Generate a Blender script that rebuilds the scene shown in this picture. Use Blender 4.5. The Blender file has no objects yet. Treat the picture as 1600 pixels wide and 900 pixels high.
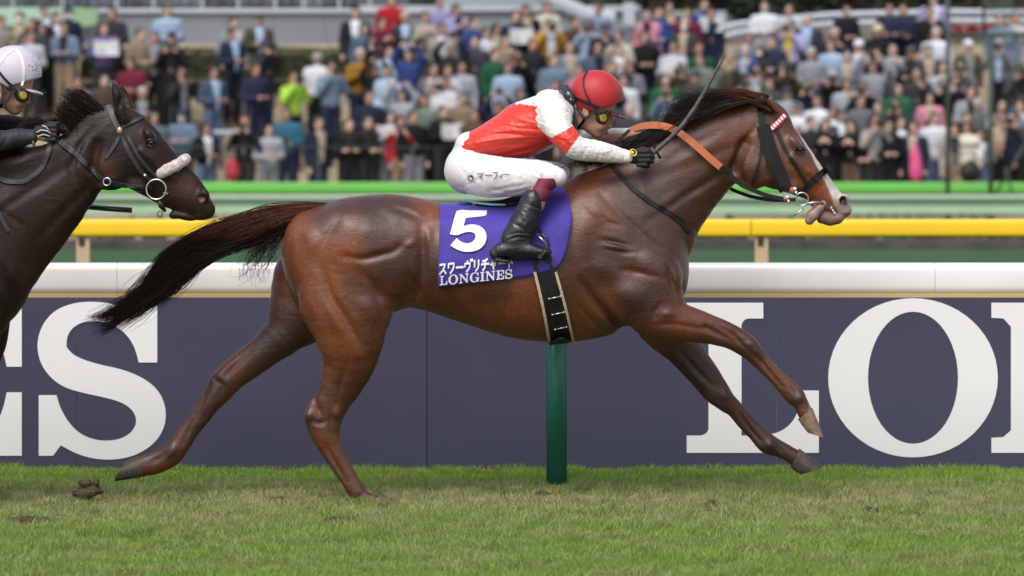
import bpy, bmesh, math, random
import numpy as np
from mathutils import Vector, Matrix
random.seed(5); np.random.seed(5)
sc = bpy.context.scene
C = sc.collection
# ---------------------------------------------------------------- camera
FPX = 8075.0; CAMY = -25.0; CAMZ = 2.0; HORIZ = 140.0
cd = bpy.data.cameras.new('camera'); cam = bpy.data.objects.new('camera', cd); C.objects.link(cam)
cam.location = (0, CAMY, CAMZ); cam.rotation_euler = (math.pi/2, 0, 0)
cd.sensor_width = 36; cd.lens = FPX/1600*36; cd.shift_y = -(450-HORIZ)/1600
cd.clip_start = 0.5; cd.clip_end = 900
cd.dof.use_dof = True; cd.dof.focus_distance = 25.0; cd.dof.aperture_fstop = 3.7
sc.camera = cam
# ---------------------------------------------------------------- sky, sun, exposure
w = bpy.data.worlds.new("World"); sc.world = w; w.use_nodes = True
nt = w.node_tree; nt.nodes.clear()
SUN_EL, SUN_ROT = math.radians(52), math.radians(200)
sky = nt.nodes.new('ShaderNodeTexSky'); sky.sky_type = 'NISHITA'; sky.sun_disc = False
sky.sun_elevation = SUN_EL; sky.sun_rotation = SUN_ROT; sky.air_density = 1.0; sky.dust_density = 3.0
hs = nt.nodes.new('ShaderNodeHueSaturation'); hs.inputs['Saturation'].default_value = 0.6
bg = nt.nodes.new('ShaderNodeBackground'); bg.inputs['Strength'].default_value = 0.115
wo = nt.nodes.new('ShaderNodeOutputWorld')
nt.links.new(sky.outputs[0], hs.inputs['Color']); nt.links.new(hs.outputs[0], bg.inputs[0]); nt.links.new(bg.outputs[0], wo.inputs[0])
sl = bpy.data.lights.new('sun', 'SUN'); sl.energy = 1.15; sl.angle = math.radians(42); sl.color = (1, .965, .92)
so = bpy.data.objects.new('sun', sl); C.objects.link(so)
sd = Vector((math.sin(SUN_ROT)*math.cos(SUN_EL), math.cos(SUN_ROT)*math.cos(SUN_EL), math.sin(SUN_EL)))
so.rotation_euler = (-sd).to_track_quat('-Z', 'Y').to_euler(); so.location = (0, -10, 20)
sc.view_settings.view_transform = 'Standard'; sc.view_settings.look = 'None'
sc.view_settings.exposure = 0.82; sc.view_settings.gamma = 1; sc.view_settings.use_curve_mapping = False
sc.render.engine = 'CYCLES'
sc.cycles.use_denoising = True
sc.cycles.max_bounces = 6; sc.cycles.transparent_max_bounces = 4
# ---------------------------------------------------------------- coordinates
def P(px, py, y=0.0):
    """the world point at depth y that the photograph shows at pixel (px, py)"""
    D = y-CAMY
    return np.array([(px-800)/FPX*D, y, CAMZ-(py-HORIZ)/FPX*D])
# ---------------------------------------------------------------- materials
def mat(name, col, rough=.6, spec=.5, metal=0, var=None, vs=8, attr=None, bump=0, bs=40, sheen=0, coat=0, objcol=False, aniso=None, detail=4, bdist=.01, sub=0):
    """principled material; var = second colour mixed in by noise, attr = colour attribute, objcol = tinted per object"""
    m = bpy.data.materials.new(name); m.use_nodes = True
    t = m.node_tree; b = t.nodes['Principled BSDF']; N = t.nodes.new; L = t.links.new
    b.inputs['Roughness'].default_value = rough; b.inputs['Metallic'].default_value = metal
    b.inputs['Specular IOR Level'].default_value = spec
    if sheen: b.inputs['Sheen Weight'].default_value = sheen; b.inputs['Sheen Roughness'].default_value = .4
    if coat: b.inputs['Coat Weight'].default_value = coat; b.inputs['Coat Roughness'].default_value = .25
    if sub: b.inputs['Subsurface Weight'].default_value = sub; b.inputs['Subsurface Scale'].default_value = .01
    geo = N('ShaderNodeNewGeometry'); tc = N('ShaderNodeTexCoord')
    if objcol:
        oi = N('ShaderNodeObjectInfo'); cs = oi.outputs['Color']
    elif attr:
        a = N('ShaderNodeVertexColor'); a.layer_name = attr; cs = a.outputs['Color']
    else:
        rgb = N('ShaderNodeRGB'); rgb.outputs[0].default_value = (*col, 1); cs = rgb.outputs[0]
    if var is not None:
        nz = N('ShaderNodeTexNoise'); nz.inputs['Scale'].default_value = vs; nz.inputs['Detail'].default_value = detail
        L(tc.outputs['Object'], nz.inputs['Vector'])
        r = N('ShaderNodeMapRange'); r.inputs[1].default_value = .35; r.inputs[2].default_value = .65
        L(nz.outputs['Fac'], r.inputs[0])
        mx = N('ShaderNodeMix'); mx.data_type = 'RGBA'
        L(r.outputs[0], mx.inputs['Factor'])
        if isinstance(var, float):
            mx.blend_type = 'MULTIPLY'; L(cs, mx.inputs[6]); mx.inputs[7].default_value = (var, var, var, 1)
        else:
            L(cs, mx.inputs[6]); mx.inputs[7].default_value = (*var, 1)
        cs = mx.outputs[2]
    L(cs, b.inputs['Base Color'])
    if bump:
        n2 = N('ShaderNodeTexNoise'); n2.inputs['Scale'].default_value = bs; n2.inputs['Detail'].default_value = 5
        if aniso is not None:
            mp = N('ShaderNodeMapping'); mp.inputs['Scale'].default_value = aniso; L(tc.outputs['Object'], mp.inputs[0]); L(mp.outputs[0], n2.inputs['Vector'])
        else: L(tc.outputs['Object'], n2.inputs['Vector'])
        bp = N('ShaderNodeBump'); bp.inputs['Strength'].default_value = bump; bp.inputs['Distance'].default_value = bdist
        L(n2.outputs['Fac'], bp.inputs['Height']); L(bp.outputs[0], b.inputs['Normal'])
    return m
# ---------------------------------------------------------------- object helpers
def link(o, parent=None):
    C.objects.link(o)
    if parent is not None: o.parent = parent
    return o
def mesh_np(name, V, F, m, parent=None, smooth=True, loc=None):
    """V (n,3); F array (m,k) of one face size, or list of tuples"""
    V = np.asarray(V, dtype=np.float32)
    if loc is not None: V = V-np.asarray(loc, dtype=np.float32)
    me = bpy.data.meshes.new(name)
    if isinstance(F, np.ndarray):
        me.vertices.add(len(V)); me.vertices.foreach_set('co', V.ravel())
        k = F.shape[1]; me.loops.add(F.size); me.loops.foreach_set('vertex_index', F.astype(np.int32).ravel())
        me.polygons.add(len(F)); me.polygons.foreach_set('loop_start', np.arange(0, F.size, k, dtype=np.int32))
        me.polygons.foreach_set('loop_total', np.full(len(F), k, dtype=np.int32)); me.update(calc_edges=True); me.validate()
    else:
        me.from_pydata(V.tolist(), [], [tuple(int(i) for i in f) for f in F]); me.update()
    if m is not None: me.materials.append(m)
    if smooth: me.polygons.foreach_set('use_smooth', np.ones(len(me.polygons), dtype=bool))
    o = bpy.data.objects.new(name, me); link(o, parent)
    return o
def tag(o, label=None, cat=None, group=None, kind=None):
    if label: o['label'] = label
    if cat: o['category'] = cat
    if group: o['group'] = group
    if kind: o['kind'] = kind
    return o
def empty(name, loc=(0, 0, 0)):
    o = bpy.data.objects.new(name, None); o.location = loc; o.empty_display_size = .2; C.objects.link(o); return o
def adopt(root):
    """keep children built in world space where they are, under a root that has a location"""
    for ch in C.objects:
        if ch.parent == root: ch.location = Vector(ch.location)-Vector(root.location)
def set_cols(o, cols, name='Col'):
    a = o.data.color_attributes.new(name, 'FLOAT_COLOR', 'POINT')
    c = np.ones((len(cols), 4), dtype=np.float32); c[:, :3] = cols; a.data.foreach_set('color', c.ravel())
class MB:
    """collects boxes, tubes and sheets into one mesh"""
    def __init__(s): s.V = []; s.F = []
    def add(s, V, F):
        n = len(s.V); s.V += [tuple(map(float, v)) for v in V]; s.F += [tuple(i+n for i in f) for f in F]
    def box(s, c, d, rot=None):
        V = [Vector((x*d[0]/2, y*d[1]/2, z*d[2]/2)) for x in (-1, 1) for y in (-1, 1) for z in (-1, 1)]
        if rot is not None: V = [rot @ v for v in V]
        V = [v+Vector(c) for v in V]
        s.add(V, [(0, 1, 3, 2), (4, 6, 7, 5), (0, 4, 5, 1), (2, 3, 7, 6), (0, 2, 6, 4), (1, 5, 7, 3)])
    def tube(s, pts, r, n=8, cap=True, flat=1.0):
        pts = [Vector(p) for p in pts]; rs = r if hasattr(r, '__len__') else [r]*len(pts)
        V = []; up = Vector((0, 0, 1))
        for i, p in enumerate(pts):
            t = (pts[min(i+1, len(pts)-1)]-pts[max(i-1, 0)]).normalized()
            if abs(t.z) > .95: up = Vector((0, 1, 0))
            else: up = Vector((0, 0, 1))
            a = t.cross(up).normalized(); b2 = a.cross(t).normalized()
            for k in range(n):
                th = 2*math.pi*k/n
                V.append(p+a*(math.cos(th)*rs[i])+b2*(math.sin(th)*rs[i]*flat))
        F = []
        for i in range(len(pts)-1):
            for k in range(n):
                F.append((i*n+k, i*n+(k+1) % n, (i+1)*n+(k+1) % n, (i+1)*n+k))
        if cap: F.append(tuple(range(n-1, -1, -1))); F.append(tuple((len(pts)-1)*n+k for k in range(n)))
        s.add(V, F)
    def torus(s, c, R, r, nrm=(0, 1, 0), n=24, k=8, a0=0, a1=2*math.pi):
        q = Vector((0, 0, 1)).rotation_difference(Vector(nrm)); full = abs(a1-a0-2*math.pi) < 1e-6
        V = []; m = n if full else n+1
        for i in range(m):
            a = a0+(a1-a0)*i/n
            for j in range(k):
                b = 2*math.pi*j/k
                V.append(Vector(c)+q @ Vector(((R+r*math.cos(b))*math.cos(a), (R+r*math.cos(b))*math.sin(a), r*math.sin(b))))
        F = [(i*k+j, ((i+1) % m)*k+j, ((i+1) % m)*k+(j+1) % k, i*k+(j+1) % k) for i in range(n) for j in range(k)]
        s.add(V, F)
    def ball(s, c, r, n=10, m=7):
        r = r if hasattr(r, '__len__') else (r, r, r)
        V = [(c[0], c[1], c[2]+r[2])]
        for i in range(1, m):
            ph = math.pi*i/m
            for k in range(n):
                th = 2*math.pi*k/n
                V.append((c[0]+r[0]*math.sin(ph)*math.cos(th), c[1]+r[1]*math.sin(ph)*math.sin(th), c[2]+r[2]*math.cos(ph)))
        V.append((c[0], c[1], c[2]-r[2])); F = []
        for k in range(n): F.append((0, 1+k, 1+(k+1) % n))
        for i in range(m-2):
            for k in range(n): F.append((1+i*n+k, 1+(i+1)*n+k, 1+(i+1)*n+(k+1) % n, 1+i*n+(k+1) % n))
        e = len(V)-1
        for k in range(n): F.append((e, 1+(m-2)*n+(k+1) % n, 1+(m-2)*n+k))
        s.add(V, F)
    def build(s, name, m, parent=None, smooth=False, bevel=0):
        o = mesh_np(name, np.array(s.V), s.F, m, parent, smooth)
        if bevel:
            b = o.modifiers.new('bevel', 'BEVEL'); b.width = bevel; b.segments = 2; b.limit_method = 'ANGLE'
        return o
# ---------------------------------------------------------------- lettering: outlines in a unit cell (x right, y up, cap height 1)
def arc(cx, cy, rx, ry, a0, a1, n=16):
    return [(cx+rx*math.cos(math.radians(a0+(a1-a0)*i/n)), cy+ry*math.sin(math.radians(a0+(a1-a0)*i/n))) for i in range(n+1)]
def bez(p0, p1, p2, p3, n=12):
    out = []
    for i in range(n+1):
        t = i/n; u = 1-t; out.append(tuple(u**3*p0[k]+3*u*u*t*p1[k]+3*u*t*t*p2[k]+t**3*p3[k] for k in (0, 1)))
    return out
def stem(x0, x1, y0=0, y1=1, fx=.125, h=.09, left=True, right=True, f=.045):
    """upright with bracketed slab serifs"""
    r = [(x1+(fx if right else 0), y0), (x1+(fx if right else 0), y0+h)]
    if right: r += [(x1+f, y0+h+.004)]+arc(x1+f, y0+h+f, f, f, 270, 180, 5)
    if right: r += arc(x1+f, y1-h-f, f, f, 180, 90, 5)+[(x1+fx, y1-h)]
    else: r = [(x1, y0)]
    r += [(x1+(fx if right else 0), y1), (x0-(fx if left else 0), y1)]
    if left: r += [(x0-fx, y1-h)]+arc(x0-f, y1-h-f, f, f, 90, 0, 5)+arc(x0-f, y0+h+f, f, f, 0, -90, 5)+[(x0-fx, y0+h), (x0-fx, y0)]
    else: r += [(x0, y0)]
    return r
# every letter: list of (outer, [holes]); widths measured on the photographed board
def G_L():
    o = [(0, 0), (.88, 0), (.88, .415), (.775, .415)]+bez((.775, .415), (.745, .20), (.66, .115), (.47, .115), 12)+[(.365, .115), (.365, .845)]+arc(.415, .845, .05, .05, 180, 90, 5)+[(.51, .895), (.51, 1), (0, 1), (0, .895)]+arc(.085, .845, .06, .05, 90, 0, 5)+arc(.085, .165, .06, .05, 0, -90, 5)+[(0, .115)]
    return [(o, [])], .88
def G_O():
    o = arc(.565, .5, .565, .53, 0, 360, 56)[:-1]; h = arc(.565, .5, .30, .44, 0, 360, 48)[:-1]
    return [(o, [h])], 1.13
def G_N():
    o = [(0, 0), (.38, 0), (.38, .1), (.30, .105), (.245, .15), (.245, .74), (.86, 0), (.97, 0), (.97, .85), (1.02, .895), (1.10, .9), (1.10, 1), (.72, 1), (.72, .9), (.80, .895), (.855, .85), (.855, .33), (.30, 1), (0, 1), (0, .9), (.08, .895), (.13, .84), (.13, .15), (.08, .105), (0, .1)]
    return [(o, [])], 1.10
def G_G():
    o = arc(.53, .5, .53, .53, 58, 360-52, 44)+[(.86, .11), (.94, 0), (1.03, 0)]+[(1.03, .36), (1.09, .40), (1.09, .48), (.64, .48), (.64, .40), (.78, .38)]+bez((.78, .38), (.80, .16), (.72, .07), (.57, .065), 8)[1:]
    o += bez((.57, .065), (.34, .06), (.27, .28), (.27, .5), 10)[1:]+bez((.27, .5), (.27, .76), (.36, .935), (.57, .935), 10)[1:]+bez((.57, .935), (.74, .93), (.86, .82), (.90, .64), 8)[1:]+[(1.0, .64), (1.0, 1), (.92, 1), (.86, .92)]
    return [(o, [])], 1.09
def G_I(): return [(stem(.13, .37, fx=.13, h=.105), [])], .5
def G_E():
    o = [(0, 0), (.90, 0), (.90, .42), (.80, .42)]+bez((.80, .42), (.76, .19), (.68, .115), (.50, .115), 8)+[(.365, .115), (.365, .455), (.44, .455)]+bez((.44, .455), (.54, .45), (.57, .42), (.58, .33), 5)+[(.66, .33), (.66, .68), (.58, .68)]+bez((.58, .68), (.57, .60), (.54, .565), (.44, .56), 5)+[(.365, .56), (.365, .885), (.50, .885)]+bez((.50, .885), (.68, .885), (.76, .81), (.80, .59), 8)+[(.90, .59), (.90, 1), (0, 1), (0, .895)]+arc(.085, .845, .06, .05, 90, 0, 4)+arc(.085, .165, .06, .05, 0, -90, 4)+[(0, .115)]
    return [(o, [])], .90
def smoothp(o, n=3, lim=38):
    for _ in range(n):
        out = []
        for i in range(len(o)):
            a, b, c = np.array(o[i-1]), np.array(o[i]), np.array(o[(i+1) % len(o)]); u, v = b-a, c-b
            ang = abs(math.degrees(math.atan2(u[0]*v[1]-u[1]*v[0], u @ v)))
            if ang > lim: out.append(tuple(b))
            else: out += [tuple(b*.75+a*.25), tuple(b*.75+c*.25)]
        o = out; lim = lim
    return o
def G_S():
    # traced from the board: crop scale .378, cell 238 px high
    T = [(655, 205), (655, 442), (578, 442), (560, 375), (520, 318), (470, 288), (415, 272), (350, 272), (300, 298), (276, 340), (276, 378), (300, 408), (350, 432), (420, 452), (500, 468), (575, 495), (635, 532), (675, 580), (692, 640), (688, 700), (660, 755), (610, 800), (540, 832), (460, 843), (380, 836), (310, 814), (252, 782), (220, 825), (160, 825), (160, 576), (234, 576), (250, 630), (285, 690), (335, 738), (400, 762), (470, 764), (530, 745), (565, 705), (568, 668), (548, 632), (500, 602), (420, 582), (340, 566), (260, 542), (205, 500), (170, 450), (153, 390), (158, 330), (185, 270), (235, 222), (310, 196), (380, 191), (450, 197), (510, 215), (560, 240), (600, 205)]
    o = smoothp([((x-153)/630., (825-y)/620.) for x, y in T])
    return [(o, [])], .86
GLY = dict(L=G_L, O=G_O, N=G_N, G=G_G, I=G_I, E=G_E, S=G_S)
def stroke(pts, w):
    """a brush stroke as a closed outline"""
    p = [np.array(q, float) for q in pts]; L_, R_ = [], []
    for i in range(len(p)):
        t = p[min(i+1, len(p)-1)]-p[max(i-1, 0)]; t /= np.linalg.norm(t)+1e-9; n = np.array([-t[1], t[0]])*(w/2)
        if i == 0: L_.append(p[i]+n-t*w*.3); R_.append(p[i]-n-t*w*.3)
        elif i == len(p)-1: L_.append(p[i]+n+t*w*.3); R_.append(p[i]-n+t*w*.3)
        else: L_.append(p[i]+n); R_.append(p[i]-n)
    return [tuple(q) for q in L_+R_[::-1]]
KANA = {  # strokes in a unit square, y up
 'ス': [[(.15, .82), (.5, .84), (.78, .84), (.68, .60), (.48, .32), (.12, .05)], [(.55, .42), (.72, .24), (.88, .06)]],
 'ワ': [[(.16, .52), (.16, .84), (.5, .84), (.84, .84), (.80, .55), (.66, .28), (.38, .04)]],
 'ー': [[(.08, .47), (.92, .46)]],
 'ヴ': [[(.10, .46), (.10, .72), (.45, .72), (.74, .72), (.70, .48), (.58, .24), (.30, .03)], [(.42, .92), (.42, .72)], [(.80, 1.02), (.86, .88)], [(.98, 1.04), (1.04, .90)]],
 'リ': [[(.24, .88), (.24, .38)], [(.74, .90), (.74, .50), (.66, .25), (.38, .02)]],
 'チ': [[(.76, .92), (.50, .82), (.20, .77)], [(.06, .52), (.5, .52), (.94, .52)], [(.52, .80), (.52, .45), (.44, .20), (.22, .02)]],
 'ャ': [[(.10, .50), (.45, .56), (.78, .62), (.62, .36)], [(.34, .74), (.42, .35), (.50, .02)]],
 'ド': [[(.32, .92), (.32, .02)], [(.34, .60), (.55, .50), (.74, .38)], [(.62, .92), (.70, .76)], [(.80, .96), (.88, .80)]],
 'マ': [[(.10, .80), (.5, .80), (.86, .80), (.68, .52), (.48, .32)], [(.34, .44), (.50, .28), (.66, .08)]],
 'フ': [[(.14, .80), (.5, .80), (.84, .80), (.74, .45), (.54, .20), (.28, .03)]],
 'ィ': [[(.80, .62), (.55, .42), (.15, .26)], [(.54, .42), (.54, .02)]],
 '.': [[(.18, .10), (.28, .03)]],
 'o': [[(.50, .88), (.24, .78), (.12, .48), (.24, .18), (.50, .08), (.76, .2), (.88, .48), (.76, .78), (.50, .88)]]}
FIVE = smoothp([(.20, 1), (.90, 1.03), (.955, 1.0), (.97, .93), (.955, .85), (.90, .825), (.42, .80), (.375, .60), (.50, .635), (.64, .635), (.80, .59), (.93, .49), (.99, .35), (.98, .20), (.90, .07), (.76, -.01), (.58, -.04), (.38, -.02), (.20, .05), (.05, .15), (.21, .32), (.32, .23), (.44, .18), (.56, .18), (.66, .23), (.71, .32), (.68, .405), (.60, .45), (.48, .46), (.34, .43), (.22, .38), (.03, .42), (.16, .96)], 2, 50)
from mathutils.geometry import tessellate_polygon
def glyph_tris(outer, holes, maxlen):
    polys = [[Vector((x, y, 0)) for x, y in outer]]+[[Vector((x, y, 0)) for x, y in h] for h in holes]
    pts = [v for p in polys for v in p]; tr = [tuple(t) for t in tessellate_polygon(polys)]
    bm = bmesh.new(); vs = [bm.verts.new(v) for v in pts]
    for t in tr:
        try: bm.faces.new([vs[i] for i in t])
        except ValueError: pass
    for _ in range(6):
        e = [e for e in bm.edges if e.calc_length() > maxlen]
        if not e: break
        bmesh.ops.subdivide_edges(bm, edges=e, cuts=1); bmesh.ops.triangulate(bm, faces=bm.faces[:])
    bm.verts.ensure_lookup_table(); bm.verts.index_update()
    V = [(v.co.x, v.co.y) for v in bm.verts]; F = [tuple(v.index for v in f.verts) for f in bm.faces]; bm.free()
    return V, F
# ---------------------------------------------------------------- implicit surfaces: smooth unions of limbs and muscles, meshed by surface nets
def smin(a, b, k):
    if k <= 0: return np.minimum(a, b)
    h = np.maximum(k-np.abs(a-b), 0)/k
    return np.minimum(a, b)-h*h*k*.25
class Field:
    def __init__(s, xs, ys, zs):
        s.xs, s.ys, s.zs = [np.asarray(v, dtype=np.float32) for v in (xs, ys, zs)]
        s.G = np.full((len(xs), len(ys), len(zs)), .2, dtype=np.float32)
    def _sub(s, lo, hi):
        i = []
        for ax, l, h in zip((s.xs, s.ys, s.zs), lo, hi):
            a = max(np.searchsorted(ax, l)-1, 0); b = min(np.searchsorted(ax, h)+1, len(ax))
            if b <= a: return None
            i.append(slice(a, b))
        return tuple(i)
    def apply(s, fn, lo, hi, k=.02, op='add', pad=.05):
        pad += k
        sl_ = s._sub([v-pad for v in lo], [v+pad for v in hi])
        if sl_ is None: return
        X = s.xs[sl_[0]][:, None, None]; Y = s.ys[sl_[1]][None, :, None]; Z = s.zs[sl_[2]][None, None, :]
        d = fn(X, Y, Z).astype(np.float32); g = s.G[sl_]
        if op == 'add': s.G[sl_] = smin(g, d, k)
        elif op == 'sub': s.G[sl_] = -smin(-g, d, k)
        elif op == 'disp': s.G[sl_] = g+d
    # a blob with 3 radii, turned about y by ang (radians, in the x-z plane)
    def ell(s, c, r, ang=0, k=.02, op='add', yaw=0):
        ca, sa = math.cos(ang), math.sin(ang); cy, sy = math.cos(yaw), math.sin(yaw); R = max(r)
        def fn(X, Y, Z):
            x, y, z = X-c[0], Y-c[1], Z-c[2]
            x, y = x*cy+y*sy, -x*sy+y*cy
            u, v = x*ca+z*sa, -x*sa+z*ca
            k0 = np.sqrt((u/r[0])**2+(y/r[1])**2+(v/r[2])**2)+1e-6
            k1 = np.sqrt((u/r[0]**2)**2+(y/r[1]**2)**2+(v/r[2]**2)**2)+1e-6
            return k0*(k0-1)/k1
        s.apply(fn, [v-R for v in c], [v+R for v in c], k, op)
    # limb: stations (x, y, z, r in the x-z plane, w half depth), joined by a smooth curve
    def chain(s, st, k=.02, op='add', sub=3):
        st = np.array(st, float); n = len(st); E_ = np.vstack([2*st[0]-st[1], st, 2*st[-1]-st[-2]]); Q = []
        for i in range(n-1):
            p0, p1, p2, p3 = E_[i:i+4]
            for j in range(sub):
                t = j/sub; q = .5*((2*p1)+(p2-p0)*t+(2*p0-5*p1+4*p2-p3)*t*t+(3*p1-p0-3*p2+p3)*t**3)
                q[3:] = p1[3:]+(p2[3:]-p1[3:])*(t*t*(3-2*t)*.5+t*.5); Q.append(q)
        Q.append(st[-1]); Q = np.array(Q); Q[:, 3:] = np.maximum(Q[:, 3:], .004)
        R = Q[:, 3:].max(1); lo = (Q[:, :3]-R[:, None]).min(0); hi = (Q[:, :3]+R[:, None]).max(0)
        sl_ = s._sub(lo-.05-k, hi+.05+k)
        if sl_ is None: return
        xs, ys, zs = s.xs[sl_[0]], s.ys[sl_[1]], s.zs[sl_[2]]
        T = np.full((len(xs), len(ys), len(zs)), .25, np.float32)
        for a, b in zip(Q[:-1], Q[1:]):
            m = max(a[3], b[3], a[4], b[4])+.045+k
            r_ = [slice(max(np.searchsorted(ax, min(a[i], b[i])-m)-1, 0), np.searchsorted(ax, max(a[i], b[i])+m)+1) for i, ax in enumerate((xs, ys, zs))]
            X = xs[r_[0]][:, None, None]; Y = ys[r_[1]][None, :, None]; Z = zs[r_[2]][None, None, :]
            if 0 in (X.size, Y.size, Z.size): continue
            e = np.array([b[0]-a[0], b[2]-a[2]]); L2 = float(e @ e)+1e-9
            t = np.clip(((X-a[0])*e[0]+(Z-a[2])*e[1])/L2, 0, 1)
            dx, dz = X-a[0]-t*e[0], Z-a[2]-t*e[1]
            r = a[3]+(b[3]-a[3])*t; w_ = a[4]+(b[4]-a[4])*t; y = Y-(a[1]+(b[1]-a[1])*t)
            q2 = dx*dx+dz*dz
            k0 = np.sqrt(q2/r**2+(y/w_)**2)+1e-6; k1 = np.sqrt(q2/r**4+y**2/w_**4)+1e-6
            T[tuple(r_)] = np.minimum(T[tuple(r_)], k0*(k0-1)/k1)
        gg = s.G[sl_]
        s.G[sl_] = smin(gg, T, k) if op == 'add' else -smin(-gg, T, k)
    # relief along a line seen from the side: amp > 0 sinks, amp < 0 raises, sig = width
    def crease(s, pts, amp, sig, side, yc=0.0):
        pts = [np.array(p, float) for p in pts]; lo = np.min(pts, 0); hi = np.max(pts, 0); m = 2.6*sig
        i0, i1 = np.searchsorted(s.xs, lo[0]-m), np.searchsorted(s.xs, hi[0]+m); k0, k1 = np.searchsorted(s.zs, lo[2]-m), np.searchsorted(s.zs, hi[2]+m)
        X = s.xs[i0:i1][:, None]; Z = s.zs[k0:k1][None, :]
        if X.size == 0 or Z.size == 0: return
        D = np.full((X.size, Z.size), 9.); W = np.zeros_like(D); n = len(pts)-1
        for j in range(n):
            a, b = pts[j], pts[j+1]; e = b-a; t = np.clip(((X-a[0])*e[0]+(Z-a[2])*e[2])/(e[0]**2+e[2]**2+1e-9), 0, 1)
            d = np.hypot(X-a[0]-t*e[0], Z-a[2]-t*e[2]); u = (j+t)/n; wt = np.sin(np.pi*np.clip(.08+.84*u, 0, 1))
            W = np.where(d < D, wt, W); D = np.minimum(D, d)
        A = amp*W*np.exp(-(D/sig)**2)
        ym = S5(((s.ys-yc)*side+.01)/.03)
        s.G[i0:i1, :, k0:k1] += (A[:, None, :]*ym[None, :, None]).astype(np.float32)
    def bump(s, c, rx, rz, ang, amp, side, yc=0.0):
        m = max(rx, rz)*2.2; i0, i1 = np.searchsorted(s.xs, c[0]-m), np.searchsorted(s.xs, c[0]+m); k0, k1 = np.searchsorted(s.zs, c[2]-m), np.searchsorted(s.zs, c[2]+m)
        X = s.xs[i0:i1][:, None]-c[0]; Z = s.zs[k0:k1][None, :]-c[2]
        if X.size == 0 or Z.size == 0: return
        u = X*math.cos(ang)+Z*math.sin(ang); v = -X*math.sin(ang)+Z*math.cos(ang)
        A = -amp*np.exp(-((u/rx)**2+(v/rz)**2)**1.3)
        s.G[i0:i1, :, k0:k1] += (A[:, None, :]*S5(((s.ys-yc)*side+.01)/.03)[None, :, None]).astype(np.float32)
    # round tapered capsule in 3D
    def cone(s, p, q, r1, r2, k=.02, op='add'):
        p, q = np.array(p, float), np.array(q, float); e = q-p; L2 = float(e @ e)+1e-9
        def fn(X, Y, Z):
            t = np.clip(((X-p[0])*e[0]+(Y-p[1])*e[1]+(Z-p[2])*e[2])/L2, 0, 1)
            return np.sqrt((X-p[0]-t*e[0])**2+(Y-p[1]-t*e[1])**2+(Z-p[2]-t*e[2])**2)-(r1+(r2-r1)*t)
        R = max(r1, r2)
        s.apply(fn, np.minimum(p, q)-R, np.maximum(p, q)+R, k, op)
    def path(s, pts, rs, k=.015, op='add'):
        for i in range(len(pts)-1): s.cone(pts[i], pts[i+1], rs[i], rs[i+1], k, op)
    # body loft along x: arrays x, ztop, zbot, w, y centre; power of the section
    def loft(s, x, zt, zb, w_, k=.02, pw=2.0, yc=0.0):
        x, zt, zb, w_ = [np.array(v, float) for v in (x, zt, zb, w_)]
        def fn(X, Y, Z):
            q = X[:, 0, 0]
            t_, b_, ww = [np.interp(q, x, v)[:, None, None] for v in (zt, zb, w_)]
            out = np.maximum(x[0]-X, X-x[-1])
            r = np.maximum((t_-b_)/2, .004); c = (t_+b_)/2
            u = np.abs((Z-c)/r); v = np.abs((Y-yc)/ww)
            k0 = (u**pw+v**pw)**(1/pw)+1e-6
            return np.maximum((k0-1)*np.minimum(r, ww)*.9, out)
        s.apply(fn, (x[0], yc-w_.max(), zb.min()), (x[-1], yc+w_.max(), zt.max()), k)
    def blur(s, n=1):
        for _ in range(n):
            for ax in range(3):
                g = s.G; a = np.take(g, np.r_[0, 0:g.shape[ax]-1], axis=ax); b = np.take(g, np.r_[1:g.shape[ax], g.shape[ax]-1], axis=ax)
                s.G = (a+2*g+b)*.25
    def near_map(s):
        """first y (from the camera side) inside the body for every x, z"""
        g = s.G; inside = g < 0; anyi = inside.any(axis=1); j = inside.argmax(axis=1); j = np.maximum(j, 1)
        I, K = np.indices(j.shape); g1 = g[I, j, K]; g0 = g[I, j-1, K]
        y = s.ys[j-1]+(s.ys[j]-s.ys[j-1])*(g0/(g0-g1+1e-9)); y[~anyi] = np.nan
        return y
    def mesh(s, lo=None, hi=None):
        G = s.G; xs, ys, zs = s.xs, s.ys, s.zs
        G = G.copy()
        for ax in range(3):
            i = [slice(None)]*3; i[ax] = 0; G[tuple(i)] = np.maximum(G[tuple(i)], 1e-4); i[ax] = -1; G[tuple(i)] = np.maximum(G[tuple(i)], 1e-4)
        S = G < 0
        cnt = np.zeros(tuple(n-1 for n in S.shape), np.int8)
        nx, ny, nz = cnt.shape
        for dx in (0, 1):
            for dy in (0, 1):
                for dz in (0, 1): cnt += S[dx:dx+nx, dy:dy+ny, dz:dz+nz]
        act = np.argwhere((cnt > 0) & (cnt < 8)); I, J, K = act.T
        idx = np.full(cnt.shape, -1, np.int32); idx[I, J, K] = np.arange(len(act))
        acc = np.zeros((len(act), 3), np.float64); num = np.zeros(len(act))
        for ax in range(3):
            o = [(0, 1), (0, 1), (0, 1)]; o[ax] = (0,)
            for dx in o[0]:
                for dy in o[1]:
                    for dz in o[2]:
                        a = (I+dx, J+dy, K+dz); e = [dx, dy, dz]; e[ax] = 1; b = (I+e[0], J+e[1], K+e[2])
                        ga, gb = G[a], G[b]; cr = (ga < 0) != (gb < 0)
                        t = np.where(cr, ga/(ga-gb+1e-12), 0)
                        pa = np.stack([xs[a[0]], ys[a[1]], zs[a[2]]], 1); pb = np.stack([xs[b[0]], ys[b[1]], zs[b[2]]], 1)
                        acc += np.where(cr[:, None], pa+(pb-pa)*t[:, None], 0); num += cr
        V = acc/num[:, None]
        Fs = []
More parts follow.
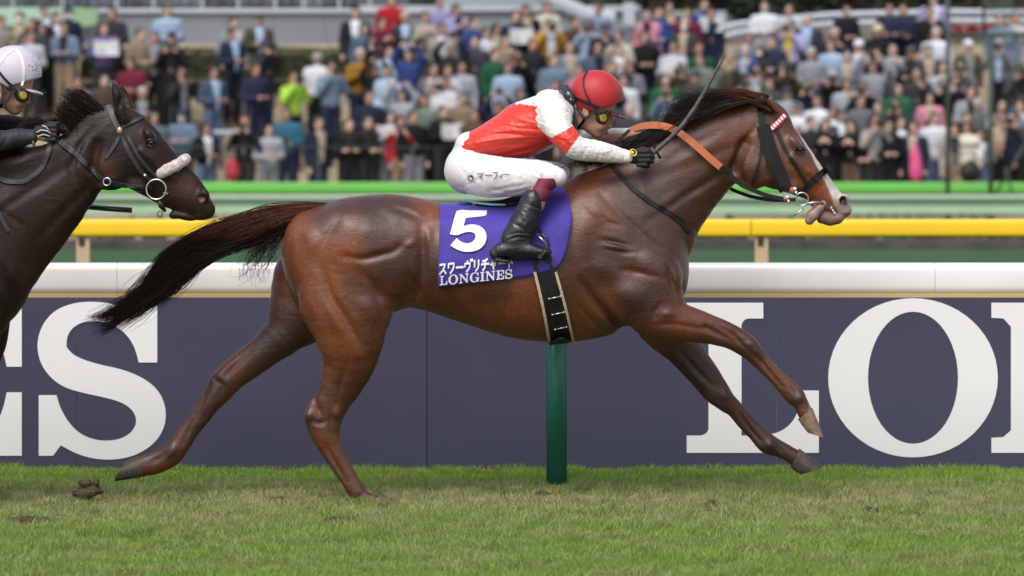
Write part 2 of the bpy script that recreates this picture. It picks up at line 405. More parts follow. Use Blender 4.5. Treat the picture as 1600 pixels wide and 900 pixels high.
        for ax in range(3):
            o1, o2 = [(1, 2), (2, 0), (0, 1)][ax]
            sl0 = [slice(1, -1)]*3; sl1 = [slice(1, -1)]*3; sl0[ax] = slice(0, -1); sl1[ax] = slice(1, None)
            a = S[tuple(sl0)]; b = S[tuple(sl1)]
            e = np.argwhere(a != b); ins = a[tuple(e.T)]
            base = e+1; base[:, ax] -= 1
            def at(d1, d2):
                q = base.copy(); q[:, o1] -= d1; q[:, o2] -= d2; return idx[tuple(q.T)]
            f = np.stack([at(1, 1), at(0, 1), at(0, 0), at(1, 0)], 1)
            f[~ins] = f[~ins][:, ::-1]
            Fs.append(f)
        F = np.concatenate(Fs); F = F[(F >= 0).all(1)]
        return V, F
def relax(V, F, n=3, lam=.5):
    E = np.concatenate([F[:, [0, 1]], F[:, [1, 2]], F[:, [2, 3]], F[:, [3, 0]]]); E = np.concatenate([E, E[:, ::-1]])
    deg = np.bincount(E[:, 0], minlength=len(V))[:, None]
    for i in range(n):
        for l in (lam, -lam*1.03):
            A = np.stack([np.bincount(E[:, 0], V[E[:, 1], c], minlength=len(V)) for c in range(3)], 1)/np.maximum(deg, 1)
            V = V+(A-V)*l
    return V
def grid(lo, hi, h): return np.arange(lo, hi+h, h)
def vnoise(V, s, seed=0):
    """cheap smooth noise for colouring and folds, about -1..1"""
    r = np.random.RandomState(seed); o = np.zeros(len(V))
    for i in range(6):
        d = r.normal(size=3); d /= np.linalg.norm(d); o += np.sin(V @ d*s*(1+.35*i)+r.rand()*6.28+1.7*np.sin(V @ r.normal(size=3)*s*.5+r.rand()*6))
    return o/3.2
def S5(t): t = np.clip(t, 0, 1); return t*t*(3-2*t)
# ================================================================ GROUND, RAILS, BOARD
def ground_mat(name, c1, c2, scale, rough=.95):
    m = mat(name, c1, rough=rough, spec=.2, var=c2, vs=scale, detail=6, bump=.4, bs=scale*6, bdist=.02); return m
def sheet(name, x0, x1, y0, y1, z, m, nx=1, ny=1, zf=None):
    V = []; F = []
    for j in range(ny+1):
        for i in range(nx+1):
            x = x0+(x1-x0)*i/nx; y = y0+(y1-y0)*j/ny; V.append((x, y, z if zf is None else zf(x, y)))
    for j in range(ny):
        for i in range(nx): a = j*(nx+1)+i; F.append((a, a+1, a+nx+2, a+nx+1))
    o = mesh_np(name, np.array(V), F, m, None, True); tag(o, kind='structure'); return o
YB = 2.0      # the board stands this far behind the leader
M_soil = ground_mat('worn turf soil', (.13, .13, .045), (.15, .11, .06), 2.2)
M_turf = ground_mat('turf', (.045, .095, .022), (.075, .12, .03), .8)
def gz(x, y): return -.36*float(S5((y-40.2)/7.))
g0 = sheet('ground', -400, 400, -60, 78, 0.0, M_turf, 1, 138, gz)
g1 = sheet('turf_track', -14, 14, -8, YB+6, .004, M_soil, 56, 40)
# worn, tufted racing grass in front of the board
def blade_mat():
    m = bpy.data.materials.new('grass blades'); m.use_nodes = True; t = m.node_tree; b = t.nodes['Principled BSDF']; N = t.nodes.new; L = t.links.new
    geo = N('ShaderNodeNewGeometry'); sep = N('ShaderNodeSeparateXYZ'); L(geo.outputs['Position'], sep.inputs[0])
    mp = N('ShaderNodeMapping'); mp.inputs['Scale'].default_value = (1, 1, .05); L(geo.outputs['Position'], mp.inputs[0])
    n1 = N('ShaderNodeTexNoise'); n1.inputs['Scale'].default_value = 1.9; n1.inputs['Detail'].default_value = 4; L(mp.outputs[0], n1.inputs['Vector'])
    n2 = N('ShaderNodeTexNoise'); n2.inputs['Scale'].default_value = 14; n2.inputs['Detail'].default_value = 3; L(mp.outputs[0], n2.inputs['Vector'])
    # the trampled strip where the field runs (y -1.6 .. 0.9) is straw coloured and torn
    cr = N('ShaderNodeFloatCurve'); mr = N('ShaderNodeMapRange'); mr.inputs[1].default_value = -4; mr.inputs[2].default_value = 3; L(sep.outputs['Y'], mr.inputs[0])
    c = cr.mapping.curves[0]; c.points[0].location = (0, .18); c.points[1].location = (1, 0)
    for p in ((.22, .22), (.40, .50), (.55, .78), (.68, .62), (.76, .10)): c.points.new(*p)
    cr.mapping.update(); L(mr.outputs[0], cr.inputs['Value'])
    ad = N('ShaderNodeMath'); ad.operation = 'ADD'; L(cr.outputs[0], ad.inputs[0])
    m2 = N('ShaderNodeMapRange'); m2.inputs[1].default_value = .3; m2.inputs[2].default_value = .7; m2.inputs[3].default_value = -.5; m2.inputs[4].default_value = .5; L(n1.outputs['Fac'], m2.inputs[0]); L(m2.outputs[0], ad.inputs[1]); ad.use_clamp = True
    green = N('ShaderNodeMix'); green.data_type = 'RGBA'; green.inputs[6].default_value = (.15, .27, .045, 1); green.inputs[7].default_value = (.29, .40, .085, 1); L(n2.outputs['Fac'], green.inputs['Factor'])
    straw = N('ShaderNodeMix'); straw.data_type = 'RGBA'; straw.inputs[6].default_value = (.25, .29, .10, 1); straw.inputs[7].default_value = (.42, .38, .20, 1)
    m3 = N('ShaderNodeMapRange'); m3.inputs[1].default_value = .4; m3.inputs[2].default_value = .62; L(n2.outputs['Fac'], m3.inputs[0]); L(m3.outputs[0], straw.inputs['Factor'])
    mx = N('ShaderNodeMix'); mx.data_type = 'RGBA'; L(ad.outputs[0], mx.inputs['Factor']); L(green.outputs[2], mx.inputs[6]); L(straw.outputs[2], mx.inputs[7])
    # unworn grass at the board's foot, its green brightened to offset the board's shade
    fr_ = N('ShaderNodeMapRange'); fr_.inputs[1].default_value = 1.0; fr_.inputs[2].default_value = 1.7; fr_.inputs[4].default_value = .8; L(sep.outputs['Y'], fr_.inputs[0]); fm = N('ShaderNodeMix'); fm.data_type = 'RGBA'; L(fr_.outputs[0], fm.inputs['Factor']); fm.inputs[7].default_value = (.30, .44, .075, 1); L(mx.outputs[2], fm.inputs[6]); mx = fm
    oi = N('ShaderNodeObjectInfo'); hv = N('ShaderNodeHueSaturation'); vr = N('ShaderNodeMapRange'); vr.inputs[3].default_value = .78; vr.inputs[4].default_value = 1.22
    L(oi.outputs['Random'], vr.inputs[0]); L(vr.outputs[0], hv.inputs['Value']); L(mx.outputs[2], hv.inputs['Color'])
    L(hv.outputs[0], b.inputs['Base Color']); b.inputs['Roughness'].default_value = .55; b.inputs['Specular IOR Level'].default_value = .3
    tr = N('ShaderNodeBsdfTranslucent'); L(hv.outputs[0], tr.inputs[0]); ms = N('ShaderNodeMixShader'); ms.inputs[0].default_value = .3
    out = t.nodes['Material Output']; L(b.outputs[0], ms.inputs[1]); L(tr.outputs[0], ms.inputs[2]); L(ms.outputs[0], out.inputs[0])
    return m
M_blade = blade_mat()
tuftcol = bpy.data.collections.new('tufts')
rg = random.Random(11)
for q in range(6):
    V, F = [], []
    nb = 34; flat = q >= 3
    for i in range(nb):
        a = rg.uniform(0, 6.28); rr = .055*math.sqrt(rg.random()); bx, by = rr*math.cos(a), rr*math.sin(a)
        h = rg.uniform(.018, .034) if flat else rg.uniform(.03, .062); w_ = rg.uniform(.0016, .003); d = rg.uniform(0, 6.28); ln = h*(rg.uniform(.8, 1.8) if flat else rg.uniform(.15, .8)); ld = rg.uniform(0, 6.28)
        dx, dy = math.cos(d)*w_, math.sin(d)*w_; lx, ly = math.cos(ld)*ln, math.sin(ld)*ln; n = len(V)
        V += [(bx-dx, by-dy, 0), (bx+dx, by+dy, 0), (bx+dx*.8+lx*.35, by+dy*.8+ly*.35, h*.6), (bx-dx*.8+lx*.35, by-dy*.8+ly*.35, h*.6), (bx+lx, by+ly, h)]
        F += [(n, n+1, n+2, n+3), (n+3, n+2, n+4)]
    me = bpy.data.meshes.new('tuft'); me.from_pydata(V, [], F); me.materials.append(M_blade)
    o = bpy.data.objects.new('tuft', me); tuftcol.objects.link(o)
def gxy(px, py): y = 2.0/((py-HORIZ)/FPX)+CAMY; return P(px, py, y)[0], y
BARE = [(*gxy(a, b), c, d) for a, b, c, d in ((1412, 811, .14, .17), (1360, 805, .07, .13), (530, 821, .12, .15), (438, 788, .07, .14), (45, 820, .18, .16), (846, 780, .06, .1), (1107, 806, .08, .22), (138, 786, .09, .2), (598, 796, .17, .13), (590, 788, .12, .1), (868, 762, .085, .22))]
def scatter(name, host_lo, host_hi, dens, z=.004):
    # a fine grid of soil cells, with the torn and bare spots left out
    st = .055; nx, ny = int((host_hi[0]-host_lo[0])/st), int((host_hi[1]-host_lo[1])/st); r_ = random.Random(3); holes = list(BARE)
    for _ in range(150):
        hx, hy = r_.uniform(host_lo[0], host_hi[0]), r_.gauss(-.2, .75); holes.append((hx, hy, r_.uniform(.03, .10), r_.uniform(.03, .09)))
    V = [(host_lo[0]+i*st, host_lo[1]+j*st, z) for j in range(ny+1) for i in range(nx+1)]; F = []
    HA = np.array(holes)
    for j in range(ny):
        for i in range(nx):
            cx, cy = host_lo[0]+(i+.5)*st, host_lo[1]+(j+.5)*st
            if (((HA[:, 0]-cx)/HA[:, 2])**2+((HA[:, 1]-cy)/HA[:, 3])**2 < 1).any(): continue
            a = j*(nx+1)+i; F.append((a, a+1, a+nx+2, a+nx+1))
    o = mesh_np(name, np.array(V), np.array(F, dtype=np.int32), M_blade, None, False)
    ng = bpy.data.node_groups.new(name, 'GeometryNodeTree'); ng.interface.new_socket('Geometry', in_out='INPUT', socket_type='NodeSocketGeometry'); ng.interface.new_socket('Geometry', in_out='OUTPUT', socket_type='NodeSocketGeometry')
    N = ng.nodes.new; L = ng.links.new; gi = N('NodeGroupInput'); go = N('NodeGroupOutput'); d = N('GeometryNodeDistributePointsOnFaces'); d.inputs['Density'].default_value = dens
    ci = N('GeometryNodeCollectionInfo'); ci.inputs['Collection'].default_value = tuftcol; ci.inputs['Separate Children'].default_value = True; ci.inputs['Reset Children'].default_value = True
    ip = N('GeometryNodeInstanceOnPoints'); ip.inputs['Pick Instance'].default_value = True
    rv = N('FunctionNodeRandomValue'); rv.data_type = 'FLOAT_VECTOR'; rv.inputs[0].default_value = (-.15, -.15, 0); rv.inputs[1].default_value = (.15, .15, 6.28)
    nz = N('ShaderNodeTexNoise'); nz.inputs['Scale'].default_value = 3.2; nz.inputs['Detail'].default_value = 3
    mr = N('ShaderNodeMapRange'); mr.inputs[1].default_value = .35; mr.inputs[2].default_value = .68; mr.inputs[3].default_value = .5; mr.inputs[4].default_value = 1.1
    L(nz.outputs['Fac'], mr.inputs[0]); L(mr.outputs[0], ip.inputs['Scale'])
    L(gi.outputs[0], d.inputs['Mesh']); L(d.outputs['Points'], ip.inputs['Points']); L(ci.outputs[0], ip.inputs['Instance']); L(rv.outputs[0], ip.inputs['Rotation']); L(ip.outputs[0], go.inputs[0])
    md = o.modifiers.new('scatter', 'NODES'); md.node_group = ng; tag(o, kind='stuff'); return o
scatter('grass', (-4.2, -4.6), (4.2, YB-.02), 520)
# clods thrown up and torn divots
M_dirt = mat('damp earth', (.045, .032, .02), rough=.95, var=(.09, .075, .035), vs=30, bump=.8, bs=60, bdist=.02)
def clod(px, py, y, r, seed, label, name='turf_clod', n=26):
    mb = MB(); rr = random.Random(seed); c = P(px, py, y)
    for i in range(n):
        a, b, d = rr.gauss(0, .33), rr.gauss(0, .33), rr.gauss(0, .36); s_ = r*rr.uniform(.16, .45)
        mb.ball((c[0]+a*r, c[1]+b*r, c[2]+d*r*.8), (s_*rr.uniform(.7, 1.4), s_, s_*rr.uniform(.6, 1.1)), 6, 4)
    mb.ball(c, (r*.5, r*.4, r*.45), 8, 6)
    for i in range(0):
        a, d = rr.gauss(0, .6)*r, rr.gauss(.1, .6)*r; e = rr.gauss(0, .5)*r; p = Vector((c[0]+a, c[1]+e, c[2]+d))
        q = p+Vector((rr.gauss(0, 1), rr.gauss(0, 1), rr.gauss(.5, 1)))*r*.28; mb.tube([p, q], [r*.03, r*.012], 3)
    o = mb.build(name, M_dirt, None, False); tag(o, label, 'clod'); return o
clod(138, 764, -.2, .075, 1, 'dark clod of earth kicked up behind the outstretched hind hoof')
clod(1107, 795, -.35, .055, 2, 'brown torn lump of turf lying left of the dark divot on the worn strip')
clod(590, 800, -.1, .022, 3, 'small earth lump kicked up beside the planted hind hoof')
def divot(px, py, rx, ry, seed, label):
    """torn earth: an uneven dark mound of crumbs poking through the grass"""
    s_ = 2.0/((py-HORIZ)/FPX); y = s_+CAMY; c = P(px, py, y); rr = random.Random(seed); mb = MB()
    n = 14; V = []; F = []
    for i in range(n+1):
        for j in range(n+1):
            u, v = i/n*2-1, j/n*2-1; e = max(0, 1-(u*u+v*v)); V.append((c[0]+u*rx*1.1, c[1]+v*ry*1.1, -.01+.022*e**.6+(.010*rr.random() if e > 0 else 0)))
    for i in range(n):
        for j in range(n): q = i*(n+1)+j; F.append((q, q+n+1, q+n+2, q+1))
    mb.add(V, F)
    for i in range(46):
        a, b = rr.gauss(0, .38), rr.gauss(0, .38); z = .014*max(0, 1-a*a-b*b)+.006; mb.ball((c[0]+a*rx, c[1]+b*ry, z), (.012*rr.uniform(.6, 2), .012, .010*rr.uniform(.6, 1.8)), 6, 4)
    o = mb.build('divot', M_dirt, None, False); tag(o, label, 'divot', 'torn divots in the turf'); return o
divot(1412, 810, .12, .12, 4, 'widest dark divot at the right end of the worn strip')
divot(1360, 803, .05, .06, 14, 'small dark divot just left of the widest one')
divot(530, 819, .11, .10, 5, 'dark divot in the worn strip below the planted hind leg')
divot(438, 786, .05, .10, 6, 'small black divot between the two hind legs')
divot(45, 818, .16, .12, 7, 'broad brown divot at the far left of the worn strip')
divot(846, 778, .05, .08, 8, 'faint brown divot beside the foot of the green rail post')
# ---------------------------------------------------------------- near running rail
M_white = mat('white rail paint', (.80, .765, .75), rough=.3, spec=.5, coat=.3, var=.93, vs=3)
M_warm = mat('ochre rail reflection', (.50, .36, .17), rough=.5)
M_gpost = mat('green post paint', (.022, .165, .115), rough=.35, spec=.5, var=.8, vs=5)
YR = .98; S_R = FPX/(25+YR)
rail = empty('white_running_rail', P(868, 436, YR)); tag(rail, 'white running rail across the whole picture above the dark blue lettered board', 'rail')
def oval_rail(name, x0, x1, y, zc, ry, rz, m, parent, n=44, dz=0, pw=.42):
    V = []; F = []
    for x in (x0, x1):
        for k in range(n):
            t = 2*math.pi*k/n; cx, sx = math.cos(t), math.sin(t)
            V.append((x, y+ry*math.copysign(abs(cx)**pw, cx), zc+rz*math.copysign(abs(sx)**pw, sx)))
    for k in range(n): F.append((k, (k+1) % n, n+(k+1) % n, n+k))
    return mesh_np(name, np.array(V), F, m, parent, True)
zc = P(0, 434.5, YR)[2]
for k in range(-4, 5):
    oval_rail('rail_tube', k*4.1-1.98+.0008, (k+1)*4.1-1.98-.0008, YR, zc, .085, 24/S_R, M_white, rail)
lip = MB(); lip.box((0, YR-.018, zc-24/S_R-.006), (36, .13, .022)); lip.build('underside_strip', M_warm, rail)  # added strip carries the ochre reflection along the rail's underside as colour
def near_post(px):
    x = P(px, 762, YR+.10)[0]; mb = MB()
    mb.tube([(x, YR+.16, -.02), (x, YR+.16, zc-.02)], .046, 20); mb.tube([(x+.035, YR+.20, -.02), (x+.035, YR+.20, zc-.05)], .024, 12)
    mb.tube([(x, YR+.16, zc-.03), (x, YR+.06, zc)], .04, 14)
    return mb.build('post', M_gpost, rail, True)
for k in (-2, -1, 0, 1, 2): near_post(868+k*4.1*FPX/26.08)
adopt(rail)
# ---------------------------------------------------------------- lettered board
M_navy = mat('navy vinyl board', (.054, .054, .098), rough=.42, spec=.45, var=.9, vs=2)
M_seam = mat('board seam', (.03, .03, .05), rough=.6)
M_letter = mat('white vinyl letters', (.80, .79, .80), rough=.4, spec=.4)
zt, zb = P(0, 440, YB)[2], -.01
board = empty('advertising_board', P(800, 600, YB)); tag(board, 'long dark blue board with huge white LONGINES lettering under the white rail', 'advertising board')
sx = FPX/(25+YB)
PW = 1.83
for k in range(-10, 11):
    xs0 = (667-800)/sx+k*PW*1.0; mb = MB(); mb.box((xs0+PW/2, YB+.02, (zt+zb)/2), (PW-.004, .04, zt-zb)); mb.build('panel', M_navy, board)
for k in range(-3, 4): mb = MB(); mb.box(((667-800)/sx+k*PW*1.5, YB+.30, .45), (.06, .5, .9)); mb.build('brace', M_seam, board)
def _dummy(): pass
def put_glyph(ch, x, y0, cap, depth, m, parent, maxlen=9, name='letter'):
    """front face and sides of one letter, x left edge and y0 base in pixels at the board"""
    for outer, holes in GLY[ch]()[0]:
        V, F = glyph_tris(outer, holes, maxlen); n = len(V)
        W = lambda p, d: tuple(np.array(P(x+p[0]*cap, y0-p[1]*cap, YB))+np.array((0, d, 0)))
        VV = [W(p, -depth) for p in V]; FF = list(F)
        for loop in [outer]+holes:
            b = len(VV); k = len(loop); VV += [W(p, -depth) for p in loop]+[W(p, 0) for p in loop]
            FF += [(b+i, b+(i+1) % k, b+k+(i+1) % k, b+k+i) for i in range(k)]
        return mesh_np(name, np.array(VV), FF, m, parent, False)
CAP = 234.5
WORD = [('L', 0), ('O', 221), ('N', 476), ('G', 765), ('I', 1048), ('N', 1192), ('E', 1478), ('S', 1714)]
for ch, off in WORD:
    put_glyph(ch, 1073+off, 707.5, CAP, .004, M_letter, board)
XS0 = 58-1714                                            # the word on the left ends with the S at pixel 58
for ch, off in WORD:
    put_glyph(ch, XS0+off+(0 if ch != 'E' else 0), 712, CAP*1.005, .004, M_letter, board)
adopt(board)
# ---------------------------------------------------------------- yellow rail of the inner course
M_yel = mat('yellow rail paint', (.80, .52, .015), rough=.45, spec=.4, var=.95, vs=2)
M_tan = mat('pale wood post', (.52, .36, .23), rough=.7, var=.85, vs=12)
M_dark = mat('dark bracket', (.02, .02, .018), rough=.6)
YY = 15.4; sy = FPX/(25+YY)
yr = empty('yellow_rail', P(800, 356, YY)); tag(yr, 'yellow rail on pale posts running behind the white rail', 'rail')
zy = P(0, 356, YY)[2]; seg = 1060/sy
for k in range(-4, 5):
    x0 = P(113, 356, YY)[0]+k*seg; oval_rail('rail_tube', x0+.004, x0+seg-.004, YY, zy, .06, 13.6/sy, M_yel, yr)
for k in range(-2, 4):
    x0 = P(128, 380, YY)[0]+k*seg; mb = MB(); mb.box((x0+.01, YY+.02, (zy-.07)/2), (.105, .09, zy-.07)); mb.build('post', M_tan, yr, bevel=.006)
    mb = MB(); mb.box((x0, YY-.03, zy-.105), (.045, .02, .06)); mb.build('bracket', M_dark, yr)
adopt(yr)
# ---------------------------------------------------------------- low shrubs, dirt course, low fence and bright green rail beyond
M_far_turf = ground_mat('far turf', (.03, .075, .028), (.045, .10, .04), .9)
M_sand = ground_mat('sand course', (.24, .235, .11), (.30, .27, .15), .4)
sheet('inner_turf', -60, 60, 20, 39.2, .008, M_far_turf)
sheet('dirt_track', -60, 60, 42, 76, .012, M_sand, 1, 34, lambda x, y: gz(x, y)+.012)
M_kerb = mat('dark kerb', (.035, .033, .032), rough=.8, var=(.08, .07, .06), vs=1.5)
mb = MB(); mb.box((0, 39.6, .06), (90, .5, .13)); o = mb.build('kerb', M_kerb); tag(o, kind='structure')
M_shrub = mat('shrub leaves', (.035, .06, .018), rough=.7, var=(.10, .11, .025), vs=1.3)
def leafball(mb, c, r, n, s_, rr):
    for i in range(n):
        v = Vector((rr.gauss(0, 1), rr.gauss(0, 1), rr.gauss(0, 1))).normalized()*rr.uniform(.45, 1.0); p = Vector((c[0]+v.x*r[0], c[1]+v.y*r[1], c[2]+v.z*r[2]))
        a = Vector((rr.gauss(0, 1), rr.gauss(0, 1), rr.gauss(0, 1))).normalized()*s_; b = a.orthogonal().normalized()*s_*rr.uniform(.4, .8)
        mb.add([p-a, p+b, p+a, p-b], [(0, 1, 2, 3)])
rr = random.Random(4)
SHRUBS = [(80, .8), (145, 1.2), (185, 1.0), (240, .8), (300, 1.1), (345, .9), (1088, 1.0), (1108, .8), (1150, 1.3), (1215, 1.2), (1240, 1.0), (1282, .7), (1318, 1.1), (1352, 1.0), (1398, .7), (1440, .9), (1478, 1.1), (1515, .8), (1560, 1.0), (1590, 1.1), (30, 1.0), (-20, .9), (-60, 1), (1640, .9), (1680, 1)]
POSN = ['first', 'second', 'third', 'fourth', 'fifth', 'sixth', 'seventh', 'eighth', 'ninth', 'tenth', 'eleventh', 'twelfth', 'thirteenth', 'fourteenth', 'fifteenth', 'sixteenth', 'seventeenth', 'eighteenth', 'nineteenth', 'twentieth']
vl = sorted(p for p, _ in SHRUBS)
for px, sc_ in SHRUBS:
    mb = MB(); h = .15*sc_; c = P(px, 380, 40.6+rr.uniform(-.2, .2)); leafball(mb, (c[0], c[1], h*.8+.04), (.15*sc_+.06, .2, h), 260, .035, rr)
    if px < 640: lb = POSN[sum(1 for v in vl if v < px)]+' low shrub from the left, under the yellow rail behind the tail'
    else: lb = POSN[sum(1 for v in vl if v > px)]+' low shrub counting from the right, under the yellow rail'
    o = mb.build('low_shrub', M_shrub, None); tag(o, lb, 'shrub', 'low shrubs along the dark kerb under the yellow rail')
M_lite = mat('pale green rail', (.30, .44, .29), rough=.5, var=.9, vs=3); M_lite2 = mat('light top rail', (.52, .60, .50), rough=.5); M_mid = mat('grey green panel', (.20, .29, .175), rough=.6, var=.9, vs=2)
YL = 57.0
lf = empty('low_slatted_fence', P(800, 320, YL)); tag(lf, 'pale green low slatted fence just under the bright green rail', 'fence')
def slat(name, y0, y1, m, dy=0, th=.05):
    a, b = P(0, y0, YL+dy)[2], P(0, y1, YL+dy)[2]; mb = MB(); mb.box((0, YL+dy, (a+b)/2), (60, th, a-b)); return mb.build(name, m, lf, bevel=.006)
slat('top_rail', 304.8, 309.2, M_lite2); slat('panel', 311, 319.6, M_mid, .1); slat('lower_rail', 321, 334.5, M_lite, -.05); slat('dark_groove', 318.8, 321.4, M_gpost, .14); slat('dark_groove', 309.0, 311.2, M_gpost, .14)
for px in (-60, 330, 1140, 1550):
    c = P(px, 340, YL); mb = MB(); mb.box((c[0], YL+.2, -.06), (.11, .08, .56)); mb.build('post', M_gpost, lf)
adopt(lf)
M_green = mat('bright green rail', (.13, .44, .075), rough=.45, spec=.4, var=.93, vs=2); M_gdk = mat('green underside', (.02, .20, .03), rough=.6)
YG = 60.0; sg = FPX/(25+YG)
gr_ = empty('green_rail', P(800, 294, YG)); tag(gr_, 'bright green rail in front of the standing crowd', 'rail')
zg = P(0, 293.5, YG)[2]
for k in range(-5, 6): oval_rail('rail_tube', k*5.2-.6, (k+1)*5.2-.605, YG, zg, .08, 8.6/sg, M_green, gr_)
mb = MB(); mb.box((0, YG+.03, P(0, 303, YG)[2]), (57, .06, 3.0/sg)); mb.build('underside_strip', M_gdk, gr_)
for k in range(-5, 6): mb = MB(); mb.tube([(k*5.2-.6, YG+.12, -.36), (k*5.2-.6, YG+.12, zg)], .04, 10); mb.build('post', M_gpost, gr_)
adopt(gr_)
# ================================================================ HORSES
def ribs(st, Y0=0.0, dx=0):
    """edge pairs ((ax,ay),(bx,by), y, w) as photographed -> limb stations in metres"""
    out = []; E1 = [P(a[0]+dx, a[1], y+Y0)[[0, 2]] for a, b, y, w_ in st]; E2 = [P(b[0]+dx, b[1], y+Y0)[[0, 2]] for a, b, y, w_ in st]
    def dist(c, E):
        m = 9.
        for p, q in zip(E[:-1], E[1:]): e = q-p; t = min(max(((c-p) @ e)/(e @ e+1e-9), 0), 1); m = min(m, np.linalg.norm(c-p-t*e))
        return m
    for a, b, y, w_ in st:
        p = P(a[0]+dx, a[1], y+Y0); q = P(b[0]+dx, b[1], y+Y0); c = (p+q)/2; r = np.linalg.norm(q-p)/2; k = c[[0, 2]]
        if len(st) > 2: r = max(min(r, max(dist(k, E1), dist(k, E2))*1.0, 1.06*min(dist(k, E1), dist(k, E2))), .55*r)
        out.append((c[0], c[1], c[2], max(r, .008), w_))
    return out
TRUNK = [(441, 388, 402, .05), (444, 370, 425, .10), (450, 354, 442, .145), (462, 340, 468, .18), (480, 329, 500, .215), (500, 320, 520, .235), (520, 314, 525, .25), (540, 309, 520, .262), (560, 306, 510, .268), (580, 304, 500, .272), (600, 303, 492, .272),
         (620, 303.5, 485, .27), (640, 306, 480, .265), (660, 310, 484, .262), (680, 315, 490, .265), (700, 319, 497, .275), (730, 322, 507, .288), (760, 322, 517, .295), (790, 320, 526, .298), (820, 313, 531, .298), (850, 302, 534, .292),
         (880, 288, 534, .282), (905, 275, 533, .268), (930, 266, 529, .252), (955, 262, 523, .238), (980, 263, 512, .225), (1005, 270, 498, .212), (1025, 285, 484, .195), (1045, 310, 474, .17), (1060, 340, 468, .145), (1069, 372, 462, .115), (1073, 395, 450, .08), (1076, 415, 430, .04)]
def g(px, py, y, Y0, dx): return P(px+dx, py, y+Y0)
def trunk(f, Y0=0, dx=0):
    A = np.array([P(a+dx, b, Y0) for a, b, c, d in TRUNK]); B = np.array([P(a+dx, c, Y0) for a, b, c, d in TRUNK])
    f.loft(A[:, 0], A[:, 2], B[:, 2], [t[3] for t in TRUNK], k=.02, pw=2.25, yc=Y0)
    G = lambda x, z, y: g(x, z, y, Y0, dx)
    for s in (-1, 1):
        # gluteal, point of hip, hamstring, flank, shoulder and triceps masses
        f.ell(G(560, 385, s*.14), (.24, .125, .15), ang=-.35, k=.06)
        f.ell(G(482, 400, s*.095), (.105, .10, .18), ang=.25, k=.06)
        f.ell(G(990, 455, s*.165), (.155, .085, .165), ang=-.1, k=.05)
        f.ell(G(1020, 400, s*.125), (.11, .075, .15), ang=.3, k=.05)
        f.ell(G(960, 400, s*.185), (.12, .05, .10), ang=-.5, k=.05)
    f.ell(G(1050, 432, -.06), (.07, .075, .11), ang=.1, k=.03); f.ell(G(1050, 432, .06), (.07, .075, .11), ang=.1, k=.03)
def groove(f, pts, Y0, dx, ys, r, k=.03, raise_=False, d=.0):
    st = [P(x+dx, z, y+Y0) for (x, z), y in zip(pts, ys)]
    f.path(st, r if hasattr(r, '__len__') else [r]*len(st), k=k, op='add' if raise_ else 'sub')
# legs: edges traced from the animal at full stretch
LEG_HN = [((462, 440), (600, 425), -.15, .10), ((457, 472), (625, 462), -.16, .10), ((478, 508), (615, 515), -.16, .085), ((498, 535), (598, 548), -.15, .066),
          ((504, 560), (586, 572), -.14, .056), ((499, 590), (571, 600), -.13, .047), ((489, 618), (556, 622), -.125, .040), ((475, 648), (541, 640), -.12, .036), ((477, 664), (534, 662), -.12, .037), ((488, 686), (530, 678), -.12, .033),
          ((499, 704), (537, 702), -.12, .027), ((515, 728), (550, 728), -.12, .024), ((531, 752), (562, 748), -.12, .026), ((544, 775), (573, 764), -.12, .03), ((558, 786), (584, 770), -.12, .03), ((576, 789), (592, 776), -.12, .03)]
HOOF_HN = [((546, 775), (578, 766), -.12, .032), ((556, 789), (588, 773), -.12, .036), ((580, 792), (606, 779), -.12, .043), ((600, 793), (622, 785), -.12, .04)]
LEG_HF = [((432, 412), (545, 470), .14, .11), ((420, 450), (530, 510), .14, .10), ((411, 500), (487, 533), .14, .08), ((388, 534), (446, 556), .14, .062),
          ((358, 560), (415, 578), .14, .052), ((338, 576), (386, 598), .14, .046), ((325, 600), (362, 620), .14, .038), ((314, 618), (340, 642), .14, .034), ((300, 640), (326, 660), .14, .027), ((284, 662), (309, 680), .14, .025),
          ((268, 684), (296, 702), .14, .028), ((252, 697), (280, 724), .14, .032), ((234, 708), (256, 737), .14, .027), ((224, 711), (240, 742), .14, .028), ((214, 714), (226, 743), .14, .028)]
HOOF_HF = [((228, 712), (244, 741), .14, .030), ((204, 716), (222, 747), .14, .038), ((186, 727), (200, 753), .14, .042), ((178, 744), (186, 753), .14, .03)]
LEG_FN = [((1060, 415), (972, 440), -.16, .09), ((1066, 455), (980, 505), -.16, .08), ((1078, 468), (1014, 530), -.16, .072), ((1100, 483), (1058, 531), -.155, .056), ((1130, 498), (1100, 535), -.15, .044),
          ((1158, 512), (1126, 540), -.145, .039), ((1178, 527), (1148, 550), -.14, .038), ((1190, 542), (1166, 562), -.14, .034), ((1204, 562), (1184, 578), -.14, .025), ((1220, 578), (1202, 596), -.14, .022), ((1236, 592), (1218, 614), -.14, .024),
          ((1252, 605), (1230, 630), -.14, .029), ((1258, 618), (1242, 637), -.14, .025), ((1266, 634), (1246, 648), -.14, .027), ((1270, 642), (1250, 655), -.14, .03)]
HOOF_FN = [((1270, 638), (1246, 653), -.14, .033), ((1278, 652), (1253, 665), -.14, .04), ((1284, 668), (1264, 675), -.14, .038), ((1286, 680), (1280, 683), -.14, .024)]
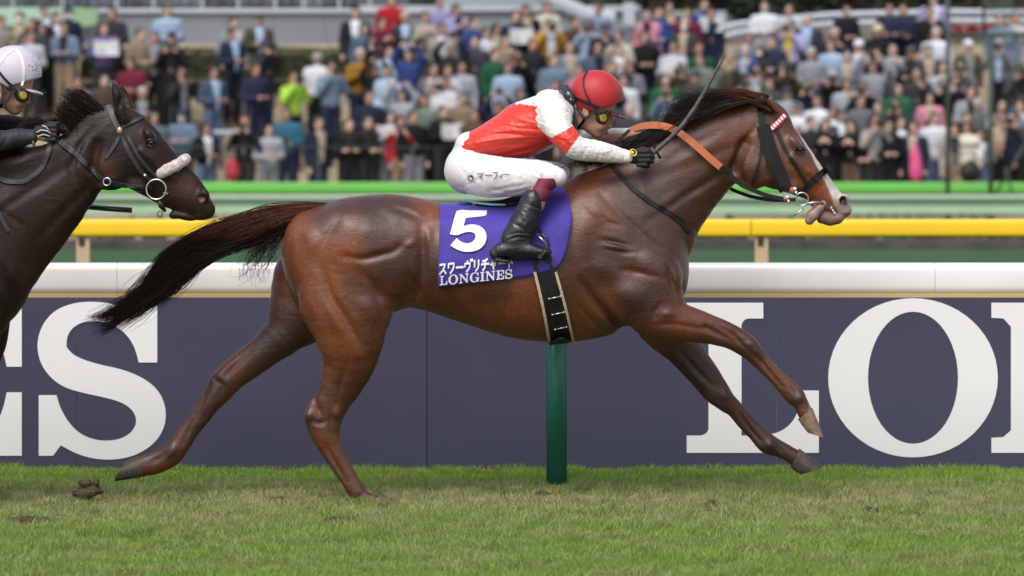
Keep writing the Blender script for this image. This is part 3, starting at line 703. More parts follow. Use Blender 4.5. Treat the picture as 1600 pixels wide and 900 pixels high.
LEG_FF = [((1050, 450), (980, 480), .13, .09), ((1066, 490), (992, 520), .14, .075), ((1092, 532), (1036, 552), .14, .055), ((1110, 558), (1058, 574), .14, .046), ((1124, 578), (1078, 596), .14, .041),
          ((1138, 600), (1096, 618), .14, .038), ((1150, 618), (1116, 635), .14, .035), ((1160, 632), (1136, 646), .14, .026), ((1176, 650), (1154, 668), .14, .023), ((1192, 666), (1170, 684), .14, .024),
          ((1210, 680), (1188, 706), .14, .029), ((1228, 692), (1212, 713), .14, .026), ((1240, 699), (1230, 722), .14, .028), ((1248, 703), (1237, 728), .14, .03)]
HOOF_FF = [((1244, 701), (1234, 728), .14, .034), ((1256, 707), (1238, 737), .14, .04), ((1272, 718), (1256, 740), .14, .042), ((1284, 730), (1276, 737), .14, .028)]
def leg(f, st, hoof, Y0=0, dx=0):
    f.chain(ribs(st, Y0, dx), k=.014)
# ---------------------------------------------------------------- the leader
XS = np.concatenate([grid(-1.98, .98, .0075), grid(.985, 1.68, .0045)]); YS = grid(-.34, .34, .0075)
ZS = np.concatenate([grid(-.03, 1.33, .007), grid(1.336, 2.02, .005)])
H1 = Field(XS, YS, ZS)
trunk(H1)
NECK = [((880, 285), (985, 490), 0, .20), ((915, 268), (1045, 452), 0, .18), ((950, 250), (1070, 404), 0, .155), ((985, 232), (1083, 366), 0, .13), ((1020, 212), (1106, 334), 0, .112), ((1058, 191), (1126, 308), 0, .10), ((1094, 173), (1140, 290), 0, .09), ((1130, 160), (1156, 282), 0, .08), ((1165, 153), (1168, 276), 0, .072), ((1190, 152), (1180, 262), 0, .066)]
H1.chain(ribs(NECK), k=.035)
HEAD = [((1196, 156), (1166, 276), 0, .066), ((1212, 168), (1178, 292), 0, .078), ((1228, 186), (1196, 302), 0, .086), ((1245, 208), (1216, 306), 0, .084), ((1261, 230), (1234, 309), 0, .068), ((1276, 252), (1250, 311), 0, .055), ((1291, 272), (1266, 313), 0, .046), ((1304, 289), (1278, 318), 0, .044), ((1314, 300), (1292, 326), 0, .047), ((1321, 309), (1304, 332), 0, .045), ((1326, 318), (1312, 338), 0, .035)]
H1.chain(ribs(HEAD), k=.012)
leg(H1, LEG_HN, HOOF_HN); leg(H1, LEG_HF, HOOF_HF); leg(H1, LEG_FN, HOOF_FN); leg(H1, LEG_FF, HOOF_FF)
def pt(x, z, y=0.): return P(x, z, y)
def add(x, z, y, r, ang=0, k=.02, op='add', f=H1, yaw=0): f.ell(P(x, z, y), r, ang, k, op, yaw)
# dock of the tail
H1.path([pt(500, 345), pt(470, 334), pt(440, 340)], [.05, .036, .025], k=.05)
for s in (-1, 1):
    add(1172, 262, s*.045, (.115, .035, .11), 0, .03)                       # cheek
    add(1243, 224, s*.066, (.04, .021, .020), -.9, .03)                     # brow
    H1.path([pt(1238, 246, s*.079), pt(1262, 268, s*.058), pt(1280, 284, s*.045)], [.014, .010, .006], k=.02)   # face ridge
    add(1250, 233, s*.092, (.021, .012, .012), -.7, .008, 'sub')            # eye hollow
    add(1222, 198, s*.09, (.02, .015, .013), -.9, .03, 'sub')               # hollow over the eye
    H1.path([pt(1160, 285, s*.062), pt(1150, 262, s*.07), pt(1165, 225, s*.075)], [.012]*3, k=.04, op='sub')    # throat groove
    add(1318, 312, s*.038, (.026, .018, .03), -.6, .012)                    # nostril rim
    add(1317, 313, s*.056, (.012, .024, .018), -.5, .006, 'sub')
    add(1232, 290, s*.055, (.045, .02, .025), -.2, .03)
    H1.path([pt(1290, 326, s*.048), pt(1306, 334, s*.044)], [.004, .004], k=.004, op='sub')
add(1282, 322, 0, (.06, .036, .022), -.35, .012); add(1300, 340, 0, (.05, .036, .022), -.3, .008)   # lips and chin
add(1316, 332, 0, (.025, .036, .035), -.3, .01); add(1285, 343, 0, (.028, .03, .02), .2, .01)
# ears laid back
for s in (-1, 1):
    H1.path([pt(1205, 172, s*.05), pt(1188, 160, s*.062), pt(1162, 152, s*.066), pt(1140, 147, s*.06)], [.02, .027, .022, .006], k=.012)
    add(1172, 156, s*.088, (.05, .012, .013), -.22, .006, 'sub')
# muscle relief: (line, depth mm, width mm) grooves and ridges, then (x, z, length, height, turn, rise mm) swellings
GROOVES = [([(505, 415), (520, 460), (548, 505), (566, 540)], 13, 22), ([(462, 420), (476, 470), (500, 520)], 5, 18), ([(646, 372), (612, 392), (570, 402), (535, 398)], 9, 17), ([(668, 335), (662, 380), (662, 420), (652, 455)], 12, 24),
           ([(556, 412), (585, 440), (600, 480), (596, 515)], 8, 26), ([(640, 425), (655, 450), (645, 475)], 8, 14), ([(535, 335), (520, 360), (505, 385)], 5, 20), ([(610, 322), (640, 332), (668, 345)], 4, 16),
           ([(905, 435), (930, 468), (960, 500), (985, 522)], 15, 20), ([(898, 330), (892, 370), (900, 430)], 4, 30), ([(935, 372), (958, 376), (985, 384)], 9, 9), ([(945, 386), (975, 392), (1000, 392)], 5, 8),
           ([(965, 418), (1000, 424), (1035, 432)], 6, 14), ([(1052, 458), (1046, 435), (1040, 412)], 12, 12), ([(935, 300), (975, 340), (1010, 372), (1040, 398)], 5, 18), ([(915, 320), (945, 345), (970, 352)], 5, 12),
           ([(1015, 505), (1050, 503), (1090, 510), (1130, 524)], 5, 8), ([(1030, 470), (1020, 485), (1024, 500)], 6, 9), ([(1000, 305), (1045, 336), (1078, 356)], 6, 12),
           ([(1010, 345), (1070, 305), (1130, 268)], 9, 22), ([(1000, 288), (1060, 262), (1130, 235), (1165, 225)], 4, 26), ([(1040, 250), (1085, 225), (1125, 205)], 3, 18), ([(1150, 288), (1143, 262), (1158, 225), (1178, 200)], 9, 15),
           ([(760, 455), (752, 500)], 3, 10), ([(795, 460), (788, 508)], 3, 10), ([(720, 440), (712, 490)], 3, 10), ([(690, 430), (705, 470), (740, 500)], 4, 18),
           ([(900, 470), (925, 500), (940, 520)], 5, 10), ([(915, 455), (945, 490)], 3, 8)]
SWELL = [(560, 345, .14, .07, -.3, 8), (668, 362, .022, .055, .1, 9), (640, 378, .035, .018, .5, 7), (490, 375, .04, .07, .2, 8), (585, 480, .07, .05, -.8, 10), (530, 500, .03, .09, .5, 5), (612, 465, .05, .06, 0, 8),
         (962, 384, .05, .014, -.2, 8), (945, 420, .07, .05, -.6, 8), (1000, 400, .06, .045, -.3, 8), (985, 460, .09, .06, -.5, 9), (1042, 487, .03, .022, .2, 8), (1058, 430, .03, .06, 0, 10), (920, 345, .05, .07, -.6, 6),
         (1080, 245, .12, .04, .55, 5), (1050, 315, .10, .035, .5, 6), (1185, 262, .07, .05, .3, 5), (1205, 280, .06, .02, .1, 4), (700, 345, .10, .025, 0, 5)]
def relief(f, s, Y0=0, dx=0, amt=1.0):
    G = lambda x, z: P(x+dx, z, Y0)
    for pts, a_, w_ in GROOVES: f.crease([G(*q) for q in pts], a_*.001*amt, w_*.001, s, Y0)
    for x, z, rx, rz, an, a_ in SWELL: f.bump(G(x, z), rx, rz, an, a_*.001*amt*.9, s, Y0)
relief(H1, 1, amt=1.45); relief(H1, -1, amt=1.45)
def legdetail(f, Y0, dx, tend, joints):
    for pts, y, r, k in tend: f.path([P(a+dx, b, y+Y0) for a, b in pts], [r]*len(pts), k=k, op='sub')
    for x, z, y, r, a in joints: f.ell(P(x+dx, z, y+Y0), r, a, .012)
legdetail(H1, 0, 0, [([(500, 640), (512, 700), (540, 752)], -.155, .006, .012), ([(510, 575), (500, 615), (497, 640)], -.185, .012, .03), ([(1190, 565), (1222, 606)], -.168, .005, .012),
                     ([(1160, 655), (1186, 690)], .112, .005, .012), ([(318, 650), (285, 695)], .108, .005, .012), ([(1100, 510), (1150, 535)], -.19, .006, .02)],
          [(484, 645, -.12, (.022, .03, .03), 0), (524, 645, -.12, (.03, .035, .03), .3), (1172, 540, -.14, (.05, .036, .036), -.7), (1247, 625, -.14, (.03, .03, .03), -.7), (272, 700, .14, (.035, .032, .03), .8), (1202, 693, .14, (.03, .031, .03), -.6), (1130, 618, .14, (.045, .037, .037), -.8)])
for pts, sd_, a_, w_ in (([(505, 690), (524, 722), (544, 756)], -1, 6, 6), ([(497, 600), (492, 625), (500, 650)], -1, 7, 8), ([(486, 655), (500, 662), (512, 655)], -1, 5, 6), ([(520, 640), (515, 662), (520, 682)], -1, 5, 7), ([(545, 560), (532, 600), (528, 630)], -1, 5, 10), ([(556, 790), (560, 776), (572, 768)], -1, 4, 5),
      ([(1172, 548), (1190, 566), (1224, 606)], -1, 5, 5), ([(1120, 508), (1145, 522), (1165, 545)], -1, 6, 6), ([(1160, 528), (1175, 533)], -1, 4, 5), ([(1236, 604), (1246, 618), (1252, 630)], -1, 4, 5),
      ([(1152, 640), (1172, 670), (1194, 694)], 1, 5, 5), ([(1060, 545), (1090, 580), (1115, 605)], 1, 6, 9), ([(1120, 600), (1136, 618)], 1, 5, 6), ([(1205, 690), (1225, 708)], 1, 4, 5),
      ([(330, 600), (312, 640), (285, 690)], 1, 5, 6), ([(400, 540), (365, 575), (340, 600)], 1, 6, 9), ([(335, 590), (350, 600), (346, 615)], 1, 5, 6), ([(268, 700), (250, 716), (235, 722)], 1, 4, 6)):
    H1.crease([P(*q, -.12 if sd_ < 0 else .14) for q in pts], a_*.0017, w_*.0013, sd_)
for (x, z, rx, rz, an, a_, sd_) in ((482, 652, .028, .022, .9, 7, -1), (526, 646, .022, .03, 0, 6, -1), (1170, 532, .04, .022, -.7, 6, -1), (1180, 548, .02, .012, -.7, 5, -1), (1130, 612, .038, .02, -.9, 6, 1), (1248, 620, .022, .018, -.7, 5, -1), (1206, 696, .022, .02, -.6, 5, 1), (328, 590, .03, .02, .9, 7, 1), (346, 590, .022, .03, .3, 6, 1), (268, 705, .026, .024, .8, 5, 1)):
    H1.bump(P(x, z, -.12 if sd_ < 0 else .14), rx, rz, an, a_*.0013, sd_)
H1.blur(1)
HV, HF = H1.mesh(); HV = relax(HV, HF, 2)
N1 = H1.near_map()
def surf(N, xs, zs, x, z):
    """near-side depth of the body at (x, z), nan when nothing is there"""
    i = np.clip(np.searchsorted(xs, x)-1, 0, len(xs)-2); k = np.clip(np.searchsorted(zs, z)-1, 0, len(zs)-2)
    u = np.clip((x-xs[i])/(xs[i+1]-xs[i]), 0, 1); v = np.clip((z-zs[k])/(zs[k+1]-zs[k]), 0, 1)
    q = np.array([N[i, k], N[i+1, k], N[i, k+1], N[i+1, k+1]]); w_ = np.array([(1-u)*(1-v), u*(1-v), (1-u)*v, u*v]); ok = ~np.isnan(q)
    if not ok.any(): return np.nan
    return float((q[ok]*w_[ok]).sum()/max(w_[ok].sum(), 1e-6))
def coat_cols(V, base, dark, warm, Y0=0, dx=0, seed=1):
    n = S5((vnoise(V, 5, seed)+.6)/1.4)[:, None]; n2 = S5((vnoise(V, 13, seed+3)+.8)/1.6)[:, None]
    c = np.array(base)*(1-n)+np.array(warm)*n; c = c*(.72+.28*n2)
    return c
px_ = lambda V: 800+V[:, 0]/(V[:, 1]-CAMY)*FPX
pz_ = lambda V: HORIZ+(CAMZ-V[:, 2])/(V[:, 1]-CAMY)*FPX
X_, Z_ = px_(HV), pz_(HV)
BASE, DARK, WARM = (.086, .0255, .0108), (.018, .0095, .0075), (.205, .056, .0155)
cols = coat_cols(HV, BASE, DARK, WARM)
def mixc(cols, c, m): m = np.clip(m, 0, 1)[:, None]; return cols*(1-m)+np.array(c)*m
# dark bay points: upper line, flank, lower thigh, far side of the belly
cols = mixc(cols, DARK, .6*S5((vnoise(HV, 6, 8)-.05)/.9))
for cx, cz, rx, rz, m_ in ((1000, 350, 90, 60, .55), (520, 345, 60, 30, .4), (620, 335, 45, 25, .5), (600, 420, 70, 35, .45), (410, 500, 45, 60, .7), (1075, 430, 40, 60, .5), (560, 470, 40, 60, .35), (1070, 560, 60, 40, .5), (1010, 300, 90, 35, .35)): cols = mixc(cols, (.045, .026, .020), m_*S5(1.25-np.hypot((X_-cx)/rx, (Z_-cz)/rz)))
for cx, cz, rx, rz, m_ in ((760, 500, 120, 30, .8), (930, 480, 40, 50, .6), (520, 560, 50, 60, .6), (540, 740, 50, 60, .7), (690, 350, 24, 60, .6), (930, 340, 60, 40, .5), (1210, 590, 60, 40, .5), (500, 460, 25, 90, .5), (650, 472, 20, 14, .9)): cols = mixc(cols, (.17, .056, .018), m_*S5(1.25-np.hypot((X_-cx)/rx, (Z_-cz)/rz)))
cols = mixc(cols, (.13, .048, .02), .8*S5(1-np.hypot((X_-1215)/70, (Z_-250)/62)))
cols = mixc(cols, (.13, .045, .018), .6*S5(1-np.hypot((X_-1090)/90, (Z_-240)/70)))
# bay points: the limbs darken below elbow and stifle, knees and hocks almost black-brown
cols = cols*(1-.42*S5((Z_-545)/70)*S5((790-Z_)/20)+0*X_)[:, None]
for cx, cz, rx, rz, m_ in ((486, 660, 22, 16, .6), (520, 668, 14, 22, .5), (1178, 545, 30, 20, .45), (1245, 625, 18, 16, .6), (1130, 615, 30, 24, .5), (1205, 697, 22, 16, .6), (335, 600, 30, 26, .5), (265, 705, 22, 20, .6), (500, 735, 16, 40, .3), (380, 560, 60, 50, .5), (440, 520, 60, 50, .5), (1060, 570, 50, 40, .6)): cols = mixc(cols, (.022, .012, .010), m_*S5(1.3-np.hypot((X_-cx)/rx, (Z_-cz)/rz)))
# white blaze down the face and onto the lip, pink-grey muzzle
fx = np.interp(Z_, [185, 200, 230, 262, 290, 305, 330], [1233, 1247, 1264, 1287, 1304, 1312, 1322])
bl = S5((X_-(fx-np.interp(Z_, [185, 210, 240, 260, 285, 300, 320], [0, 6, 9, 12, 13, 15, 17])))/4.)*S5((np.interp(Z_, [190, 260, 300], [.03, .045, .055])-np.abs(HV[:, 1]))/.012)*S5((Z_-190)/10)*(X_ > 1225)*(Z_ < 332)
muz = S5((X_-1300)/10)*S5((Z_-292)/8)+S5((Z_-316)/6)*(X_ > 1262)
cols = mixc(cols, (.20, .115, .095), muz*.85); cols = mixc(cols, (.56, .50, .47), bl*(1-.55*S5((Z_-303)/14)))
cols = mixc(cols, (.02, .012, .01), (np.hypot(X_-1317, (Z_-313)*.8) < 6)*(np.abs(HV[:, 1]) > .03)*1.0)
gx = S5(1-np.hypot((X_-1250)/20, (Z_-240)/22)); cols = mixc(cols, (.05, .034, .028), gx*.8)
# hooves
def near_pts(V, pts, r):
    m = np.zeros(len(V))
    for a, b in zip(pts[:-1], pts[1:]):
        a, b = np.array(a), np.array(b); e = b-a; t = np.clip(((V-a) @ e)/(e @ e), 0, 1); d = np.linalg.norm(V-a-t[:, None]*e, axis=1); m = np.maximum(m, S5((r-d)/.008))
    return m
def coat_mat(name, spec=.55):
    m = mat(name, None, rough=.36, spec=.6, attr='Col', bump=.5, bs=300, bdist=.003, aniso=(.30, 1, 1), var=.74, vs=55, detail=9)
    t = m.node_tree; N = t.nodes.new; L = t.links.new; b = t.nodes['Principled BSDF']; b.inputs['Sheen Weight'].default_value = .03; b.inputs['Specular IOR Level'].default_value = spec
    tc = N('ShaderNodeTexCoord'); n1 = N('ShaderNodeTexNoise'); n1.inputs['Scale'].default_value = 9; n1.inputs['Detail'].default_value = 7; n1.inputs['Roughness'].default_value = .65; L(tc.outputs['Object'], n1.inputs['Vector'])
    r = N('ShaderNodeMapRange'); r.inputs[1].default_value = .35; r.inputs[2].default_value = .7; r.inputs[3].default_value = .26; r.inputs[4].default_value = .5; L(n1.outputs['Fac'], r.inputs[0]); L(r.outputs[0], b.inputs['Roughness'])
    # finer flesh relief below the hair bump: veins and skin ripples
    n2 = N('ShaderNodeTexNoise'); n2.inputs['Scale'].default_value = 13; n2.inputs['Detail'].default_value = 5; n2.inputs['Distortion'].default_value = 1.2; mp = N('ShaderNodeMapping'); mp.inputs['Rotation'].default_value = (0, .5, 0); mp.inputs['Scale'].default_value = (.6, 1, 1.3); L(tc.outputs['Object'], mp.inputs[0]); L(mp.outputs[0], n2.inputs['Vector'])
    bp = N('ShaderNodeBump'); bp.inputs['Strength'].default_value = .32; bp.inputs['Distance'].default_value = .010; L(n2.outputs['Fac'], bp.inputs['Height'])
    old = next(l.from_node for l in t.links if l.to_socket == b.inputs['Normal']); L(bp.outputs[0], old.inputs['Normal'])
    return m
M_coat = coat_mat('horse coat')
horse1 = empty('racehorse', (0, 0, 0)); tag(horse1, 'bright bay racehorse with white blaze and tongue out, wearing purple number 5 cloth', 'horse')
body1 = mesh_np('body', HV, HF.astype(np.int32), M_coat, horse1); set_cols(body1, cols)

def hoof(parent, A, B, Cc, D, y, w0, w1, m):
    """coronet A-B, bearing edge toe C - heel D: a hard horn wall with a flat sole"""
    n = 28; V = []; rings = 6
    a, b, c, d = [P(*q, y) for q in (A, B, Cc, D)]
    for j in range(rings+1):
        t = j/rings; bulge = 1+.05*math.sin(t*math.pi)+.03*math.exp(-t*9); p, q = a+(c-a)*t, b+(d-b)*t; ce, h = (p+q)/2, (p-q)/2*bulge; w_ = (w0+(w1-w0)*t)*bulge
        for k in range(n): th = 2*math.pi*k/n; V.append(ce+h*math.cos(th)+np.array((0, 1, 0))*w_*math.sin(th)*(1-.18*max(0, -math.cos(th))))
    F = [(j*n+k, j*n+(k+1) % n, (j+1)*n+(k+1) % n, (j+1)*n+k) for j in range(rings) for k in range(n)]
    ce = (c+d)/2; up = (a+b)/2-ce; V.append(ce+up*.10); V.append((a+b)/2-up*.05); m0 = len(V); F += [(rings*n+k, rings*n+(k+1) % n, m0-2) for k in range(n)]+[((k+1) % n, k, m0-1) for k in range(n)]
    o = mesh_np('hoof', np.array(V), F, m, parent, True); e = o.modifiers.new('edges', 'EDGE_SPLIT'); e.split_angle = math.radians(40); return o
M_hoofd = mat('dark hoof horn', (.045, .035, .028), rough=.5, spec=.4, var=(.09, .07, .05), vs=30, bump=.4, bs=60, bdist=.003, aniso=(1, 1, 4)); M_hoofp = mat('pale hoof horn', (.26, .175, .11), rough=.5, spec=.4, var=(.14, .10, .07), vs=34, bump=.4, bs=60, bdist=.003)
hoof(horse1, (596, 771), (573, 790), (631, 787), (586, 795), -.12, .034, .05, M_hoofd)
hoof(horse1, (226, 744), (216, 712), (178, 752), (195, 722), .14, .034, .042, M_hoofd)
hoof(horse1, (1269, 637), (1247, 655), (1287, 683), (1262, 676), -.14, .032, .040, M_hoofp)
hoof(horse1, (1249, 701), (1235, 730), (1286, 730), (1250, 741), .14, .033, .044, M_hoofd)
# ================================================================ TACK OF THE LEADER
M_blk = mat('black leather', (.008, .0075, .0075), rough=.5, spec=.28, var=(.018, .016, .015), vs=40, bump=.2, bs=120, bdist=.002)
M_fleece = mat('black fleece', (.012, .012, .014), rough=.95, bump=1, bs=300, bdist=.006)
M_orange = mat('orange rubber grip', (.50, .15, .06), rough=.6, bump=.4, bs=300, bdist=.002)
M_steel = mat('steel', (.55, .54, .52), rough=.28, metal=1)
M_cream = mat('cream webbing', (.55, .45, .30), rough=.8, var=.75, vs=60)
M_purple = mat('purple cloth', (.055, .036, .33), rough=.75, var=(.045, .028, .26), vs=14, bump=.35, bs=16, bdist=.012, sheen=.2)
M_wtxt = mat('white print', (.76, .73, .72), rough=.7)
M_red = mat('red band', (.55, .03, .03), rough=.5); M_wht = mat('white patches', (.75, .72, .72), rough=.6)
def sy1(x, z):
    """the leader's near side: depth under the pixel-traced point, refined once for perspective"""
    return surf(N1, XS, ZS, x, z)
def drape(px, py, off=.006, y=None, sf=sy1, guess=-.15):
    p = P(px, py, guess if y is None else y)
    if y is not None: return p
    for _ in range(2):
        v = sf(p[0], p[2])
        if np.isnan(v): return None
        p = P(px, py, v-off)
    return p
def strap(name, pts, w_, m, parent=None, off=.005, th=.003, ys=None, sf=sy1, step=5., nw=3, taper=None, closed=False):
    """a flat band laid on the animal along traced points; ys gives the depth where it hangs free (None = lies on the coat)"""
    pts = [np.array(p, float) for p in pts]; L_ = [0]
    for a, b in zip(pts[:-1], pts[1:]): L_.append(L_[-1]+np.linalg.norm(b-a))
    n = max(int(L_[-1]/step), 2); q = np.linspace(0, L_[-1], n+1)
    x = np.interp(q, L_, [p[0] for p in pts]); z = np.interp(q, L_, [p[1] for p in pts])
    for _ in range(2):
        x[1:-1] = (x[:-2]+2*x[1:-1]+x[2:])/4; z[1:-1] = (z[:-2]+2*z[1:-1]+z[2:])/4
    yy = None if ys is None else np.array([np.nan if v is None else v for v in ys], float)
    W = np.interp(q, L_, w_) if hasattr(w_, '__len__') else np.full(n+1, float(w_))
    V = []; last = -.1
    Y = np.zeros((n+1, nw))
    for i in range(n+1):
        t = np.array([x[min(i+1, n)]-x[max(i-1, 0)], z[min(i+1, n)]-z[max(i-1, 0)]]); t /= np.linalg.norm(t)+1e-9; nn = np.array([-t[1], t[0]])
        fy = np.nan if yy is None else np.interp(q[i], L_, yy) if not np.isnan(np.interp(q[i], L_, yy)) else np.nan
        for j in range(nw):
            o = (j/(nw-1)-.5)*W[i]; a, b = x[i]+nn[0]*o, z[i]+nn[1]*o
            if not np.isnan(fy): p = P(a, b, fy)
            else:
                p = drape(a, b, off, sf=sf)
                if p is None: p = P(a, b, last)
                last = p[1]
            V.append(p)
    F = [(i*nw+j, i*nw+j+1, (i+1)*nw+j+1, (i+1)*nw+j) for i in range(n) for j in range(nw-1)]
    o = mesh_np(name, np.array(V), F, m, parent, False); s_ = o.modifiers.new('thick', 'SOLIDIFY'); s_.thickness = th; s_.offset = 0
    return o
def ripple_off(px, pz): return .004*math.sin(px*.09+pz*.03)+.003*math.sin(px*.21-pz*.06)+.004*math.sin(pz*.11)
# saddle cloth, over the back and down both sides
from bisect import bisect
cloth = empty('saddle_cloth', P(790, 440, -.3)); tag(cloth, 'purple saddle cloth with white number 5, katakana name and LONGINES', 'saddle cloth')
NU, NT = 60, 34; CV = []
Lx = lambda z: np.interp(z, [300, 322, 449], [690, 688, 684]); Rx = lambda z: np.interp(z, [285, 292, 305, 330, 350, 385, 405, 421, 440], [874, 880, 887, 893, 893, 886, 879, 870, 840])
Bz = lambda u: np.interp(u, [0, .5, .78, .9, .97, 1], [449.5, 440, 433.5, 427, 421, 416]); Tz = lambda u: np.interp(u, [0, .12, .3, .6, .8, 1], [320, 321, 322, 316, 304, 285])
def cloth_pt(u, t, off=.012):
    pz = Bz(u)+(Tz(u)-Bz(u))*t; px = Lx(pz)+u*(Rx(pz)-Lx(pz)); return px, pz
for i in range(NU+1):
    u = i/NU; col = []
    for j in range(NT+1):
        t = math.sin(j/NT*math.pi/2)**1.0
        px, pz = cloth_pt(u, t)
        ripple = .004*math.sin(px*.09+pz*.03)+.003*math.sin(px*.21-pz*.06)+.004*math.sin(pz*.11)
        p = drape(px, pz, .013+ripple*(1-t))
        if p is None: p = None
        col.append(p)
    last = next(c for c in col if c is not None)
    ok = [c for c in col if c is not None]; k = len(ok); top = ok[-1]
    for j in range(k, NT+1):
        f = (j-k+1)/(NT-k+1); ok.append(np.array([top[0], top[1]*math.cos(f*math.pi/2), top[2]+.012*math.sin(f*math.pi/2)]))
    ok[-1] = np.array([ok[-1][0], 0.0, ok[-1][2]])
    near = ok; far = [np.array([p[0], -p[1], p[2]]) for p in ok[-2::-1]]
    CV.append(near+far)
nn_ = len(CV[0]); V = np.array([p for c in CV for p in c]); F = [(i*nn_+j, (i+1)*nn_+j, (i+1)*nn_+j+1, i*nn_+j+1) for i in range(NU) for j in range(nn_-1)]
co = mesh_np('cloth', V, F, M_purple, cloth, True); s_ = co.modifiers.new('thick', 'SOLIDIFY'); s_.thickness = .006; s_.offset = 1
def drape_glyph(name, polys, fn, m, parent, maxlen, off=.0215):
    VV, FF = [], []
    for outer, holes in polys:
        V, F = glyph_tris(outer, holes, maxlen); n = len(VV)
        for v in V:
            q = fn(v); u = min(max((q[0]-Lx(q[1]))/(Rx(q[1])-Lx(q[1])), 0), 1); t = min(max((Bz(u)-q[1])/(Bz(u)-Tz(u)), 0), 1)
            VV.append(drape(*q, .030+ripple_off(*q)*(1-t)))
        FF += [tuple(i+n for i in f) for f in F]
    return mesh_np(name, np.array(VV), FF, m, parent, True)
def frame(x0, y0, sx_, sy_, slope, shear=0): return lambda v: (x0+v[0]*sx_+v[1]*shear, y0-v[1]*sy_+v[0]*sx_*slope)
drape_glyph('number', [(FIVE, [])], frame(700, 393, 60, 64, -.05, 3), M_wtxt, cloth, .12, .026)
name = 'スワーヴリチャード'
for i, ch in enumerate(name):
    sw = 12.6; f = frame(685.5+i*13.25, 429.5-i*13.25*.10, sw, 18.5 if ch != 'ャ' else 16, -.10)
    drape_glyph('lettering', [(stroke(s_, .19), []) for s_ in KANA[ch]], f, M_wtxt, cloth, .25, .024)
x = 687.0; cap = 14.6
for ch in 'LONGINES':
    polys, wd = GLY[ch](); drape_glyph('lettering', polys, frame(x, 446-(x-687)*.098, cap*.93, cap, -.098), M_wtxt, cloth, .4, .024); x += wd*cap*.93+1.6
adopt(cloth)
# girth with cream edges and buckles
girth = empty('girth', P(866, 480, -.28)); tag(girth, 'black girth strap with cream edges and steel buckles under the belly', 'girth')
GC = [(846, 402), (852, 425), (861, 460), (868, 490), (873, 515), (877, 535)]
strap('webbing', GC, [30, 32, 33, 34, 36, 37], M_blk, girth, off=.020, th=.008, nw=7)
strap('edging', [(a-16-i*.5, b) for i, (a, b) in enumerate(GC)][1:], 4.5, M_cream, girth, off=.024, th=.008); strap('edging', [(a+15.5+i*.8, b) for i, (a, b) in enumerate(GC)][1:], 4, M_cream, girth, off=.024, th=.008)
mb = MB(); a = P(877, 533, -.2)
mb.tube([P(877, 528, -.24), P(877, 534, -.16), (a[0], 0, a[2]-.012), (a[0], .16, a[2]), (a[0], .24, a[2]+.015)], [.012, .045, .05, .045, .03], 10, flat=.25); mb.build('under_strap', M_blk, girth, True)
for i, (px, pz) in enumerate([(867, 466), (872, 491), (876, 514)]):
    mb = MB(); a = drape(px-9, pz+1, .032); b = drape(px+9, pz-3, .032)
    mb.tube([a, b], .0035, 6)
    mb.ball(a, .006, 6, 5); mb.ball(b, .006, 6, 5); mb.build('buckle', M_steel, girth, True)
adopt(girth)
# breastplate
strapo = strap('breastplate', [(955, 258), (968, 272), (990, 296), (1020, 318), (1048, 334), (1066, 348), (1079, 364)], 7, M_blk, None, off=.006, th=.005); tag(strapo, 'black breastplate strap running from the withers to the chest of the leader', 'strap')
# bridle
bridle = empty('bridle', P(1230, 250, -.1)); tag(bridle, 'black bridle with red and white browband and fleece cheek piece on the leader', 'bridle')
strap('cheek_piece', [(1192, 196), (1200, 225), (1210, 255), (1222, 280), (1229, 294)], [20, 22, 23, 22, 17], M_fleece, bridle, off=.020, th=.03, nw=5)
strap('crown_strap', [(1188, 158), (1190, 180), (1193, 200)], 12, M_blk, bridle, off=.009, th=.006)
strap('browband', [(1204, 202), (1216, 192), (1227, 179)], 8.5, M_red, bridle, off=.012, th=.009)
for i in range(6):
    t = (i+.6)/6.2; strap('browband_patch', [(1204+23*t-1.1, 202-23*t+1.2), (1204+23*t+1.4, 202-23*t-1.3)], 5.5, M_wht, bridle, off=.0175, th=.003, step=2)
strap('throat_latch', [(1192, 205), (1190, 232), (1184, 262), (1176, 286)], 5, M_blk, bridle, off=.007)
strap('noseband', [(1298, 261), (1290, 266), (1276, 277), (1266, 286), (1262, 291)], [9, 10, 10, 9, 8], M_blk, bridle, off=.008, th=.008)
strap('side_strap', [(1212, 200), (1226, 232), (1246, 264), (1262, 288), (1256, 298)], 5.5, M_blk, bridle, off=.007)
strap('bit_strap', [(1262, 292), (1254, 302), (1243, 306)], 5, M_blk, bridle, off=.012)
c = P(1253, 311, -.10); mb = MB(); mb.torus(c, .031, .0042, (0, 1, .05), 26, 8); mb.build('bit_ring', M_steel, bridle, True)
mb = MB(); mb.tube([P(1262, 318, -.10), P(1276, 316, -.085), P(1286, 318, -.06)], [.006, .007, .006], 8); mb.tube([P(1256, 325, -.10), P(1248, 332, -.1), P(1240, 337, -.10)], [.005, .004, .003], 8); mb.build('bit', M_steel, bridle, True)
M_brass = mat('brass and red fitting', (.60, .33, .20), rough=.3, metal=.6); M_warm = mat('red leather', (.42, .09, .05), rough=.5)
for (px, pz) in ((1239, 297), (1227, 310)):
    mb = MB(); p = P(px, pz, -.105); mb.ball(p, (.018, .012, .017), 10, 7); mb.build('fitting', M_warm, bridle, True)
    mb = MB(); p = P(px+3, pz-2, -.118); mb.ball(p, (.009, .006, .009), 8, 6); p = P(px+5, pz+4, -.116); mb.ball(p, (.006, .006, .008), 8, 6); mb.build('buckle', M_wht, bridle, True)
adopt(bridle)
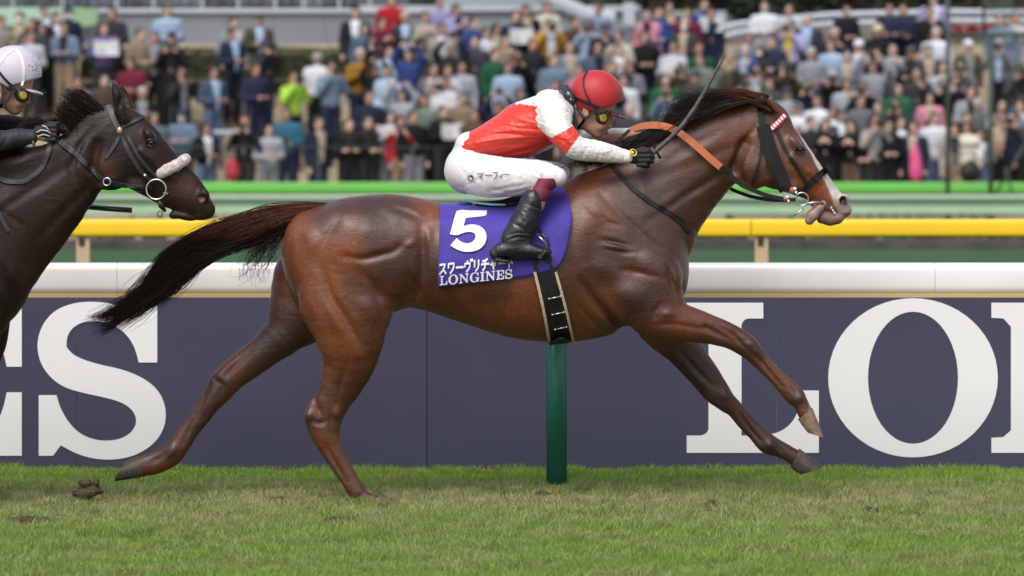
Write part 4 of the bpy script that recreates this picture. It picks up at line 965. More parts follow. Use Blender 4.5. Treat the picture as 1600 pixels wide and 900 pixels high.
# reins
reins = empty('reins', P(1127, 262, -.15)); tag(reins, 'black leather reins with an orange rubber grip, running from the gloves to the bit', 'reins')
strap('rubber_grip', [(984, 203), (1000, 197), (1020, 195), (1040, 197), (1060, 205), (1085, 225), (1108, 246), (1127, 262)], [8, 10, 11, 11, 11, 11, 11, 11], M_orange, reins, th=.005, ys=[-.06, -.07, -.09, -.11, -.13, -.145, -.142, -.135], nw=3)
strap('rein', [(1126, 261), (1142, 276), (1165, 292), (1195, 305), (1230, 312), (1243, 312)], [9, 8, 7, 7, 6, 6], M_blk, reins, th=.006, ys=[-.137, -.125, -.12, -.118, -.11, -.105])
strap('rein', [(1020, 224), (1030, 245), (1032, 248)], 4, M_blk, reins, th=.004, ys=[-.2, -.19, -.18])
strap('rein', [(1136, 292), (1150, 299), (1172, 307), (1200, 312), (1230, 313)], [5, 5.5, 6, 6, 6], M_blk, reins, th=.006, ys=[.12, .11, .10, .09, .08])
strap('rein', [(984, 203), (974, 212), (962, 224)], 5, M_blk, reins, th=.005, ys=[-.06, -.06, -.06])
adopt(reins)
# eye, tongue, teeth (parts of the horse)
M_eye = mat('eye', (.006, .004, .004), rough=.08, spec=.8, coat=.6); M_tongue = mat('tongue', (.36, .215, .19), rough=.38, spec=.5, var=.75, vs=40, sub=.1, bump=.2, bs=80, bdist=.003); M_lid = mat('eyelid skin', (.02, .014, .012), rough=.5)
for s in (-1, 1):
    mb = MB(); p = P(1250.5, 233, s*.072); mb.ball(p, (.019, .017, .017), 14, 10); mb.build('eye', M_eye, horse1, True)
    mb = MB(); q = [P(1243, 236, s*.082), P(1247, 229, s*.09), P(1253, 229.5, s*.089), P(1258, 235, s*.078)]; mb.tube(q, [.003, .0055, .0055, .003], 8); q = [P(1243, 236, s*.082), P(1249, 239, s*.088), P(1258, 235, s*.078)]; mb.tube(q, [.003, .0035, .003], 8); mb.build('eyelid', M_lid, horse1, True)
T = Field(grid(P(1250, 0)[0], P(1330, 0)[0], .003), grid(-.09, .06, .003), grid(P(0, 358)[2], P(0, 305)[2], .003))
T.path([P(1287, 318, -.03), P(1279, 325, -.055), P(1270, 336, -.062), P(1265, 344, -.06)], [.016, .024, .027, .023], k=.01)
v_, f_ = T.mesh(); mesh_np('tongue', relax(v_, f_, 2), f_.astype(np.int32), M_tongue, horse1)
T = Field(grid(P(1270, 0)[0], P(1335, 0)[0], .003), grid(-.09, .06, .003), grid(P(0, 362)[2], P(0, 305)[2], .003))
T.path([P(1278, 328, -.015), P(1286, 339, -.02), P(1297, 343, -.02), P(1309, 341, -.02), P(1318, 336, -.012)], [.022, .024, .023, .020, .014], k=.03)
M_lip = mat('grey pink lip', (.22, .135, .115), rough=.5, var=.6, vs=30, bump=.4, bs=120, bdist=.003)
v_, f_ = T.mesh(); mesh_np('lower_lip', relax(v_, f_, 2), f_.astype(np.int32), M_lip, horse1)
M_tooth = mat('teeth', (.55, .47, .33), rough=.35)
for i in range(3): mb = MB(); p = P(1299+i*2.6, 325+i*4, -.058+i*.003); mb.ball(p, (.0055, .005, .0085), 8, 6); mb.build('tooth', M_tooth, horse1, True)
# ---------------------------------------------------------------- hair
def strands(name, guides, n, m, parent, spread, rad=.0016, seg=12, frizz=.012, seed=1, lenvar=.35, yspread=.04, wave=1.0):
    """guides: list of (x,y,z) world polylines; strands blend between neighbours and fray towards the tip"""
    rr = np.random.RandomState(seed); Vs, Fs = [], []; G = []
    for gd in guides:
        gd = np.array(gd, float); L_ = np.r_[0, np.cumsum(np.linalg.norm(np.diff(gd, axis=0), axis=1))]; q = np.linspace(0, L_[-1], 24); G.append(np.stack([np.interp(q, L_, gd[:, k]) for k in range(3)], 1))
    G = np.array(G); tt = np.linspace(0, 1, 24)
    for i in range(n):
        u = rr.rand()*(len(G)-1); a = int(u); f = u-a; c = G[a]*(1-f)+G[min(a+1, len(G)-1)]*f
        ln = 1-lenvar*rr.rand()**1.5; q = np.linspace(0, ln, seg+1); p = np.stack([np.interp(q, tt, c[:, k]) for k in range(3)], 1)
        ph = rr.rand(3)*6.28; fr = rr.uniform(2, 5, 3); am = frizz*rr.uniform(.3, 1.6)
        for k in range(3): p[:, k] += am*wave*q*np.sin(fr[k]*q*3+ph[k])
        off = rr.normal(0, 1, 3)*spread; off[1] = rr.normal(0, 1)*yspread
        p += off*(.35+.65*q[:, None])
        r = rad*rr.uniform(.7, 1.3)*(1-.75*q**2)
        t = np.gradient(p, axis=0); t /= np.linalg.norm(t, axis=1)[:, None]+1e-9
        n1 = np.cross(t, (0, 1, 0)); n1 /= np.linalg.norm(n1, axis=1)[:, None]+1e-9; n2 = np.cross(t, n1); b = len(Vs)*3*(seg+1)
        ring = np.stack([p+n1*r[:, None], p+(-.5*n1+.866*n2)*r[:, None], p+(-.5*n1-.866*n2)*r[:, None]], 1).reshape(-1, 3); Vs.append(ring)
        j = np.arange(seg)[:, None]*3; k3 = np.arange(3)[None, :]; k4 = (k3+1) % 3
        Fs.append(np.stack([j+k3, j+k4, j+3+k4, j+3+k3], -1).reshape(-1, 4)+b)
    o = mesh_np(name, np.concatenate(Vs), np.concatenate(Fs).astype(np.int32), m, parent); return o
def hair_mat(name, root, tip):
    m = bpy.data.materials.new(name); m.use_nodes = True; t = m.node_tree; b = t.nodes['Principled BSDF']; N = t.nodes.new; L = t.links.new
    g_ = N('ShaderNodeNewGeometry'); mx = N('ShaderNodeMix'); mx.data_type = 'RGBA'; mx.inputs[6].default_value = (*root, 1); mx.inputs[7].default_value = (*tip, 1); L(g_.outputs['Random Per Island'], mx.inputs['Factor']); L(mx.outputs[2], b.inputs['Base Color'])
    b.inputs['Roughness'].default_value = .5; b.inputs['Specular IOR Level'].default_value = .22; return m
M_tail = hair_mat('dark tail hair', (.007, .0045, .004), (.026, .013, .009)); M_redhair = hair_mat('reddish hair', (.04, .013, .007), (.13, .042, .018)); M_mane = hair_mat('mane hair', (.010, .007, .006), (.035, .018, .012))
def Wg(pts, y=0.0): return [P(a, b, y+(c[0] if c else 0)) for a, b, *c in pts]
TG = [Wg([(505, 322), (460, 321), (410, 328), (365, 342), (325, 356), (290, 372), (262, 394), (245, 420), (222, 446), (192, 472), (158, 494)]),
      Wg([(500, 325), (455, 330), (405, 342), (355, 356), (308, 376), (275, 400), (250, 428), (222, 458), (186, 484), (142, 506)]),
      Wg([(495, 330), (450, 342), (400, 356), (345, 374), (302, 396), (268, 426), (240, 455), (205, 480), (170, 498), (150, 505)]),
      Wg([(492, 336), (445, 354), (398, 370), (345, 388), (302, 410), (270, 438), (240, 464), (208, 486), (180, 502), (152, 516)]),
      Wg([(488, 340), (445, 362), (402, 378), (355, 392), (315, 412), (282, 440), (256, 464), (232, 482), (206, 498), (182, 508)])]
strands('tail', TG, 1500, M_tail, horse1, .011, .0017, 18, .030, 3, .55, .026)
for sd_, pts in ((41, [[(300, 388), (262, 420), (225, 458), (180, 488), (138, 500)], [(290, 395), (255, 428), (220, 462), (178, 490), (134, 498)]]), (42, [[(290, 400), (255, 436), (222, 470), (190, 496), (160, 522)], [(285, 405), (250, 442), (220, 474), (190, 500), (150, 520)]]), (43, [[(296, 380), (268, 396), (248, 416), (228, 440), (210, 450)], [(300, 376), (274, 388), (250, 408), (232, 432)]])):
    strands('tail_wisps', [Wg(p) for p in pts], 150, M_tail, horse1, .007, .0015, 14, .014, sd_, .45, .02)
strands('tail_top_hair', [Wg([(515, 320), (470, 318), (420, 324), (370, 338), (320, 356), (285, 374)], -.045), Wg([(505, 326), (460, 330), (410, 342), (370, 355), (330, 368)], -.055), Wg([(500, 332), (455, 342), (420, 354), (390, 368), (365, 378)], -.055)], 900, M_redhair, horse1, .010, .0015, 12, .016, 4, .7, .012)
W1 = [Wg([(480, 336), (455, 352), (440, 378), (425, 400), (415, 425), (412, 452)]), Wg([(470, 340), (440, 362), (420, 388), (408, 410), (404, 432)]), Wg([(450, 350), (420, 372), (395, 402), (384, 430), (378, 452)]), Wg([(440, 355), (410, 375), (388, 395), (378, 418)])]
strands('tail_wisps', W1, 170, M_tail, horse1, .016, .0014, 14, .030, 6, .75, .04)
W2 = [Wg([(340, 385), (318, 408), (296, 432), (280, 452), (262, 470)]), Wg([(320, 398), (298, 425), (276, 448), (250, 470)]), Wg([(300, 410), (276, 440), (248, 468), (228, 486)])]
strands('tail_wisps', W2, 120, M_tail, horse1, .014, .0013, 12, .018, 8, .5, .03)
W3 = [Wg([(330, 362), (290, 378), (255, 405), (232, 440), (222, 465)]), Wg([(300, 372), (262, 392), (240, 415), (226, 436)])]
strands('tail_wisps', W3, 90, M_tail, horse1, .012, .0012, 12, .012, 9, .4, .03)
# mane blown back along the crest
MG = [Wg([(1196, 158), (1165, 158), (1130, 168), (1100, 180), (1065, 195), (1030, 215), (1005, 232)], -.095), Wg([(1196, 152), (1160, 150), (1120, 155), (1085, 165), (1050, 188), (1020, 210)], -.02),
      Wg([(1200, 150), (1160, 144), (1115, 148), (1080, 156), (1056, 172), (1040, 192)], .01)]
strands('mane', MG, 750, M_mane, horse1, .012, .0018, 12, .014, 12, .45, .03)
MG2 = [Wg([(1120, 168), (1080, 178), (1040, 205), (1000, 230), (960, 248), (915, 262)], -.05), Wg([(1100, 168), (1060, 185), (1020, 210), (985, 226), (950, 240), (905, 252)], -.02), Wg([(1060, 190), (1025, 206), (990, 220), (950, 236), (900, 256), (880, 264)], -.06)]
strands('mane', [Wg([(1190, 158), (1150, 148), (1110, 146), (1075, 150), (1050, 166), (1042, 184)], -.05), Wg([(1150, 160), (1110, 156), (1078, 164), (1056, 184), (1050, 200)], -.05), Wg([(1120, 170), (1086, 176), (1050, 196), (1020, 206), (1000, 200)], -.06)], 330, M_mane, horse1, .018, .0013, 14, .045, 51, .6, .03)
strands('mane', MG2, 750, M_mane, horse1, .014, .0019, 12, .012, 13, .45, .03)
MG3 = [Wg([(1130, 156), (1100, 153), (1078, 156), (1060, 164)], -.01), Wg([(1100, 165), (1075, 165), (1058, 172), (1046, 186)], -.02), Wg([(1080, 172), (1056, 182), (1042, 196), (1034, 206)], -.01)]
strands('mane', MG3, 300, M_mane, horse1, .016, .0012, 12, .034, 14, .7, .04)
strands('forelock', [Wg([(1216, 176), (1200, 160), (1175, 148), (1148, 143), (1120, 143)], -.085), Wg([(1214, 172), (1192, 155), (1168, 144), (1130, 142)], -.03), Wg([(1202, 174), (1185, 164), (1160, 154), (1132, 152)], -.095)], 420, M_redhair, horse1, .006, .0017, 10, .008, 15, .4, .018)
# ================================================================ JOCKEY OF THE LEADER
M_skin = mat('skin', (.42, .22, .145), rough=.5, spec=.4, var=.88, vs=30, sub=.08)
def cloth_mat(name, rough=.6, spec=.3, bump=.35, bs=14, dirt=(.10, .085, .05), bd=.012, aniso=(1, 1, 1)):
    """fabric coloured by its 'Col' attribute, spattered with mud where 'Mud' is high"""
    m = bpy.data.materials.new(name); m.use_nodes = True; t = m.node_tree; b = t.nodes['Principled BSDF']; N = t.nodes.new; L = t.links.new
    a = N('ShaderNodeVertexColor'); a.layer_name = 'Col'; u = N('ShaderNodeVertexColor'); u.layer_name = 'Mud'; tc = N('ShaderNodeTexCoord')
    nz = N('ShaderNodeTexNoise'); nz.inputs['Scale'].default_value = 95; nz.inputs['Detail'].default_value = 6; nz.inputs['Roughness'].default_value = .7; mp = N('ShaderNodeMapping'); mp.inputs['Rotation'].default_value = (0, -.6, 0); mp.inputs['Scale'].default_value = (.55, 1, 1.2); L(tc.outputs['Object'], mp.inputs[0]); L(mp.outputs[0], nz.inputs['Vector'])
    n2 = N('ShaderNodeTexNoise'); n2.inputs['Scale'].default_value = 18; L(tc.outputs['Object'], n2.inputs['Vector'])
    s1 = N('ShaderNodeMath'); s1.operation = 'MULTIPLY_ADD'; L(n2.outputs['Fac'], s1.inputs[0]); s1.inputs[1].default_value = .45; L(nz.outputs['Fac'], s1.inputs[2])
    s2 = N('ShaderNodeMath'); s2.operation = 'MULTIPLY_ADD'; L(u.outputs['Color'], s2.inputs[0]); s2.inputs[1].default_value = .36; L(s1.outputs[0], s2.inputs[2])
    r = N('ShaderNodeMapRange'); r.inputs[1].default_value = .97; r.inputs[2].default_value = 1.07; L(s2.outputs[0], r.inputs[0])
    mx = N('ShaderNodeMix'); mx.data_type = 'RGBA'; L(r.outputs[0], mx.inputs['Factor']); L(a.outputs['Color'], mx.inputs[6]); mx.inputs[7].default_value = (*dirt, 1); L(mx.outputs[2], b.inputs['Base Color'])
    n3 = N('ShaderNodeTexNoise'); n3.inputs['Scale'].default_value = bs; n3.inputs['Detail'].default_value = 3; n3.inputs['Distortion'].default_value = .6
    m3 = N('ShaderNodeMapping'); m3.inputs['Scale'].default_value = aniso; L(tc.outputs['Object'], m3.inputs[0]); L(m3.outputs[0], n3.inputs['Vector'])
    bp = N('ShaderNodeBump'); bp.inputs['Strength'].default_value = bump; bp.inputs['Distance'].default_value = bd; L(n3.outputs['Fac'], bp.inputs['Height']); L(bp.outputs[0], b.inputs['Normal'])
    b.inputs['Roughness'].default_value = rough; b.inputs['Specular IOR Level'].default_value = spec; b.inputs['Sheen Weight'].default_value = .15
    return m
def fmesh(name, f, m, parent, n=2):
    v_, f_ = f.mesh(); v_ = relax(v_, f_, n); return mesh_np(name, v_, f_.astype(np.int32), m, parent), v_
def box_field(x0, x1, z0, z1, y0, y1, h): return Field(grid(P(x0, 0)[0], P(x1, 0)[0], h), grid(y0, y1, h), grid(P(0, z1)[2], P(0, z0)[2], h))
jockey = empty('person', P(800, 300, 0)); tag(jockey, 'jockey in red silks with white sleeves and red helmet, crouched over the leading bay', 'person')
def rider_body(name, parent, dx=0, dz=0, Y0=0, m=None, nearhand=(998, 247, -.19), farhand=(1020, 214, .12), elbows=((891, 228), (891, 228))):
    q = lambda x, z, y: P(x+dx, z+dz, y+Y0)
    f = Field(grid(q(690, 0, 0)[0], q(1045, 0, 0)[0], .006), grid(Y0-.42, Y0+.42, .007), grid(q(0, 420, 0)[2], q(0, 105, 0)[2], .006))
    f.path([q(734, 258, 0), q(764, 238, 0), q(805, 212, 0), q(850, 186, 0)], [.085, .08, .09, .09], k=.03)
    for s in (-1, 1):
        f.ell(q(856, 186, s*.1), (.065, .07, .06), k=.04)
        f.path([q(740, 268, s*.08), q(800, 277, s*.19), q(858, 275, s*.27)], [.08, .07, .050], k=.02)
        f.path([q(855, 276, s*.27), q(835, 318, s*.31), q(800, 372, s*.345)], [.05, .048, .032], k=.01)
        f.path([q(800, 374, s*.345), q(785, 392, s*.345), q(845, 393, s*.345)], [.032, .03, .024], k=.01)
        h = nearhand if s < 0 else farhand
        e0, e1 = elbows[0 if s < 0 else 1]
        f.path([q(866, 178, s*.16), q(e0, e1, s*.225), q((e0+h[0])/2, (e1+h[1])/2-1, (s*.225+h[2])/2), q(h[0]-12, h[1]-1, h[2])], [.06, .042, .036, .024], k=.012)
        f.ell(q(h[0], h[1], h[2]), (.036, .02, .03), k=.012)
    # neck, skull, face
    f.path([q(872, 180, 0), q(905, 186, 0)], [.060, .054], k=.02)
    f.ell(q(927, 162, 0), (.108, .077, .098), .25, .03); f.ell(q(935, 186, 0), (.062, .058, .085), -.25, .03)
    f.path([q(912, 192, -.045), q(932, 209, -.022)], [.028, .02], k=.02); f.path([q(912, 192, .045), q(932, 209, .022)], [.028, .02], k=.02); f.ell(q(934, 209, 0), (.024, .024, .02), 0, .02)
    f.path([q(951, 184, 0), q(954, 196, 0)], [.009, .013], k=.012); f.ell(q(951, 198, 0), (.013, .018, .010), 0, .008)
    f.ell(q(946, 205, 0), (.012, .022, .006), -.3, .006); f.ell(q(943, 208.5, 0), (.011, .02, .006), -.3, .006); f.ell(q(948, 206.7, 0), (.012, .026, .002), -.3, .004, 'sub')
    for s in (-1, 1):
        f.ell(q(944, 186, s*.034), (.018, .018, .012), 0, .012, 'sub'); f.ell(q(941, 186, s*.034), (.013, .013, .012), 0, .004)
        f.ell(q(936, 198, s*.042), (.022, .014, .016), 0, .02)
        f.ell(q(915, 176, s*.078), (.017, .010, .027), .2, .005); f.ell(q(915.5, 175, s*.089), (.009, .006, .016), .2, .004, 'sub')
    return fmesh(name, f, m or M_skin, parent)
rider_body('body', jockey)
M_silk = cloth_mat('silks', rough=.42, spec=.45, bump=.55, bs=9, dirt=(.09, .08, .055), bd=.02, aniso=(1, 1, 2.2))
f = box_field(700, 990, 135, 265, -.34, .34, .0048)
f.chain(ribs([((719, 214), (752, 247), 0, .15), ((737, 198), (775, 249), 0, .165), ((768, 180), (812, 249), 0, .175), ((800, 162), (838, 242), 0, .188), ((830, 151), (862, 232), 0, .20), ((853, 145), (880, 215), 0, .185), ((872, 150), (888, 195), 0, .12)]), k=.02)
ARMN = [((832, 172), (884, 160), -.13, .085), ((840, 190), (893, 172), -.17, .078), ((850, 207), (895, 193), -.205, .070), ((866, 225), (903, 207), -.235, .062), ((882, 242), (913, 215), -.245, .057), ((902, 250), (922, 217), -.24, .052), ((922, 252), (935, 219), -.235, .047), ((945, 254), (952, 224), -.22, .041), ((965, 255), (968, 230), -.205, .036), ((979, 255), (983, 235), -.198, .032)]
f.chain(ribs(ARMN), k=.022)
f.chain(ribs([((840, 175), (892, 160), .13, .085), ((868, 214), (905, 190), .22, .065), ((890, 232), (920, 200), .235, .055), ((925, 226), (935, 200), .22, .045), ((970, 222), (972, 200), .18, .036), ((1008, 218), (1008, 200), .15, .03)]), k=.022)
# folds: drag lines from the armpit and the waist
for pts, a_, s_ in [([(745, 232), (790, 226), (850, 222)], 5, 9), ([(755, 244), (800, 238), (850, 228)], 5, 7), ([(735, 215), (775, 212), (820, 200)], 4, 9), ([(760, 190), (800, 195), (835, 190)], 3, 9), ([(842, 170), (838, 190), (848, 207)], 5, 6), ([(870, 215), (884, 222), (895, 240)], 5, 7), ([(905, 222), (912, 235), (908, 247)], 6, 6), ([(925, 222), (935, 240), (930, 252)], 3, 6), ([(860, 185), (875, 200), (880, 212)], 4, 8), ([(745, 205), (780, 200), (815, 185)], -3, 8), ([(790, 245), (820, 240), (860, 226)], -5, 6), ([(955, 228), (960, 242), (955, 252)], 3, 5), ([(970, 230), (974, 243), (970, 254)], 2, 4), ([(720, 222), (745, 240), (755, 248)], 4, 6)]:
    f.crease([P(a, b) for a, b in pts], a_*.001, s_*.001*1.3, -1)
rf = random.Random(77)
for i in range(34):                                   # fine drag creases between armpit, waist and back
    x0 = rf.uniform(725, 800); z0 = 250-(x0-715)*.30-rf.uniform(0, 55); x1 = x0+rf.uniform(28, 65); z1 = z0+(208-z0)*rf.uniform(.25, .6)
    f.crease([P(x0, z0), P((x0+x1)/2, (z0+z1)/2+rf.uniform(-3, 3)), P(x1, z1)], rf.choice((-1, 1))*rf.uniform(.0015, .0035), rf.uniform(.005, .009), -1)
for i in range(16):
    x0 = rf.uniform(845, 975); z0 = 175+(x0-845)*.5; z0 = min(z0, 238); f.crease([P(x0, z0-10), P(x0+rf.uniform(-6, 9), z0+4), P(x0+rf.uniform(-8, 10), z0+16)], rf.uniform(.0015, .0032), rf.uniform(.005, .008), -1)
o, v_ = fmesh('silks_shirt', f, M_silk, jockey, 1)
x_, z_ = px_(v_), pz_(v_); RED, WHI = (.62, .032, .016), (.72, .70, .67)
c_ = np.tile(np.array(RED), (len(v_), 1))
seam = np.interp(z_, [140, 158, 163, 166, 190, 205, 214, 225], [780, 809, 816, 838, 838, 846, 860, 880]); white = (x_ > seam+1.5*np.sin(z_*.5)) & (z_ < 226)
back = (z_ < 160-(x_-809)*.27+3) & (x_ > 806); white |= back
def side(ax, ay, bx, by): return (bx-ax)*(z_-ay)-(by-ay)*(x_-ax)
arm = (x_ > 866) | ((x_ > 858) & (z_ > 222)); band = (side(864, 214, 889, 200) > 0) & (side(884, 241, 905, 213) < 0) & (v_[:, 1] < -.12) & (x_ > 862)
white |= (side(884, 241, 905, 213) > 0) & (x_ > 884)
white |= (v_[:, 1] > .12) & (x_ > 855)
band |= (v_[:, 1] > .12) & (x_ > 925) & (x_ < 950)
slash = (np.abs((z_-236)+(x_-850)*.62) < 3) & (x_ > 838) & (x_ < 866) & (v_[:, 1] < 0) & (~arm | (z_ < 232)); white |= slash
c_[white] = WHI; c_[band] = RED
set_cols(o, c_)
mud = .30*S5((x_-850)/40)+.10; mud = np.where((x_ > 872) & (x_ < 905) & (z_ < 205), .42, mud); mud = np.where(x_ > 900, .36+.10*S5((x_-930)/50), mud); mud = np.where(x_ < 838, .05, mud); set_cols(o, np.repeat(mud[:, None], 3, 1), 'Mud')
# breeches
M_breech = cloth_mat('breeches', rough=.5, spec=.4, bump=.5, bs=10, dirt=(.25, .20, .15), bd=.016, aniso=(2.0, 1, .8))
f = box_field(685, 900, 205, 320, -.38, .38, .0048)
f.chain(ribs([((716, 214), (752, 244), 0, .14), ((704, 232), (760, 262), 0, .155), ((698, 254), (762, 285), 0, .15)]), k=.02)
f.ell(P(729, 263, 0), (.105, .155, .112), -.2, .03)
f.chain(ribs([((736, 232), (729, 299), -.07, .11), ((752, 239), (744, 306), -.12, .11), ((772, 243), (765, 309), -.17, .098), ((805, 247), (802, 307), -.21, .086), ((836, 249), (838, 302), -.245, .074), ((860, 253), (860, 298), -.265, .066), ((874, 262), (868, 292), -.275, .055)]), k=.02)
f.chain(ribs([((734, 236), (728, 290), .07, .11), ((760, 240), (760, 300), .15, .10), ((810, 246), (815, 296), .21, .082), ((858, 251), (858, 290), .26, .062), ((880, 257), (872, 284), .27, .05)]), k=.02)
for pts, a_, s_ in [([(735, 250), (770, 262), (810, 268)], 3, 7), ([(712, 250), (730, 275), (740, 300)], 3, 8), ([(755, 300), (790, 292), (830, 285)], 4, 7), ([(775, 306), (810, 298), (850, 285)], 4, 6), ([(830, 262), (845, 275), (850, 295)], 4, 6), ([(848, 256), (862, 270), (866, 288)], 3, 6), ([(720, 236), (750, 250), (775, 250)], 4, 6), ([(800, 252), (830, 262), (845, 262)], -3, 7), ([(715, 292), (740, 284), (760, 270)], 3, 7)]:
    f.crease([P(a, b) for a, b in pts], a_*.001, s_*.001*1.2, -1)
for i in range(26):
    x0 = rf.uniform(710, 850); z0 = rf.uniform(250, 300); a_ = rf.choice((.2, -.5, -.8)); L_ = rf.uniform(14, 34)
    f.crease([P(x0, z0), P(x0+L_*.5, z0+a_*L_*.5+rf.uniform(-2, 2)), P(x0+L_, z0+a_*L_)], rf.choice((-1, 1))*rf.uniform(.0012, .003), rf.uniform(.005, .008), -1)
o, v_ = fmesh('breeches', f, M_breech, jockey, 1); x_, z_ = px_(v_), pz_(v_)
set_cols(o, np.tile(np.array((.70, .65, .67)), (len(v_), 1))); set_cols(o, np.repeat(.22+.35*S5((z_-275)/25)[:, None]*(x_[:, None] < 760), 3, 1), 'Mud')
NB = f.near_map(); fxs, fzs = f.xs, f.zs
M_ink = mat('black ink', (.02, .02, .02), rough=.7)
sfb = lambda x, z: surf(NB, fxs, fzs, x, z)
for ch, x0, y0, sw, sh in [('o', 730, 284, 11, 11), ('.', 739, 286, 12, 10), ('マ', 745, 281, 12, 11), ('ー', 757, 281, 13, 13), ('フ', 769, 281.5, 10, 13), ('ィ', 779, 281, 8, 10), ('ー', 786, 280, 11, 11)]:
    polys = [(stroke(s_, .12 if ch not in 'ー' else .11), []) for s_ in KANA[ch]]
    VV, FF = [], []
    for outer, holes in polys:
        V, F = glyph_tris(outer, holes, .3); n = len(VV)
        for v in V: VV.append(drape(x0+v[0]*sw, y0-v[1]*sh+(v[0]*sw+x0-729)*-.04, .009, sf=sfb))
        FF += [tuple(i+n for i in t_) for t_ in F]
    mesh_np('lettering', np.array(VV), FF, M_ink, jockey)
# socks and boots
M_sock = mat('maroon sock', (.16, .012, .045), rough=.7, bump=.4, bs=200, bdist=.002)
M_boot = mat('black boot leather', (.007, .0075, .009), rough=.3, spec=.5, var=(.014, .016, .02), vs=14, bump=.7, bs=18, bdist=.014, coat=.12)
for s in (-1, 1):
    a = -s
    f = box_field(805, 885, 278, 335, min(s*.2, s*.4), max(s*.2, s*.4), .004)
    f.chain(ribs([((838, 286), (872, 278), s*.285, .058), ((824, 296), (871, 288), s*.292, .058), ((820, 303), (869, 301), s*.30, .058), ((824, 311), (856, 312), s*.306, .052), ((824, 320), (843, 323), s*.31, .045)]), k=.01)
    fmesh('sock', f, M_sock, jockey, 1)
    f = box_field(765, 880, 295, 418, min(s*.22, s*.44), max(s*.22, s*.44), .004)
    f.chain(ribs([((817, 303), (848, 319), s*.312, .062), ((808, 320), (846, 334), s*.32, .060), ((798, 340), (841, 350), s*.332, .056), ((789, 358), (834, 364), s*.343, .05), ((781, 374), (828, 377), s*.348, .045)]), k=.01)
    f.chain(ribs([((775, 384), (777, 408), s*.348, .030), ((786, 374), (786, 407), s*.348, .040), ((806, 372), (806, 406), s*.35, .043), ((828, 379), (828, 404), s*.353, .042), ((846, 385), (846, 402), s*.355, .036), ((856, 388), (856, 400), s*.355, .026)]), k=.012)
    f.chain(ribs([((776, 403), (776, 409), s*.348, .034), ((795, 405), (795, 411), s*.35, .036)]), k=.004)
    for pts, a_, s2 in [([(792, 372), (810, 366), (830, 370)], 4, 5), ([(788, 366), (808, 360), (834, 362)], 3, 4), ([(800, 345), (815, 352), (822, 362)], 4, 5), ([(815, 330), (824, 342), (820, 355)], -4, 6), ([(776, 398), (810, 397), (850, 395)], 3, 3), ([(822, 315), (838, 322), (850, 328)], 3, 5), ([(810, 378), (820, 386), (818, 396)], 2, 4)]:
        f.crease([P(x, z) for x, z in pts], a_*.001, s2*.001*1.3, s, 0)
    fmesh('boot', f, M_boot, jockey, 1)
# gloves: five fingers closed round the rein and the whip
M_glove = mat('black glove', (.010, .010, .011), rough=.75, bump=.6, bs=160, bdist=.004)
def glove(name, parent, hx, hz, hy, s, m, Y0=0, whip=True):
    q = lambda x, z, y: P(x, z, y+Y0)
    f = Field(grid(P(hx-22, 0)[0], P(hx+34, 0)[0], .0026), grid(hy+Y0-.075, hy+Y0+.075, .0026), grid(P(0, hz+26)[2], P(0, hz-24)[2], .0026))
    f.cone(q(hx-15, hz-1, hy), q(hx-8, hz-1, hy), .030, .031, k=.006)
    f.ell(q(hx-1, hz-1, hy), (.040, .024, .036), -.15, .012)
    for i in range(4):
        z = hz-10.5+i*7.0; x = hx+5-(i == 3)*3-(i == 0)*1; r = (.0105, .011, .0105, .009)[i]; L_ = (13, 15, 14, 11)[i]
        f.path([q(x-5, z+1, hy+s*.020), q(x+L_*.62, z+.5, hy+s*.030), q(x+L_, z+2.5, hy+s*.012), q(x+L_*.62, z+3.5, hy-s*.012), q(x+L_*.1, z+3, hy-s*.016)], [r*1.1, r*1.06, r, r*.92, r*.85], k=.004)
    f.path([q(hx-8, hz-9, hy-s*.018), q(hx+4, hz-14, hy-s*.020), q(hx+14, hz-13, hy-s*.004)], [.013, .0115, .009], k=.005)
    return fmesh(name, f, m, parent, 1)
glove('glove', jockey, 1000, 246.5, -.19, -1, M_glove); glove('glove', jockey, 1023, 213, .13, 1, M_glove)
# watch on the near wrist
M_gold = mat('gold badge', (.75, .55, .12), rough=.3, metal=.8)
mb = MB(); p = P(989.5, 238.5, -.23); mb.torus(p, .016, .0032, (.15, -1, .25), 18, 6); mb.build('watch_rim', M_gold, jockey, True); mb = MB(); mb.ball(P(988.5, 239, -.232), (.009, .004, .009), 10, 6); mb.build('badge', M_gold, jockey, True)
# helmet
M_helm = cloth_mat('red helmet cover', rough=.5, spec=.4, bump=.12, bs=30, dirt=(.10, .02, .015), bd=.004)
def helmet(px, pz, Y0, parent, m, col, tilt=-.30, mud=.8, seam=None):
    f = box_field(px-55, px+60, pz-52, pz+50, Y0-.16, Y0+.16, .004)
    c = P(px, pz, Y0); f.ell(c, (.132, .112, .124), tilt, .0)
    n = (math.sin(-tilt)*-1, math.cos(tilt))
    nx, nz = math.sin(tilt), -math.cos(tilt)          # points down out of the opening
    cut = P(px-2, pz+22, Y0)
    def fn(X, Y, Z): return np.broadcast_to(-((X-cut[0])*(-nx)+(Z-cut[2])*nz), np.broadcast_shapes(X.shape, Y.shape, Z.shape))
    f.G = np.maximum(f.G, ((f.xs[:, None, None]-cut[0])*(-nx)+(f.zs[None, None, :]-cut[2])*nz+0*f.ys[None, :, None]).astype(np.float32))
    ca, sa = math.cos(tilt), math.sin(tilt)
    b0 = P(px+30, pz+31, Y0); f.ell(b0, (.052, .078, .009), tilt, .012)
    f.ell(P(px+11, pz-39, Y0), (.008, .008, .006), 0, .006)
    o, v_ = fmesh('helmet', f, m, parent, 1); set_cols(o, np.tile(np.array(col), (len(v_), 1))); x_ = px_(v_)
    set_cols(o, np.repeat((mud*S5((x_-px+5)/45))[:, None], 3, 1), 'Mud'); return o, f
